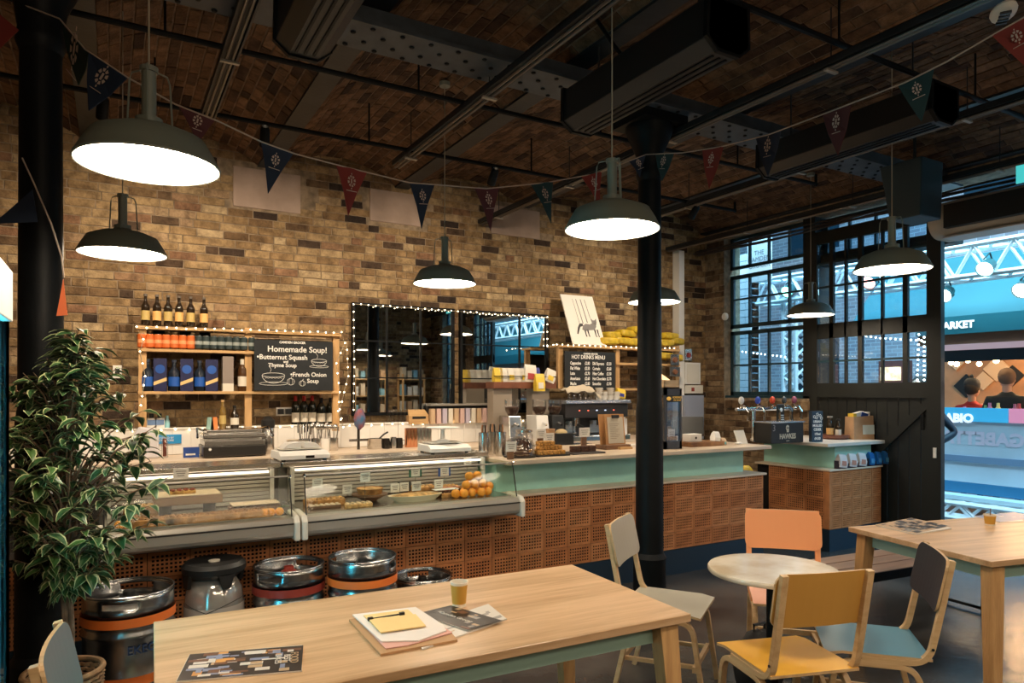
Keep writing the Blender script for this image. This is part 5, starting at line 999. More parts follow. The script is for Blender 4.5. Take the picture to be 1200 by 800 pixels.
# left case contents
def slab(x, y, z, w_, d_, h_, m1, m2, nm, label, cat, rz=0):
    t = thing(nm, label, cat, (x, y, z), rz); MB().box((0, 0, h_*.45), (w_, d_, h_*.9)).build('crumb', m1, t, bevel=.006)
    b = MB(); random.seed(int(x*100)); n = max(4, int(w_/.03))
    for k in range(n*2): b.sphere((-w_/2+w_*(k//2+.5)/n, (-.25+.5*(k % 2))*d_, h_*.9), .016, 6, 5, sc=(1, 1, .5), jit=.4)
    o = b.build('topping', m2, t, True); o['kind'] = 'stuff'; return t
x = item_at(220, 585, 4.5); t = thing('wooden_box', 'rustic wooden box display board with parchment on top in the left case', 'board', (x, 4.52, ZD)); MB().box((0, 0, .115), (.36, .24, .05)).build('board', wood('rustic', (.30, .16, .07), (.12, .06, .03), 5, .6), t, bevel=.004); MB().box((0, 0, .142), (.34, .23, .003)).build('parchment', parchment, t); MB().cyl((-.12, 0, 0), .035, .09).build('foot', black, t); MB().cyl((.12, 0, 0), .035, .09).build('foot', black, t)
slab(item_at(214, 570, 4.5), 4.5, ZD+.1435, .14, .05, .025, pastry, mat('cherry', (.3, .05, .02), .4, var=.5, vscale=60), 'fruit_tart', 'long fruit tart slice on the rustic box', 'tart')
for i, (px_, w_) in enumerate(((176, .24), (225, .30), (285, .30))):
    slab(item_at(px_, 603, 4.4), 4.34, ZD, w_, .12, .045, crust, mat('crumble', (.30, .14, .05), .8, var=.6, vscale=60, bump=.8), 'tray_bake', ['dark tray bake at the left of the left case', 'dark tray bake under the rustic box', 'crumble tray bake at the right of the left case'][i], 'cake')
slab(item_at(165, 585, 4.6), 4.60, ZD, .18, .12, .085, crust, pastry, 'loaf_cake', 'brown loaf cake behind the ficus in the left case', 'cake')
slab(item_at(298, 585, 4.6), 4.58, ZD, .30, .16, .03, walnut, walnut, 'serving_board', 'dark serving board at the back right of the left case', 'board')
MB().box((0, 0, 0), (.28, .15, .003)).build('paper', parchment, bpy.data.objects['serving_board'], loc=(0, 0, .044))
for i, (px_, lf) in enumerate(((311, 0), (318, 0), (328, 1), (140, 0), (148, 1))): citrus(item_at(px_, 606, 4.29), 4.30+.0*i, ZD, ['orange at the front of the left case, first of the right trio', 'orange in the left case, middle of the right trio', 'orange with leaf at the right corner of the left case', 'orange at the ficus end of the left case', 'orange with a leaf, right of the one by the ficus'][i], .026, lf)
card(212, 562, 4.42, 1.088, 'white price card standing on the left case glass', .08, .06); card(152, 575, 4.7, 1.0, 'pale price card at the back of the left case by the ficus', .075, .05)
# right case contents
x = item_at(380, 585, 4.55); slab(x, 4.55, ZD, .25, .12, .045, crust, pastry, 'plaited_bun', 'plaited pastry at the left of the right case', 'pastry'); slab(item_at(380, 592, 4.45), 4.44, ZD, .2, .07, .02, walnut, parchment, 'cake_board', 'thin board under the plaited pastry', 'board')
x = item_at(434, 580, 4.55); t = thing('almond_tart', 'round deep fluted tart on a raised board, centre of the right case', 'tart', (x, 4.56, ZD)); MB().lathe([(.08, .05), (.088, .085), (.09, .088), (.083, .088), (.08, .08), (.001, .083)], 30).build('crust', crust, t, True); MB().lathe([(.084, .083), (.03, .092), (.001, .093)], 24, capb=False).build('filling', pastry, t, True); MB().lathe([(.04, 0), (.1, .035), (.12, .04), (.12, .05), (.001, .05)], 24).build('stand', walnut, t, True)
slab(item_at(419, 590, 4.38), 4.36, ZD, .17, .07, .028, pastry, mat('almonds', (.65, .48, .28), .6, var=.4, vscale=60), 'flapjack_slice', 'almond slices laid along the front of the right case', 'cake')
t = thing('pie_dish', 'long white oval dish of baked pudding, centre front of the right case', 'pie', (item_at(488, 587, 4.42), 4.44, ZD), 0); b = MB(); b.T = Matrix.Diagonal((1, .5, 1, 1)); b.lathe([(.15, 0), (.19, .035), (.195, .04), (.18, .04), (.15, .01), (.001, .01)], 36); b.build('dish', mat('dish_cream', (.60, .52, .36), .3), t, True); b = MB(); b.T = Matrix.Diagonal((1, .5, 1, 1)); b.lathe([(.178, .034), (.12, .046), (.001, .05)], 30, capb=False); b.build('pudding', pastry, t, True)
slab(item_at(497, 572, 4.6), 4.62, ZD, .18, .12, .07, crust, pastry, 'fruit_loaf', 'tall fruit loaf at the back of the right case', 'cake'); slab(item_at(525, 572, 4.6), 4.62, ZD, .16, .12, .06, mat('pink_cake', (.55, .22, .12), .7, var=.4, vscale=30), pastry, 'berry_loaf', 'reddish berry loaf beside the fruit loaf', 'cake')
slab(item_at(527, 583, 4.45), 4.46, ZD, .16, .1, .035, crust, brownie, 'nut_slice', 'nutty slices on white paper, left of the oranges', 'cake'); slab(item_at(540, 582, 4.5), 4.55, ZD, .1, .1, .05, brownie, crust, 'brownie_slice', 'dark brownie between the nut slices and oranges', 'cake'); MB().box((0, 0, 0), (.18, .07, .004)).build('paper', white, bpy.data.objects['nut_slice'], loc=(-.02, .02, .052))
for i, (dx, dy, dz) in enumerate([(0, 0, 0), (.065, .01, 0), (.13, -.01, 0), (.19, .01, 0), (.03, .06, 0), (.1, .06, 0), (.165, .07, 0), (.03, .025, .055), (.095, .03, .056), (.16, .03, .056), (.065, .05, .11), (.13, .05, .112), (-.055, .02, 0), (.225, .05, .03)]):
    citrus(2.14+dx, 4.36+dy, ZD+dz, 'orange in the pile in the right case, %s' % ['front row left', 'front row second', 'front row third', 'front row right', 'back row left', 'back row middle', 'back row right', 'second layer left', 'second layer middle', 'second layer right', 'top left', 'top right', 'rolled off to the left', 'against the end glass'][i], .033, i in (5, 8, 11))
for i, (px_, py_) in enumerate(((152, 601),)): pass
for i, (px_, Y_, z_, lb, bk) in enumerate(((372, 4.42, ZD+.13, 'white price card above the plaited pastry', None), (428, 4.42, ZD+.15, 'white price card above the almond tart', None), (487, 4.6, ZD+.14, 'white price card on a green backing', mat('green_back', (.04, .16, .10), .6)), (521, 4.6, ZD+.13, 'white price card on a blue backing', mat('blue_back', (.06, .12, .35), .6)), (488, 4.46, ZD+.06, 'white price card in front of the pudding dish', None), (514, 4.5, ZD+.06, 'narrow white price card before the berry loaf', None), (463, 4.52, ZD+.05, 'cream price card left of the black and white card', None), (474, 4.54, ZD+.05, 'black and white card leaning beside the pudding dish', black), (407, 4.62, ZD+.05, 'pale card between the pastry and the almond tart', None), (548, 4.79, ZD+.17, 'small white card high on the back of the right case', None))):
    c_ = card(px_, 570, Y_, z_, lb, .065, .062, back=bk); MB().tube([(0, .004, 0), (0, .006, -(z_-ZD))], .0015, 4).build('wire_stem', stainless, c_)
# scales on the case tops
def scales(px, py, Y, label, rz, disp=True):
    p = PZ(px, py, 1.12); t = thing('weighing_scales', label, 'scales', (p.x, Y, 1.12), rz); b = MB(); b.prism([(-.17, -.12, .012), (.17, -.12, .012), (.17, -.12, .035), (.16, -.06, .06), (.16, .12, .06), (-.16, .12, .06), (-.16, -.06, .06), (-.17, -.12, .035)][:4], (0, .24, 0))
    b = MB(); b.add([(-.17, -.13, .012), (.17, -.13, .012), (.17, .13, .012), (-.17, .13, .012), (-.17, -.13, .04), (.17, -.13, .04), (.165, -.07, .065), (.165, .13, .065), (-.165, .13, .065), (-.165, -.07, .065)], [(3, 2, 1, 0), (0, 1, 5, 4), (4, 5, 6, 9), (9, 6, 7, 8), (1, 2, 7, 6, 5), (0, 4, 9, 8, 3), (2, 3, 8, 7)]); b.build('housing', white, t, bevel=.004)
    MB().box((0, .03, .077), (.28, .18, .008)).build('pan', cream_pl, t, bevel=.004)
    for a in (-.14, .14):
        for c_ in (-.1, .1): MB().cyl((a, c_, 0), .014, .014, 8).build('foot', black, t)
    if disp: MB().prism([(.0, -.1305, .018), (.06, -.1305, .018), (.06, -.1305, .036), (.0, -.1305, .036)], (0, -.001, 0)).build('display', black_gloss, t)
    return t
s1 = scales(352, 538, 4.90, 'white weighing scales on the left end of the right pastry case', .05)
for sg in (-1, 1): MB().prism([(sg*.012, -.06, .083), (sg*.13, -.06, .083), (sg*.09, -.06, .115), (sg*.012, -.06, .122)], (0, .14, 0)).build('paper_stack', white, s1)
scales(528, 531, 4.90, 'white weighing scales in the middle of the counter', 0, False)
p = PZ(528, 531, 1.12); t = thing('cake_stand', 'empty white pedestal cake stand standing on the right scales', 'cake stand', (p.x, 4.93, 1.201)); MB().lathe([(.06, 0), (.055, .006), (.018, .02), (.014, .09), (.03, .1), (.13, .105), (.135, .112), (.001, .108)], 28).build('stand', white, t, True)
# ---- on the main counter
ZC = ZT1
def onc(px, Y): return PY(px, 520, Y).x
for i, (px_, h) in enumerate(((567, .115), (577, .115), (587, .11))):
    t = thing('tong_pot', 'steel cylinder holding tongs, %s of three at the counter end' % ordl(i, 3), 'utensil pot', (onc(px_, 4.8+.10*(i % 2)), 4.8+.10*(i % 2), ZC)); MB().lathe([(.041, 0), (.042, .002), (.042, .19), (.04, .19), (.039, .01), (.001, .008)], 18).build('pot', stainless, t, True)
    for k in range(4): a = k*1.6+i; MB().tube([(.01*cos(a), .01*sin(a), .01), (.018*cos(a), .018*sin(a), .22), (.014*cos(a), .014*sin(a), .25)], .006, 6).build('tong_handle', black if k % 2 else mat('wood_handle', (.35, .15, .06), .5), t, True)
t = thing('glass_cloche', 'glass dome over dark sandwich biscuits on the counter', 'cloche', (onc(609, 4.66), 4.66, ZC)); MB().lathe([(.001, 0), (.125, 0), (.13, .012), (.12, .012), (.001, .01)], 28, capt=False).build('slate_base', black, t); MB().lathe([(.118, .012), (.12, .09), (.1, .13), (.05, .155), (.012, .162), (.012, .18), (.001, .19)], 28, capb=False).build('dome', glass, t, True)
for k in range(9):
    a = k*2*PI/6; rr = .06 if k < 6 else .0; zz = .012 if k < 6 else .012+(k-6)*.022
    b = MB(); b.cyl((rr*cos(a), rr*sin(a), zz), .032, .007, 12); b.cyl((rr*cos(a), rr*sin(a), zz+.013), .032, .007, 12); b.build('biscuit', brownie, t, True); MB().cyl((rr*cos(a), rr*sin(a), zz+.007), .029, .006, 12).build('filling', parchment, t)
t = thing('glass_jar', 'lidded glass jar of dark sweets behind the glass dome', 'jar', (onc(614, 4.95), 4.95, ZC)); MB().lathe([(.07, 0), (.075, .01), (.075, .15), (.06, .17)], 20, capt=False).build('jar', glass, t, True); MB().lathe([(.065, .17), (.07, .175), (.07, .19), (.02, .2), (.02, .215), (.001, .22)], 20).build('lid', stainless, t, True)
b = MB(); random.seed(3)
for k in range(60): a = random.random()*6.28; r = random.random()*.06; b.sphere((r*cos(a), r*sin(a), .015+random.random()*.11), .012, 6, 4)
o = b.build('sweets', brownie, t, True); o['kind'] = 'stuff'
t = thing('takeaway_lid_rack', 'kraft cup stack behind the flapjacks', 'cups', (onc(645, 5.0), 5.0, ZC)); MB().lathe([(.03, 0), (.04, .18), (.042, .19)], 16).build('cups', mat('kraft_c', (.42, .24, .12), .7), t, True)
random.seed(8)
t = thing('flapjack_board', 'dark board under the pile of golden flapjacks', 'board', (onc(642, 4.66), 4.66, ZC)); MB().box((0, 0, .006), (.3, .2, .012)).build('board', black, t, bevel=.003)
for i in range(11):
    lay = 0 if i < 6 else (1 if i < 9 else 2); k = i-(0, 6, 9)[lay]; n_ = (6, 3, 2)[lay]; xx = onc(642, 4.66)+(-.09+(k % 3)*.085 if lay == 0 else -.06+k*.07); yy = 4.66+((-.05 if k < 3 else .05) if lay == 0 else 0)
    o = MB().box((0, 0, 0), (.075, .07, .034)).build('flapjack', mat('flapjack', (.55, .27, .06), .8, var=.6, vscale=60, bump=1, bscale=90), loc=(xx, yy, ZC+.012+.017+lay*.035), rot=(0, 0, random.random()*.4-.2), bevel=.006); tag(o, 'golden oat flapjack in the pile, %s' % ['bottom front left', 'bottom front middle', 'bottom front right', 'bottom back left', 'bottom back middle', 'bottom back right', 'second layer left', 'second layer middle', 'second layer right', 'top left', 'top right'][i], 'flapjack', 'flapjacks piled on the counter')
def ccard(px, Y, z, label, w_=.09, h_=.075): c_ = card(px, 520, Y, z, label, w_, h_); MB().box((0, .012, (ZC-z)/2), (.05, .02, z-ZC)).build('stand', walnut, c_); return c_
ccard(599, 4.52, ZC+.06, 'small white card before the glass dome'); ccard(634, 4.9, ZC+.12, 'cream card standing behind the flapjacks'); ccard(644, 4.85, ZC+.09, 'white card just right behind the flapjacks'); ccard(685, 4.85, ZC+.12, 'white card above the brownie slices', .11, .08)
t = thing('slate_board', 'slate board with a tilted dark slab behind, right of flapjacks', 'board', (onc(683, 4.68), 4.68, ZC)); MB().box((0, 0, .006), (.32, .2, .012)).build('slate', mat('slate', (.05, .045, .045), .5), t, bevel=.002)
for i in range(6): o = MB().box((0, 0, 0), (.075, .055, .024)).build('brownie', brownie, loc=(onc(683, 4.68)-.08+(i % 3)*.08, 4.68, ZC+.012+.012+(i//3)*.025), bevel=.004, rot=(0, 0, .1*(i % 3)-.1)); tag(o, 'dark brownie slice on the slate, %s layer, %s' % (['lower', 'upper'][i//3], ['left', 'middle', 'right'][i % 3]), 'brownie', 'brownies on the slate board')
t = thing('menu_holder', 'wooden block stand holding clipboards on a dark base', 'menu stand', (onc(720, 4.88), 4.88, ZC)); MB().box((0, .02, .02), (.28, .16, .04)).build('base', walnut, t, bevel=.005); MB().box((.06, -.07, .01), (.14, .05, .02)).build('board', pine, t)
for k in range(2):
    b = MB(); b.bb((-.13+.035*k+.0, 0, 0), (.1+.02*k, .008, .27)); o = b.build('clipboard', mat('hardboard', (.45, .22, .08), .6, var=.2), t, loc=(.0, .03-.04*k, .04), rot=(-.12, 0, 0))
    if k: MB().bb((-.07, -.003, .01), (.105, 0, .245)).build('menu_sheet', mat('menu_paper', (.50, .45, .36), .8), o); MB().bb((-.02, -.012, .235), (.06, -.003, .262)).build('clip', black, o); q = MB(); [q.bb((-.05, -.0045, .18-.016*j), (.06-.02*(j % 3), -.0035, .183-.016*j)) for j in range(9)]; q.build('printed_lines', mat('ink', (.2, .16, .13)), o)
tag(MB().box((0, 0, .012), (.16, .12, .024)).build('till_tray', white, loc=(onc(743, 4.95), 4.95, ZC)), 'small white tray half hidden behind the column', 'tray')
# glass counter cabinet
a, b_ = PY(766, 500, 4.75).x, PY(799, 500, 4.6).x; zt = PY(785, 455, 4.6).z-ZC; t = thing('counter_cabinet', 'grey-framed glass food cabinet right of the column', 'display case', ((a+b_)/2, 4.75, ZC)); w_ = (b_-a)/2; cf = mat('cab_grey', (.05, .055, .07), .4)
b = MB(); b.bb((-w_, -.15, 0), (w_, .15, .07)); b.bb((-w_, -.15, zt-.06), (w_, .15, zt)); 
for s_ in (-1, 1):
    for q_ in (-1, 1): b.box((s_*(w_-.012), q_*.138, zt/2), (.024, .024, zt))
b.build('frame', cf, t); MB().bb((-w_+.02, -.149, .07), (w_-.02, -.143, zt-.06)).build('glass_front', glass, t); MB().bb((-w_+.02, -.153, zt-.12), (w_-.02, -.149, zt-.06)).build('sign_panel', black, t)
text('HOMEMADE', .026, frame_m((.04, -.155, zt-.08), (1, 0, 0), (0, 0, 1)), mat('sign_gold', (.75, .42, .08), .5, emit=.3), t, sx=.8); text('PIE SHOP', .022, frame_m((.04, -.155, zt-.105), (1, 0, 0), (0, 0, 1)), mat('sign_gold', (.75, .42, .08)), t); 
b = MB(); b.sphere((-w_*.6, -.155, zt-.09), .022, 10, 6, sc=(1.2, .15, .8)); b.build('emblem', mat('sign_gold', (.75, .42, .08)), t)
MB().bb((-w_+.03, -.12, zt*.45), (w_-.03, .12, zt*.45+.008)).build('shelf', glass, t); slab(t.location.x, 4.7, ZC+.07, .18, .1, .04, pastry, crust, 'pie_slice', 'baked pie on the floor of the glass food cabinet', 'pie')
card(787, 520, 4.66, ZC+.075, 'white card inside the glass food cabinet', .08, .1)
t2 = thing('cardboard_tray', 'open cardboard tray standing on the glass food cabinet', 'box', (t.location.x, 4.75, ZC+zt)); b = MB(); b.bb((-w_+.01, -.13, 0), (w_-.01, .13, .01)); b.bb((-w_+.01, -.13, 0), (w_-.01, -.125, .075)); b.bb((-w_+.01, .125, 0), (w_-.01, .13, .075)); b.bb((-w_+.01, -.13, 0), (-w_+.015, .13, .075)); b.bb((w_-.015, -.13, 0), (w_-.01, .13, .075)); b.prism([(-w_+.02, -.1, .07), (w_-.08, -.1, .07), (w_-.14, 0, .15), (-w_+.02, 0, .15)], (0, .01, 0)); b.build('tray', mat('cardboard', (.74, .52, .31), .8), t2)
# till
t = thing('till_screen', 'black till touchscreen tilted back behind the food cabinet', 'till', (onc(806, 5.0), 5.0, ZC)); o = MB().box((0, 0, .0), (.3, .03, .2)).build('screen', black, t, loc=(0, 0, .17), rot=(-.5, .0, -.7), bevel=.006); MB().box((0, .017, 0), (.26, .003, .16)).build('display', mat('screen_lit', (.35, .3, .22), .3, emit=.25), o); MB().cyl((0, 0, 0), .07, .02).build('foot', black, t); MB().box((0, .03, .09), (.05, .05, .16)).build('neck', black, t)
t = thing('tissue_box', 'white box with a dark hole, right of the food cabinet', 'box', (onc(811, 4.75), 4.75, ZC+.045)); MB().box((0, 0, .035), (.15, .1, .07)).build('box', white, t, bevel=.004); MB().cyl((0, 0, 0), .012, .002, 10).build('hole', black, t, loc=(.0, -.051, .035), rot=(PI/2, 0, 0))
le = mat('live_edge', (.35, .17, .06), .4, vscale=7, col2=(.12, .05, .02)); t = thing('live_edge_board', 'chunky live-edge wooden board under the white box', 'board', (onc(823, 4.75), 4.75, ZC)); b = MB(); b.prism([(-.24, -.09, 0), (.0, -.11, 0), (.2, -.09, 0), (.23, 0, 0), (.2, .1, 0), (-.1, .11, 0), (-.24, .08, 0)], (0, 0, .044)); b.build('slab', le, t, bevel=.006)
for i, (px_, w_, h_, lb) in enumerate(((838, .07, .09, 'crumpled white paper bag at the end of the live-edge board'), (846, .06, .07, 'folded kraft paper bag with a teal print on the counter'))):
    p = onc(px_, 4.7); pouch(px_, 520, 4.68+.02*i, ZC+(.045 if i == 0 else 0), w_, h_, [white, mat('kraft', (.6, .42, .26))][i], [None, mat('teal_print', (.2, .45, .45), .6)][i], lb, .1, nm='paper_bag')
t = thing('card_display', 'white tent sign with paper leaning at the counter right end', 'sign', (onc(866, 4.75), 4.75, ZC)); MB().prism([(-.07, -.05, 0), (.07, -.05, 0), (.065, 0, .13), (-.075, 0, .13)], (0, .004, 0)).build('sign_card', mat('card_cream', (.72, .66, .55), .6), t); MB().sphere((-.09, -.07, .012), .035, 8, 6, sc=(1.2, 1, .35), jit=.4).build('paper_scrap', white, t)
# ================================================================== SIDE COUNTER
sx0, sy0, sx1, sy1 = 6.16, 4.36, 7.0, 5.25
sc_ = thing('side_counter', 'small mint corner counter faced with perforated tiles by the door', 'counter', (0, 0, 0))
MB().bb((sx0+.016, sy0+.012, 0), (sx1, sy1, ZLG-.02)).build('carcass', terra_back, sc_); MB().bb((sx0-.02, sy0-.02, 0), (sx1, sy1, .215)).build('kickboard', navy, sc_)
MB().bb((sx0-.03, sy0-.03, ZLG-.02), (sx1+.01, sy1, ZLG)).build('ledge', stone, sc_, bevel=.003); MB().bb((sx0+.12, sy0+.02, ZLG), (sx1-.12, sy1, ZT1-.035)).build('mint_panel', mint, sc_) 
MB().bb((sx0-.10, sy0-.06, ZT1-.035), (sx1, sy1, ZT1)).build('worktop', mat('side_top', (.62, .56, .50), .3), sc_, bevel=.006)
ts = tile_mesh(.158, .1445, 7, 6, terra)
for i in range(5):
    for j in range(4): inst('tile', ts, sc_, (sx0+.01+i*.166, sy0-.012, .22+j*.148))
for i in range(3):
    for j in range(4): inst('tile', TM[(i+j) % 3], sc_, M=Matrix.Translation((sx0-.010, sy0+.04+.2255*(i+1)-.004, .22+j*.148)) @ Matrix.Rotation(-PI/2, 4, 'Z'))
MB().bb((sx0-.018, sy0-.018, .22), (sx0+.01, sy0+.04, ZLG-.02)).build('corner_tile', terra, sc_, bevel=.004)
# cider font
p = PY(917, 513, 4.62); t = thing('cider_font', 'black cider tap box with a cream skull emblem and lettering', 'drinks font', (p.x, 4.66, ZT1)); MB().bb((-.24, -.1, 0), (.24, .1, .2)).build('box', black, t, bevel=.004); MB().bb((-.25, -.11, .2), (.25, .11, .212)).build('steel_top', stainless, t)
cream_ink = mat('cream_ink', (.66, .55, .40), .6); text('HAWKES', .07, frame_m((-.0, -.102, .065), (1, 0, 0), (0, 0, 1)), cream_ink, t, sx=.85, bold=.002); text('CIDER', .018, frame_m((0, -.102, .022), (1, 0, 0), (0, 0, 1)), cream_ink, t)
b = MB(); b.sphere((0, -.1, .15), .03, 12, 8, sc=(.85, .12, .95)); b.box((0, -.102, .118), (.028, .006, .022)); b.build('skull_emblem', cream_ink, t, True); b = MB(); b.sphere((-.011, -.104, .15), .008, 6, 5, sc=(1, .3, 1)); b.sphere((.011, -.104, .15), .008, 6, 5, sc=(1, .3, 1)); b.build('eye_socket', black, t)
text('3', .09, frame_m((-.2, -.102, .15), (1, 0, 0), (0, 0, 1)), mat('grey_ink', (.3, .28, .25), .6), t)
t = thing('beer_taps', 'row of chrome beer taps on a bar above the cider box', 'beer taps', (p.x+.16, 4.86, ZT1)); MB().tube([(-.55, 0, .33), (.35, 0, .33)], .018, 10).build('crossbar', chrome, t, True)
for k in (-.3, .28): MB().tube([(k, 0, 0), (k, 0, .33)], .02, 10).build('pillar', chrome, t, True)
for i, (xx, c_) in enumerate(((-.5, (.75, .73, .7)), (-.26, (.04, .08, .45)), (-.04, (.65, .08, .03)), (.14, (.05, .05, .05)), (.3, (.30, .08, .12)))):
    tp = MB(); tp.tube([(xx, 0, .33), (xx, -.04, .36), (xx, -.09, .35), (xx, -.11, .30), (xx, -.11, .22)], .013, 8); tp.build('tap', chrome, t, True); MB().sphere((xx, -.02, .42), .036, 14, 10, sc=(1, .6, 1.1)).build('badge', mat('badge%d' % i, c_, .25), t, True); MB().tube([(xx, -.02, .35), (xx, -.02, .39)], .01, 6).build('neck', chrome, t)
t = thing('beer_pump_clip', 'black and white striped tap clip in the middle of the taps', 'tap badge', (p.x+.155, 4.77, ZT1+.2)); MB().box((0, 0, .07), (.11, .02, .22)).build('clip', black, t, bevel=.01); b = MB()
for k in range(4): b.box((0, -.011, .0+.022*k), (.08, .002, .007))
b.sphere((0, -.011, .12), .022, 10, 6, sc=(1, .1, 1)); b.build('print', white, t)
p2 = PY(956, 516, 4.52); t = thing('chalk_block', 'small upright chalkboard block reading mulled cider on the side counter', 'chalkboard', (p2.x, 4.52, ZT1), -.3); MB().box((0, 0, .155), (.125, .05, .31)).build('block', mat('slate_blue', (.02, .045, .08), .6), t, bevel=.003)
for s_, z, sz in (('URBAN', .205, .034), ('MULLED', .165, .034), ('CIDER', .125, .036), ('175ml', .08, .032), ('£4.50', .035, .036)): text(s_, sz, frame_m((0, -.026, z), (1, 0, 0), (0, 0, 1)), chalk, t, 'chalk_lettering', sx=.85)
b = MB()
for cx, cz in ((-.035, .255), (.03, .265), (.0, .28), (-.01, .245), (.045, .24)):
    for k in range(5): b.sphere((cx+.012*cos(k*1.257), -.026, cz+.012*sin(k*1.257)), .006, 6, 4, sc=(1, .3, 1))
b.build('chalk_flower', chalk, t)
p3 = PY(974, 513, 4.7); t = thing('wooden_tray', 'round dark wooden tray with condiment jars on the side counter', 'tray', (p3.x+.04, 4.68, ZT1)); MB().lathe([(.12, 0), (.14, .02), (.14, .05), (.125, .05), (.12, .015), (.001, .012)], 24).build('tray', mat('redwood', (.20, .07, .04), .5, var=.3), t, True)
jp = bottle_me(.2, .03, .016, dglass, black, cream_l); jg = bottle_me(.23, .036, .022, dglass, mat('lid_grey', (.3, .28, .25), .4), orange_l)
for i, (dx, dy, pp) in enumerate(((-.06, .02, jg), (.0, .06, jg), (.055, 0, jp), (-.02, -.05, jp))): place(pp, 'condiment_jar', 'condiment bottle on the round tray, %s' % ['left, with orange label', 'back, with orange label', 'right, with cream label', 'front, with cream label'][i], 'bottle', (p3.x+.04+dx, 4.68+dy, ZT1+.014), 'condiment bottles on the round tray', PI)
p4 = PY(1012, 512, 4.5); t = thing('kraft_bag', 'kraft paper bag with a pale label, open and full, on the side counter', 'bag', (p4.x, 4.55, ZT1), -.25); b = MB(); b.add([(-.13, -.07, 0), (.13, -.07, 0), (.13, .07, 0), (-.13, .07, 0), (-.125, -.06, .24), (.125, -.06, .25), (.125, .06, .25), (-.125, .06, .24)], [(3, 2, 1, 0), (0, 1, 5, 4), (1, 2, 6, 5), (2, 3, 7, 6), (3, 0, 4, 7)]); b.build('bag', mat('kraft_bag', (.48, .29, .16), .8, var=.15, bump=.3, bscale=15), t, solid=.003); MB().box((.06, -.07, .1), (.15, .004, .1)).build('label', mat('label_blue_white', (.62, .72, .72), .6), t, rot=(-.04, 0, 0))
MB().box((-.04, 0, .25), (.08, .08, .06)).build('blue_packet', mat('royal_blue', (.015, .06, .28)), t, rot=(0, .3, 0)); MB().box((-.09, 0, .25), (.04, .08, .05)).build('yellow_packet', ybag, t); MB().box((.04, 0, .26), (.1, .06, .05)).build('white_packet', white, t, rot=(0, -.2, 0)); MB().cyl((.1, 0, .22), .03, .07, 12).build('milk_bottle', white, t)
# snacks on the ledge
def snack(px0, px1, n, m_, pm, lb, nm, w_):
    a, b_ = PY(px0, 540, 4.36), PY(px1, 540, 4.36); t = thing('snack_tray', 'black cardboard tray of %s on the tiled ledge' % lb, 'tray', ((a.x+b_.x)/2, sy0-.0+.005, ZLG)); W_ = b_.x-a.x; b = MB(); b.bb((-W_/2, -.03, 0), (W_/2, .02, .006)); b.bb((-W_/2, -.034, 0), (W_/2, -.03, .05)); b.bb((-W_/2, -.03, 0), (-W_/2+.004, .02, .08)); b.bb((W_/2-.004, -.03, 0), (W_/2, .02, .08)); b.build('tray', mat('tray_black', (.03, .02, .035), .5), t)
    for k in range(n): pouch(600, 0, 1, 0, w_, .13, m_, pm, '%s in the %s' % (lb[:-1], ['left part of its tray', 'middle of its tray', 'right part of its tray', 'far right of its tray'][k]), .12, nm=nm, group=lb+' on the ledge').location = ((a.x+W_*(k+.5)/n-.02), sy0-.01, ZLG+.012)
snack(980, 1014, 3, mat('pack_pale', (.72, .62, .60), .35, bump=.5, bscale=20), mat('pack_pink', (.55, .22, .15), .5), 'pale crisp packets', 'crisp_packet', .115); snack(1015, 1040, 3, mat('pack_blue', (.015, .14, .42), .3, bump=.5, bscale=20), mat('pack_lblue', (.1, .35, .6), .4), 'blue crisp packets', 'crisp_packet', .08)
p5 = PY(893, 534, 4.9); o = MB(); o.sphere((0, 0, 0), 1, 12, 8, sc=(.08, .06, .08), jit=.15); tag(o.build('yellow_sack', ym, smooth=True, loc=(5.85, 5.12, .72+.0)), 'crumpled yellow bag on a box between the two counters', 'bag')
tag(MB().bb((-.1, -.1, 0), (.1, .1, .645)).build('storage_bin', mat('bin_dark', (.04, .05, .045), .6), loc=(5.85, 5.12, 0), bevel=.01), 'dark bin in the gap between the two counters', 'bin')
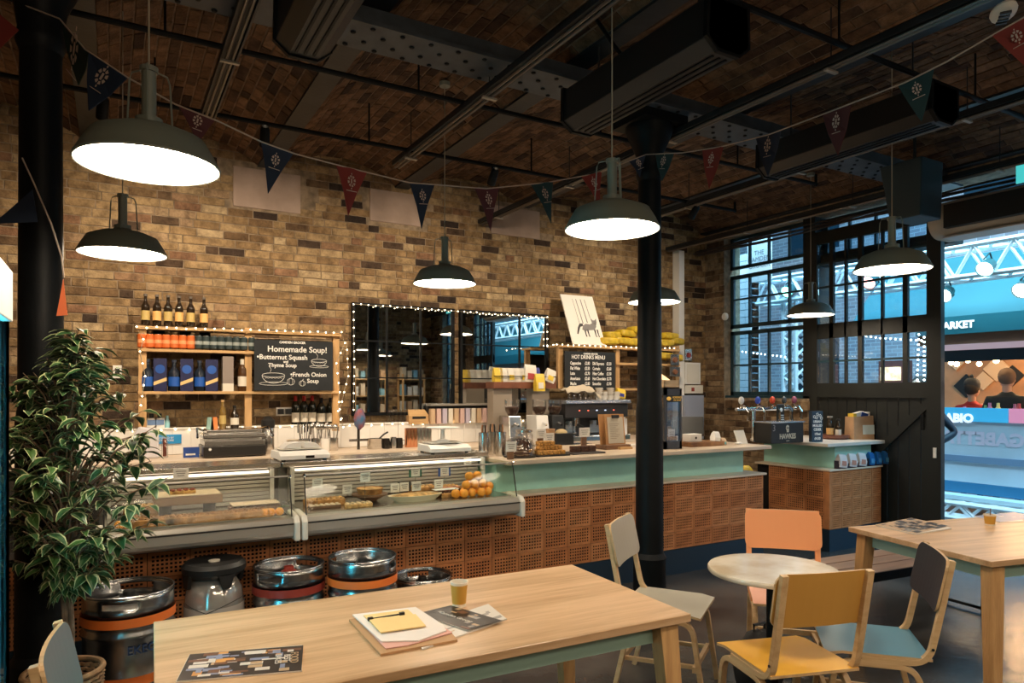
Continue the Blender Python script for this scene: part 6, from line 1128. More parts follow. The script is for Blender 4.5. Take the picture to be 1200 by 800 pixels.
# ================================================================== KEGS
def keg(label, x, y, z_top, D, band, chime=.10, txt=None, ang=0, perf=False):
    t = thing('beer_keg', label, 'keg', (x, y, 0)); r = D/2; h = z_top; hb = h-chime
    prof = [(r*.86, .09), (r*.97, .10), (r, .12)]
    for zc in (h*.33, h*.68, hb-.04): prof += [(r, zc-.02), (r*1.0+.008, zc-.008), (r+.008, zc+.008), (r, zc+.02)]
    prof += [(r, hb-.01), (r*.97, hb), (r*.6, hb+.02), (.04, hb+.025)]; prof = [p for i, p in enumerate(prof) if i == 0 or p[1] >= prof[i-1][1]]
    MB().lathe(prof, 48).build('barrel', keg_m, t, True)
    # top chime with three hand holes
    b = MB(); n = 72; zs = [hb-.02, hb+chime*.35, hb+chime*.7, h]; vs = []; fs = []
    for z in zs:
        for k in range(n): a = 2*PI*k/n; vs.append((r*cos(a), r*sin(a), z))
    for j in range(3):
        for k in range(n):
            kk = (k-int(ang/(2*PI)*n)) % n
            if j == 1 and (kk % 36) < 9: continue
            fs.append((j*n+k, j*n+(k+1) % n, j*n+n+(k+1) % n, j*n+n+k))
    b.add(vs, fs); b.build('chime', keg_m, t, True, solid=.004); b = MB(); b.tube([(r*cos(2*PI*k/48), r*sin(2*PI*k/48), h) for k in range(48)], .006, 8, closed=True); b.tube([(r*cos(2*PI*k/48), r*sin(2*PI*k/48), .012) for k in range(48)], .008, 8, closed=True); b.build('rim', keg_m, t, True)
    MB().lathe([(r*.96, .0), (r*.96, .1)], 48, capb=False, capt=False).build('foot_ring', keg_m, t, True)
    if band:
        for zc in ((hb-.06, hb-.016), (.175, .22)): MB().lathe([(r+.0095, zc[0]), (r+.0095, zc[1])], 48, capb=False, capt=False).build('band', band, t, True)
    b = MB(); b.lathe([(.045, hb+.02), (.045, hb+.045), (.03, hb+.05), (.028, hb+.07), (.001, hb+.07)], 16); b.build('valve', red_band if band is red_band else black, t, True)
    if txt: a0 = ang+.9; M = Matrix.Translation((0, 0, h*.575)) @ Matrix.Rotation(a0, 4, 'Z') @ frame_m((r+.004, 0, 0), (0, 1, 0), (0, 0, 1)); text(txt, .055, M, mat('navy_ink', (.02, .05, .14), .5), t, bend=r, bold=.0005)
    return t
keg('tall steel keg with orange bands and blue lettering, beside the ficus', .08, 4.0, .60, .408, orange_band, .082, 'EKEG', -2.22)
keg('steel keg with dark red bands, third from the ficus', .90, 4.15, .585, .39, red_band, .082, None, .4)
keg('steel keg with bright orange band, left of the short keg', 1.30, 4.02, .612, .39, orange_band, .085, None, 2.2)
keg('low steel keg with no band, rightmost of the kegs', 1.76, 4.2, .395, .375, None, .08, None, 1)
t = thing('plastic_keg', 'clear plastic keg with a black moulded collar, second from the ficus', 'keg', (.50, 4.18, 0)); MB().lathe([(.1, 0), (.15, .02), (.155, .05), (.155, .42), (.145, .5), (.11, .56), (.04, .59)], 36).build('vessel', mat('pet_grey', (.50, .46, .42), .12, .55, var=.2), t, True)
MB().lathe([(.157, .1), (.157, .42)], 36, capb=False, capt=False).build('label_sleeve', mat('sleeve', (.45, .40, .36), .35), t, True)
b = MB(); b.lathe([(.06, .56), (.13, .57), (.165, .60), (.168, .63), (.15, .65), (.05, .645), (.001, .64)], 36)
for k in range(4): a = k*PI/2+.3; b.prism([(.165*cos(a-.3), .165*sin(a-.3), .61), (.165*cos(a+.3), .165*sin(a+.3), .61), (.158*cos(a+.12), .158*sin(a+.12), .52), (.158*cos(a-.12), .158*sin(a-.12), .52)], (-.02*cos(a), -.02*sin(a), 0))
b.build('collar', black, t, True); MB().lathe([(.03, .645), (.03, .652), (.001, .653)], 16).build('cap', cream_l, t, True)
b = MB(); b.tube([(.159*cos(a), .159*sin(a), .40+.05*abs(sin((a+1.95)*1.2))) for a in [-2.9+2.6*k/30 for k in range(31)]], .002, 4); b.tube([(.159*cos(a), .159*sin(a), .33+.03*sin((a+1.2)*2)) for a in [-1.9+1.4*k/16 for k in range(17)]], .002, 4); b.build('printed_line', black, t)
# ================================================================== TABLES
def oak_table(label, M0, L, Wd, H_=.75, th=.03, over=.0):
    t = thing('dining_table', label, 'table'); t.matrix_world = M0; hx, hy = L/2, Wd/2
    MB().bb((-hx, -hy, H_-th), (hx, hy, H_)).build('tabletop', oaktop, t, bevel=.003)
    b = MB(); ix, iy = hx-.11, hy-.09
    for s_ in (-1, 1): b.bb((-ix, s_*iy-.011, H_-th-.085), (ix, s_*iy+.011, H_-th)); b.bb((s_*ix-.011, -iy, H_-th-.085), (s_*ix+.011, iy, H_-th))
    b.build('apron', sage, t)
    for sx_ in (-1, 1):
        for sy_ in (-1, 1):
            x, y = sx_*(hx-.085), sy_*(hy-.06); x2, y2 = sx_*(hx-.035), sy_*(hy-.02); a, c_ = .042, .027
            b = MB(); vs = [(x+i*a, y+j*a*.8, H_-th) for j in (-1, 1) for i in (-1, 1)]+[(x2+i*c_, y2+j*c_, 0) for j in (-1, 1) for i in (-1, 1)]; b.add(vs, [(0, 1, 3, 2), (4, 6, 7, 5), (0, 4, 5, 1), (1, 5, 7, 3), (3, 7, 6, 2), (2, 6, 4, 0)]); b.build('leg', oakY, t, bevel=.002)
    return t
A_, B2, Cc = PZ(180, 728, .75), PZ(670, 661, .75), PZ(823, 716, .75); ux = (B2-A_); L_ = ux.length; an = math.atan2(ux.y, ux.x); uy = (Cc-B2); Wd = .845
cen = A_+ux/2-Vector((-sin(an), cos(an), 0))*Wd/2; oak_table('large oak table with sage frame in the left foreground', Matrix.Translation((cen.x, cen.y, 0)) @ Matrix.Rotation(an, 4, 'Z'), L_, Wd)
A3, B3 = PZ(994, 617, .75), PZ(1162, 658, .75); uy = (A3-B3); W3 = uy.length; an3 = math.atan2(uy.y, uy.x)-PI/2; L3 = 1.9; cen3 = (A3+B3)/2+Vector((cos(an3), sin(an3), 0))*L3/2
oak_table('oak table with sage frame at the right edge of the frame', Matrix.Translation((cen3.x, cen3.y, 0)) @ Matrix.Rotation(an3, 4, 'Z'), L3, W3)
# round table
t = thing('round_table', 'small round marble-topped cafe table between the coloured chairs', 'table', (2.74, 2.24, 0)); MB().lathe([(.27, .722), (.296, .726), (.30, .732), (.30, .744), (.296, .75), (.001, .75)], 64).build('tabletop', marble, t, True); MB().lathe([(.03, .03), (.028, .70), (.1, .715), (.1, .722)], 20).build('pillar', steel_black, t, True); b = MB()
for k in range(4): a = k*PI/2+.5; b.prism([(0, -.025, .0), (.27, -.02, 0), (.27, -.02, .014), (0, -.025, .05)], (0, .045, 0)) if 0 else b.tube([(0, 0, .04), (.14*cos(a), .14*sin(a), .035), (.27*cos(a), .27*sin(a), .016)], .016, 8)
b.build('base', steel_black, t, True)
# bench
bx = PZ(1032, 683, .45); t = thing('wooden_bench', 'dark planked bench on black steel legs behind the right table', 'bench', (bx.x-.04, 2.70, 0), math.radians(-5)); t.scale = (1, 1, .955); Lb = 1.75
for k in range(3): MB().bb((-.05+.0*k, .005+k*.145, .41), (Lb, .14+k*.145, .45)).build('plank', plank_m, t, bevel=.004)
MB().bb((-.05, -.0, .385), (Lb, .012, .445)).build('front_rail', steel_black, t)
for xx in (.25, Lb-.25):
    b = MB(); b.tube([(xx, .04, 0), (xx, .04, .41)], .014, 6); b.tube([(xx, .4, 0), (xx, .4, .41)], .014, 6); b.tube([(xx, .04, .03), (xx, .4, .03)], .012, 6); b.tube([(xx, .04, .05), (xx+(.14 if xx > 1 else -.14), .1, .2), (xx+(.2 if xx > 1 else -.2), .12, .4)], .014, 6); b.build('leg_frame', steel_black, t, True)
# ================================================================== CHAIRS
def chair(label, pos, fdir, seatm, backm, postm=None, group=None, backh=.88):
    """faces +Y locally"""
    rz = math.atan2(fdir[1], fdir[0])-PI/2; pm = postm or ply; t = thing('cafe_chair', label, 'chair', (pos[0], pos[1], 0), rz)
    for s_ in (-1, 1):
        x0, x1 = s_*.178, s_*.207; lo, hi = min(x0, x1), max(x0, x1)
        MB().strip(roundpath([(.10, .432), (-.185, .432), (-.225, .62), (-.275, backh)], .075, 6), lo, hi, .024).build('back_post', pm, t, bevel=.002)
        MB().strip(roundpath([(.235, 0), (.175, .41), (-.14, .41), (-.235, 0)], .07, 6), lo, hi, .024).build('leg_frame', ply, t, bevel=.002)
    b = MB(); nx_, ny_ = 6, 6; vs = []
    for lay in (0, .012):
        for j in range(ny_+1):
            for i in range(nx_+1):
                u, v = -1+2*i/nx_, j/ny_; w_ = .205-.0*v; zz = .446+lay-.010*(1-u*u)*sin(v*PI)+(.0 if v < .85 else -.012*(v-.85)/.15); vs.append((u*w_, -.20+.42*v, zz))
    n1 = (nx_+1)*(ny_+1); fs = []
    for j in range(ny_):
        for i in range(nx_): a = j*(nx_+1)+i; fs += [(a+n1, a+1+n1, a+nx_+2+n1, a+nx_+1+n1), (a, a+nx_+1, a+nx_+2, a+1)]
    edge = [i for i in range(nx_+1)]+[(j+1)*(nx_+1)-1 for j in range(1, ny_+1)]+[ny_*(nx_+1)+i for i in range(nx_-1, -1, -1)]+[j*(nx_+1) for j in range(ny_-1, 0, -1)]
    ei = len(fs); fs += [(edge[k], edge[(k+1) % len(edge)], edge[(k+1) % len(edge)]+n1, edge[k]+n1) for k in range(len(edge))]
    b.add(vs, fs); 
    for k in range(ei, len(fs)): b.m[k] = 1
    b.build('seat', [seatm, ply], t, True)
    # backrest: bent panel with rounded corners between heights .66 and backh
    z0, z1, hw, rc = .655, backh, .215, .042; out = []
    for cx, cz, a0 in ((hw-rc, z1-rc, 0), (-hw+rc, z1-rc, PI/2), (-hw+rc, z0+rc, PI), (hw-rc, z0+rc, 1.5*PI)):
        out += [(cx+rc*cos(a0+k*PI/8), cz+rc*sin(a0+k*PI/8)) for k in range(5)]
        if a0 in (0, PI): sg = 1 if a0 == 0 else -1; out += [(sg*(hw-rc)*(1-2*k/8), z1 if sg > 0 else z0) for k in range(1, 8)]
    n = len(out); fy = lambda x, z: -.228-(z-.655)*.21+.014-.018*(1-(x/hw)**2)
    b = MB(); vs = [(x, fy(x, z)+l_, z) for l_ in (0, .011) for x, z in out]; fs = []; mi = []
    top = [i for i in range(n)]; i0, i1 = 4, 12   # top run 4..12, bottom run mirrored
    L_ = sorted(range(n), key=lambda i: out[i][0])
    tops = [i for i in range(n) if out[i][1] > (z0+z1)/2]; bots = [i for i in range(n) if out[i][1] <= (z0+z1)/2]
    tops.sort(key=lambda i: (round(out[i][0], 5), out[i][1] if out[i][0] < 0 else -out[i][1])); bots.sort(key=lambda i: (round(out[i][0], 5), -out[i][1] if out[i][0] < 0 else out[i][1]))
    for k in range(len(tops)-1): q = (tops[k], bots[k], bots[k+1], tops[k+1]); fs += [q, tuple(i+n for i in reversed(q))]; mi += [0, 0]
    for k in range(n): fs.append((k, (k+1) % n, n+(k+1) % n, n+k)); mi.append(1)
    b.add(vs, fs); b.m = mi; b.build('backrest', [backm, ply], t, bevel=0)
    MB().bb((-.19, .175, .16), (.19, .195, .19)).build('stretcher', ply, t); MB().bb((-.19, -.205, .16), (.19, -.185, .19)).build('stretcher', ply, t)
    for s_ in (-1, 1): MB().strip([(-.19, .17), (.18, .18)], s_*.160-.009, s_*.160+.009, .02).build('side_rail', ply, t)
    MB().bb((-.17, -.01, .422), (.17, .03, .44)).build('cross_bar', ply, t)
    for s_ in (-1, 1): MB().cyl((0, 0, 0), .006, .004, 8).build('bolt', black, t, loc=(s_*.2085, -.2, .5), rot=(0, s_*PI/2, 0))
    return t
yel = mat('paint_yellow', (.74, .40, .045), .45); och = mat('paint_ochre', (.56, .29, .06), .45); teal = mat('paint_teal', (.06, .19, .27), .35); char = mat('paint_charcoal', (.006, .013, .024), .6); grey = mat('paint_taupe', (.40, .37, .30), .45); pnk = mat('paint_pink', (.75, .38, .27), .45); org = mat('paint_orange', (.88, .35, .14), .45); slate = mat('paint_slate', (.14, .17, .20), .45)
chair('ochre and yellow plywood chair nearest the viewer, by the round table', (2.53, 2.00), (.30, .955), yel, och)
chair('plywood chair with teal seat and charcoal back, beside the right table', (3.03, 1.93), (-.68, .73), teal, char)
chair('taupe grey plywood chair between the long table and round table', (2.62, 2.84), (.56, -.83), grey, grey)
chair('pink-seated plywood chair with an orange back behind the round table', (3.31, 2.60), (-.70, -.71), pnk, org, org)
chair('slate grey plywood chair at the bottom left corner of the frame', (.115, 2.36), (1, -.08), slate, slate)
t = thing('backpack', 'black rucksack on the floor under the round table', 'bag', (2.86, 2.42, 0)); b = MB(); b.sphere((0, 0, .19), 1, 16, 12, sc=(.15, .11, .19), jit=.08); b.build('bag_body', mat('bag_black', (.012, .013, .015), .7), t, True); MB().tube([(-.04, 0, .37), (-.04, 0, .41), (.04, 0, .41), (.04, 0, .37)], .008, 6).build('grab_handle', black, t)
# ================================================================== THINGS ON THE TABLES
def flat(nm, label, cat, pts, z, th, m_, mats2=None):
    P = [PZ(a, b_, .75) for a, b_ in pts]; c_ = sum(P, Vector())/len(P); t = thing(nm, label, cat, (c_.x, c_.y, z)); MB().prism([(p.x-c_.x, p.y-c_.y, 0) for p in P], (0, 0, th)).build('sheet', m_, t); return t, P, c_
def patch(t, c_, P, rects, z, ms, nm='print'):
    """P = 4 corners (origin, u end, opposite, v end); rects in uv"""
    b = MB(); o, u_, v_ = P[0], P[1]-P[0], P[3]-P[0]
    for (a, e, f, g_), k in rects: b.prism([tuple(o+u_*x+v_*y-Vector((c_.x, c_.y, .75))+Vector((0, 0, z))) for x, y in ((a, f), (e, f), (e, g_), (a, g_))], (0, 0, .0004), k)
    return b.build(nm, ms, t)
pr = [mat('pr_brown', (.16, .07, .04), .35), mat('pr_dark', (.025, .02, .02), .35), mat('pr_white', (.65, .60, .54), .35), mat('pr_orange', (.65, .30, .08), .35), mat('pr_blue', (.22, .26, .38), .35), mat('pr_tan', (.50, .34, .20), .35), mat('pr_grey', (.3, .28, .26), .4)]
def magazine(label, P4, seed, base, ttl=None, n=40, th=.004, z=.7505, cat='magazine', nm='magazine', pal=None):
    P = [PZ(a, b_, .75) for a, b_ in P4]; c_ = sum(P, Vector())/4; t = thing(nm, label, cat, (c_.x, c_.y, z)); MB().prism([(p.x-c_.x, p.y-c_.y, 0) for p in P], (0, 0, th)).build('pages', pr[2], t); random.seed(seed); R = [((0.005, .995, .005, .995), base)]
    patch(t, c_, P, R, th, pr, 'cover'); R = []
    for k in range(n): a, f = random.random()*.86+.02, random.random()*.86+.02; R.append(((a, min(.98, a+.04+random.random()*.16), f, min(.98, f+.03+random.random()*.12)), random.choice(pal or [0, 1, 2, 3, 4, 5])))
    R2 = MB(); o, u_, v_ = P[0], P[1]-P[0], P[3]-P[0]
    for i, ((a, e, f, g_), k) in enumerate(R): R2.prism([tuple(o+u_*x+v_*y-Vector((c_.x, c_.y, .75))+Vector((0, 0, th+.0004+i*.00001))) for x, y in ((a, f), (e, f), (e, g_), (a, g_))], (0, 0, .0002), k)
    o2 = R2.build('printed_picture', pr, t); o2['kind'] = 'stuff'
    return t, P, c_
m1, P, c_ = magazine('open food magazine with dark printed pages, front left of the long table', ((206, 800), (354, 787), (354, 757), (222, 768)), 3, 1, n=60)
ux = (P[1]-P[0]); u3 = (P[2]-P[1])
q_ = P[0].lerp(P[1], .93).lerp(P[3].lerp(P[2], .93), .5)-Vector((c_.x, c_.y, .75)); text('FOOD', .035, frame_m((q_.x, q_.y, .0055), -u3, ux), pr[5], m1, sx=.9); q_ = P[0].lerp(P[1], .83).lerp(P[3].lerp(P[2], .83), .5)-Vector((c_.x, c_.y, .75)); text('BEST\nBAKES', .028, frame_m((q_.x, q_.y, .0055), -u3, ux), pr[2], m1)
# clipboard
cbP = ((410, 731), (446, 770), (537, 752), (480, 716)); P = [PZ(a, b_, .75) for a, b_ in ((413, 727), (449, 768), (536, 751), (486, 715))]; c_ = sum(P, Vector())/4; t = thing('clipboard', 'hardboard clipboard with white and yellow papers, middle of the long table', 'clipboard', (c_.x, c_.y, .7505))
def poly(pts, z0, th, m_, nm): MB().prism([(PZ(a, b_, .75).x-c_.x, PZ(a, b_, .75).y-c_.y, z0) for a, b_ in pts], (0, 0, th)).build(nm, m_, t)
poly(((409, 728), (446, 769), (536, 752), (530, 745), (486, 716)), 0, .008, mat('hardboard_pale', (.46, .26, .12), .6), 'board')
poly(((416, 726), (452, 764), (478, 760), (530, 745), (486, 716)), .009, .003, mat('pink_paper', (.66, .36, .30), .8), 'pink_sheet'); poly(((413, 725), (447, 757), (490, 756), (523, 744), (519, 737), (487, 716)), .0125, .004, mat('white_paper', (.78, .71, .66), .8), 'white_sheet')
yp = mat('yellow_paper', (.82, .58, .25), .7); poly(((426, 727), (438, 739), (490, 731), (478, 720)), .017, .003, yp, 'yellow_sheet'); poly(((432, 733), (446, 749), (499, 741), (487, 727)), .0205, .004, yp, 'yellow_sheet')
a, b_ = PZ(434, 725, .775)-Vector((c_.x, c_.y, .7505)), PZ(471, 719, .775)-Vector((c_.x, c_.y, .7505)); MB().tube([a, b_], .0028, 6).build('clip_bar', black, t); b = MB(); b.box(a, (.018, .012, .012)); b.box(b_, (.018, .012, .012)); b.build('clip_end', black, t)
magazine('folded newspaper under the dark leaflet on the long table', ((495, 762), (594, 726), (524, 712), (478, 740)), 9, 2, n=26, pal=[2, 2, 6, 5, 6], nm='newspaper', cat='newspaper', th=.005, z=.7502)
m3, P, c3 = magazine('dark printed leaflet lying on the newspaper', ((488, 722), (549, 742), (580, 729), (528, 712)), 5, 1, n=24, pal=[1, 1, 0, 5, 6], nm='leaflet', cat='leaflet', th=.002, z=.7585)
q_ = (P[0]+P[1])/2*.55+(P[2]+P[3])/2*.45-Vector((c3.x, c3.y, .75)); text('Camden Grocer', .026, frame_m((q_.x, q_.y, .0036), P[1]-P[0], P[3]-P[0]), pr[2], m3)
def cup(label, px, py, r=.031, h=.088):
    p = PZ(px, py, .75); t = thing('paper_cup', label, 'cup', (p.x, p.y, .7502)); MB().lathe([(r*.74, 0), (r*.76, .004), (r, h), (r*1.06, h+.002), (r*1.06, h+.006), (r*.98, h+.006), (r*.72, .008), (.001, .007)], 28).build('cup', mat('cup_inside', (.78, .70, .58), .5), t, True); MB().lathe([(r*.80, h*.14), (r*.985, h*.94)], 28, capb=False, capt=False).build('sleeve', mat('cup_mustard', (.60, .31, .04), .55), t, True); return t
cup('mustard takeaway cup standing on the long table', 538, 710, .034, .092)
cp = cup('mustard takeaway cup with a stirrer on the right table', 1160, 615, .034, .062); MB().tube([(0, 0, .01), (.03, .01, .1)], .003, 5).build('stirrer', walnut, cp)
magazine('folded newspaper with a dark photograph on the right table', ((1026, 616), (1072, 627), (1115, 620), (1068, 608)), 4, 5, n=90, pal=[1, 1, 6, 1, 5], nm='newspaper', cat='newspaper', th=.008)
magazine('pale blue open leaflet at the far side of the right table', ((1140, 605), (1172, 612), (1200, 611), (1188, 600)), 6, 4, n=8, pal=[2, 4], nm='leaflet', cat='leaflet', th=.002)
# ================================================================== FICUS
px0, py0 = -.17, 3.42; t = thing('potted_ficus', 'variegated ficus in a wicker basket before the left column', 'plant', (px0, py0, 0)); bark = mat('bark', (.22, .14, .09), .85, var=.4, vscale=20)
wk = mat('wicker', (.30, .17, .08), .65, var=.3, vscale=30); b = MB()
for k in range(20):
    z = .01+k*.021; r = .118+.022*(k/20); b.tube([((r+.0045*(1 if (j+k) % 2 else -1))*cos(2*PI*j/44), (r+.0045*(1 if (j+k) % 2 else -1))*sin(2*PI*j/44), z) for j in range(44)], .0085, 5, closed=True)
o = b.build('basket_weave', wk, t, True); o['kind'] = 'stuff'; MB().tube([(.142*cos(2*PI*j/40), .142*sin(2*PI*j/40), .435) for j in range(40)], .012, 8, closed=True).build('basket_rim', wk, t, True); MB().lathe([(.001, .36), (.125, .36)], 20, capb=False, capt=False).build('soil', mat('soil', (.03, .02, .015), .95), t)
random.seed(21); tr = MB(); tr.tube([(0, 0, .3), (.01, .01, .6), (-.005, .0, .9), (.01, .0, 1.15), (.0, 0, 1.45)], [.016, .015, .014, .012, .006], 8); tr.tube([(.02, .01, .3), (.03, .0, .6), (.02, -.01, .85), (.05, .0, 1.1), (.1, .02, 1.3)], [.012, .011, .010, .008, .005], 8); tr.build('trunk', bark, t, True)
tw = MB(); tips = []
def blob(): # crown silhouette in the view plane: widths by height
    while True:
        z = .78+random.random()*1.08; f = (z-.78)/1.08
        w_ = .36*(sin(min(1, f*1.05)*PI)**.6)*(1.05-.25*f)+.03
        a = random.random()*2*PI; r = (random.random()**.6)*w_; x = r*cos(a)*1.02+.045-.02*f; y = r*sin(a)*.75
        if y < .2: return Vector((x, y, z))
for k in range(225):
    e = blob(); base = Vector((.01, 0, max(.7, min(1.4, e.z-.15-random.random()*.2)))); mid = base.lerp(e, .55)+Vector((0, 0, .05)); tw.tube([base, mid, e], [.004, .003, .0015], 4); tips.append((base, mid, e))
o = tw.build('twigs', bark, t); o['kind'] = 'stuff'
leaf_g = mat('leaf_green', (.03, .085, .025), .40, var=.45, vscale=6); leaf_c = mat('leaf_cream_edge', (.42, .43, .22), .45); leaf_y = mat('leaf_young', (.055, .12, .025), .4)
def leafmb(g_=0):
    b = MB(); n = 5; L = 1.0; out = []; inn = []
    prof = [(0, 0), (.14, .15), (.36, .235), (.62, .19), (.84, .085), (1.0, 0)]
    vs = [(0, 0, 0)]; ctr = [(p[0], 0, -.03+.12*sin(p[0]*PI*.8)-.18*p[0]**2) for p in prof]; fs = []; mi = []
    V = []; 
    for i, p in enumerate(prof):
        zc = ctr[i][2]; V.append((p[0], 0, zc)); 
        for s_ in (-1, 1): V.append((p[0], s_*p[1]*.74, zc+.05*p[1]*4)); V.append((p[0], s_*p[1], zc+.07*p[1]*4))
    for i in range(5):
        a, c_ = i*5, (i+1)*5
        for s_ in (0, 1): m1_, o1 = a+1+2*s_, a+2+2*s_; m2_, o2 = c_+1+2*s_, c_+2+2*s_; fs += [(a, m1_, m2_, c_), (m1_, o1, o2, m2_)]; mi += [0, 1]
    b.add(V, fs); b.m = mi; b.nonrecalc = True; return b
lmes = [leafmb().mesh('leaf', [leaf_g, leaf_c], True), leafmb().mesh('leaf', [leaf_y, leaf_c], True)]
LV = []
for base, mid, e in tips:
    d = (e-mid).normalized()
    for k in range(5+random.randrange(3)):
        f = k/6; p = mid.lerp(e, .25+.75*f); a = random.random()*2*PI; dr = (d*.5+Vector((cos(a), sin(a), -.35-random.random()*.5))).normalized(); s_ = .064+random.random()*.042
        xx = dr; yy = xx.cross(Vector((0, 0, 1))+Vector((random.random()-.5, random.random()-.5, 0))*.8).normalized(); zz = xx.cross(yy)
        if zz.z < 0: yy, zz = -yy, -zz
        LV.append(Matrix(((xx.x*s_, yy.x*s_, zz.x*s_, p.x), (xx.y*s_, yy.y*s_, zz.y*s_, p.y), (xx.z*s_, yy.z*s_, zz.z*s_, p.z), (0, 0, 0, 1))))
LV.sort(key=lambda m: m.translation.y+.25*m.translation.x); st_ = MB(); st_.nonrecalc = True
for i, M in enumerate(LV):
    if i < 300: inst('leaf', lmes[random.random() < .3], t, M=M)
    else: q = leafmb(); st_.T = M; n0 = len(st_.f); st_.add(q.v, q.f); st_.m[n0:] = q.m
o = st_.build('leaf', [leaf_g, leaf_c], t, True); o['kind'] = 'stuff'
# ================================================================== FRIDGE
t = thing('drinks_fridge', 'tall glass-door drinks fridge cut off by the left edge', 'fridge', (-.95, 2.5, 0)); b = MB(); b.bb((0, 0, 0), (.64, .5, .12)); b.bb((0, 0, 1.9), (.64, .5, 2.02)); b.bb((0, 0, .12), (.03, .5, 1.9)); b.bb((0, .47, .12), (.64, .5, 1.9)); b.build('cabinet', black, t); MB().bb((.0, -.01, 1.84), (.65, .51, 2.02)).build('header', white, t, bevel=.005)
b = MB(); b.bb((.62, 0, .12), (.64, .03, 1.84)); b.bb((.62, .47, .12), (.64, .5, 1.84)); b.bb((.62, 0, .12), (.64, .5, .15)); b.build('door_frame', black, t); MB().bb((.628, .03, .15), (.634, .47, 1.84)).build('glass_door', window_glass, t)
for k in range(4): MB().bb((.03, .03, .35+k*.36), (.6, .47, .36+k*.36)).build('shelf', stainless, t)
MB().bb((.56, .2, .2), (.575, .44, 1.8)).build('light_strip', mat('fridge_light', (.08, .68, .80), .5, emit=11), t)
# ================================================================== BUNTING
cordp = [(28, 6, 3.0), (70, 22, 2.98), (100, 58, 2.75), (150, 91, 2.7), (205, 122, 2.75), (258, 143, 2.85), (306, 166, 2.95), (345, 180, 3.05), (410, 197, 3.3), (480, 214, 3.55), (570, 221, 3.9), (640, 214, 4.3), (700, 203, 4.6), (757, 181, 4.78)]
cordq = [(757, 181, 4.78), (800, 179, 4.45), (845, 172, 4.15), (900, 158, 3.75), (980, 128, 3.2), (1060, 97, 2.85), (1110, 72, 2.75), (1165, 40, 2.65), (1215, 12, 2.55)]
pen = {'navy': mat('pennant_navy', (.008, .018, .042), .8), 'maroon': mat('pennant_maroon', (.075, .016, .018), .8), 'red': mat('pennant_red', (.19, .022, .015), .8), 'green': mat('pennant_green', (.007, .035, .038), .8), 'bottle green': mat('pennant_bottle', (.008, .026, .02), .8)}
pink_ink = mat('pennant_ink', (.5, .38, .32), .8)
def cordpts(c): return [PD(*q_) for q_ in c]
t = thing('bunting_string', 'white cord of bunting sagging from the left column to the central column', 'cord', cordpts(cordp)[0]); MB().tube([p-t.location for p in cordpts(cordp)], .0035, 5).build('cord', mat('cord_white', (.42, .33, .27), .8), t, True)
t = thing('bunting_string', 'white cord of bunting rising from the central column to the top right', 'cord', cordpts(cordq)[0]); MB().tube([p-t.location for p in cordpts(cordq)], .0035, 5).build('cord', mat('cord_white', (.42, .33, .27)), t, True)
def interp(c, px):
    for a, b_ in zip(c, c[1:]):
        if a[0] <= px <= b_[0]: f = (px-a[0])/(b_[0]-a[0]); return tuple(a[i]+(b_[i]-a[i])*f for i in range(3))
    return c[-1]
def pennant(c, pa, pb, tip, col, label, hm=1):
    A1, B1 = PD(*interp(c, pa)), PD(*interp(c, pb)); d = (interp(c, pa)[2]+interp(c, pb)[2])/2; T = PD(tip[0], tip[1], d); t = thing('pennant', label, 'pennant', (A1+B1)/2, 0, 'pennants on the bunting'); o = (A1+B1)/2; u_ = (B1-A1); n_ = u_.cross(T-A1).normalized()*.0015
    a, b_, c2 = A1-o, B1-o, T-o; mid = (a+b_)/2; b = MB(); q = [a, b_, b_.lerp(c2, .5)+n_*6, c2, a.lerp(c2, .5)-n_*6]; b.add([p+n_ for p in q]+[p-n_ for p in q], [(0, 1, 2), (0, 2, 4), (4, 2, 3), (5, 7, 6), (5, 9, 7), (9, 8, 7)]+[(k, (k+1) % 5, 5+(k+1) % 5, 5+k) for k in range(5)]); b.build('cloth', pen[col], t)
    cc_ = mid.lerp(c2, .27); uu = u_.normalized(); vv = (mid-c2).normalized(); vv = (vv-uu*vv.dot(uu)).normalized(); nn = uu.cross(vv)
    if nn.dot(EYE-o) < 0: nn = -nn
    sz = u_.length*.13; b = MB(); b.T = Matrix(((uu.x, vv.x, nn.x, cc_.x+nn.x*.006), (uu.y, vv.y, nn.y, cc_.y+nn.y*.006), (uu.z, vv.z, nn.z, cc_.z+nn.z*.006), (0, 0, 0, 1)))
    for k in range(8): a0, a1 = 2*PI*k/8, 2*PI*(k+.62)/8; b.prism([(sz*.55*cos(a0), sz*.75*sin(a0), 0), (sz*cos(a0), sz*1.2*sin(a0), 0), (sz*cos(a1), sz*1.2*sin(a1), 0), (sz*.55*cos(a1), sz*.75*sin(a1), 0)], (0, 0, .001))
    b.box((0, 0, 0), (sz*.35, sz*1.0, .001)); b.box((0, sz*1.5, 0), (sz*.2, sz*.3, .001)); b.box((0, -sz*1.5, 0), (sz*.2, sz*.3, .001)); b.build('crest', pink_ink, t)
    MB().tube([cc_+nn*.006-vv*sz*2.0-uu*sz*1.3, cc_+nn*.006-vv*sz*2.0+uu*sz*1.3], .0016, 4).build('lettering_line', pink_ink, t)
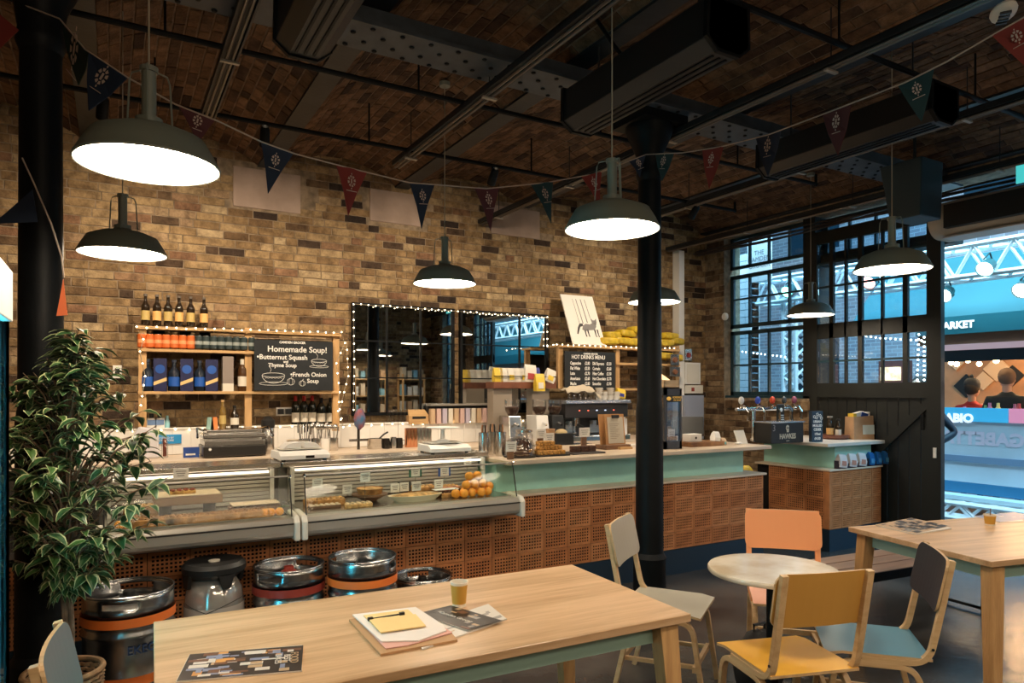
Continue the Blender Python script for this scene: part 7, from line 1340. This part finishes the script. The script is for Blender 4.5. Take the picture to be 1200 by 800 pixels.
for a in ((72, 104, (92, 100), 'bottle green', 'dark green pennant right beside the left column top'), (104, 150, (104, 130), 'navy', 'navy pennant above the large left lamp, left of its stem'), (209, 252, (232, 168), 'maroon', 'maroon pennant just right of the large left lamp'), (306, 344, (314, 227), 'navy', 'navy pennant over the left end of the brick wall'), (394, 430, (408, 253), 'red', 'dark red pennant between two navy ones, over the brick wall'), (480, 509, (494, 268), 'navy', 'navy pennant above the mirror lamp, left of its cord'), (556, 585, (575, 271), 'maroon', 'maroon pennant right of the mirror lamp cord'), (622, 648, (646, 262), 'green', 'teal pennant above the right mirror'), (681, 705, (703, 243), 'red', 'red pennant just left of the central column lamp cord'), (737, 757, (750, 208), 'navy', 'small navy pennant against the central column')): pennant(cordp, *a)
for a in ((768, 790, (776, 212), 'green', 'teal pennant on the right face of the central column'), (823, 848, (831, 221), 'red', 'red pennant right of the central column'), (886, 916, (900, 207), 'navy', 'navy pennant in front of the right heater end'), (964, 998, (982, 182), 'maroon', 'maroon pennant in front of the right heater'), (1052, 1095, (1080, 143), 'green', 'green pennant at the right heater end'), (1162, 1212, (1206, 82), 'red', 'large red pennant at the top right corner')): pennant(cordq, *a)
cordr = [(26, 185, 2.85), (40, 215, 2.85), (60, 262, 2.86), (72, 300, 2.9), (75, 325, 2.9)]
t = thing('bunting_string', 'loose cord tail hanging down the left column', 'cord', cordpts(cordr)[0]); MB().tube([p-t.location for p in cordpts(cordr)], .0035, 5).build('cord', mat('cord_white', (.42, .33, .27)), t, True)
def freepen(pts, d, col, label):
    P = [PD(a, b_, d) for a, b_ in pts]; t = thing('pennant', label, 'pennant', P[0]); n_ = (P[1]-P[0]).cross(P[2]-P[0]).normalized()*.002; MB().prism([p-P[0] for p in P], n_).build('cloth', col, t)
freepen(((38, 222), (44, 260), (-8, 262)), 2.84, pen['navy'], 'navy pennant twisted sideways in front of the left column'); freepen(((74, 327), (79, 369), (66, 370)), 2.9, mat('pennant_orange', (.75, .17, .06), .7), 'small orange-red pennant tip hanging beside the left column'); freepen(((-6, 12), (22, 35), (-6, 62)), 2.8, pen['red'], 'dark red pennant at the top left corner')
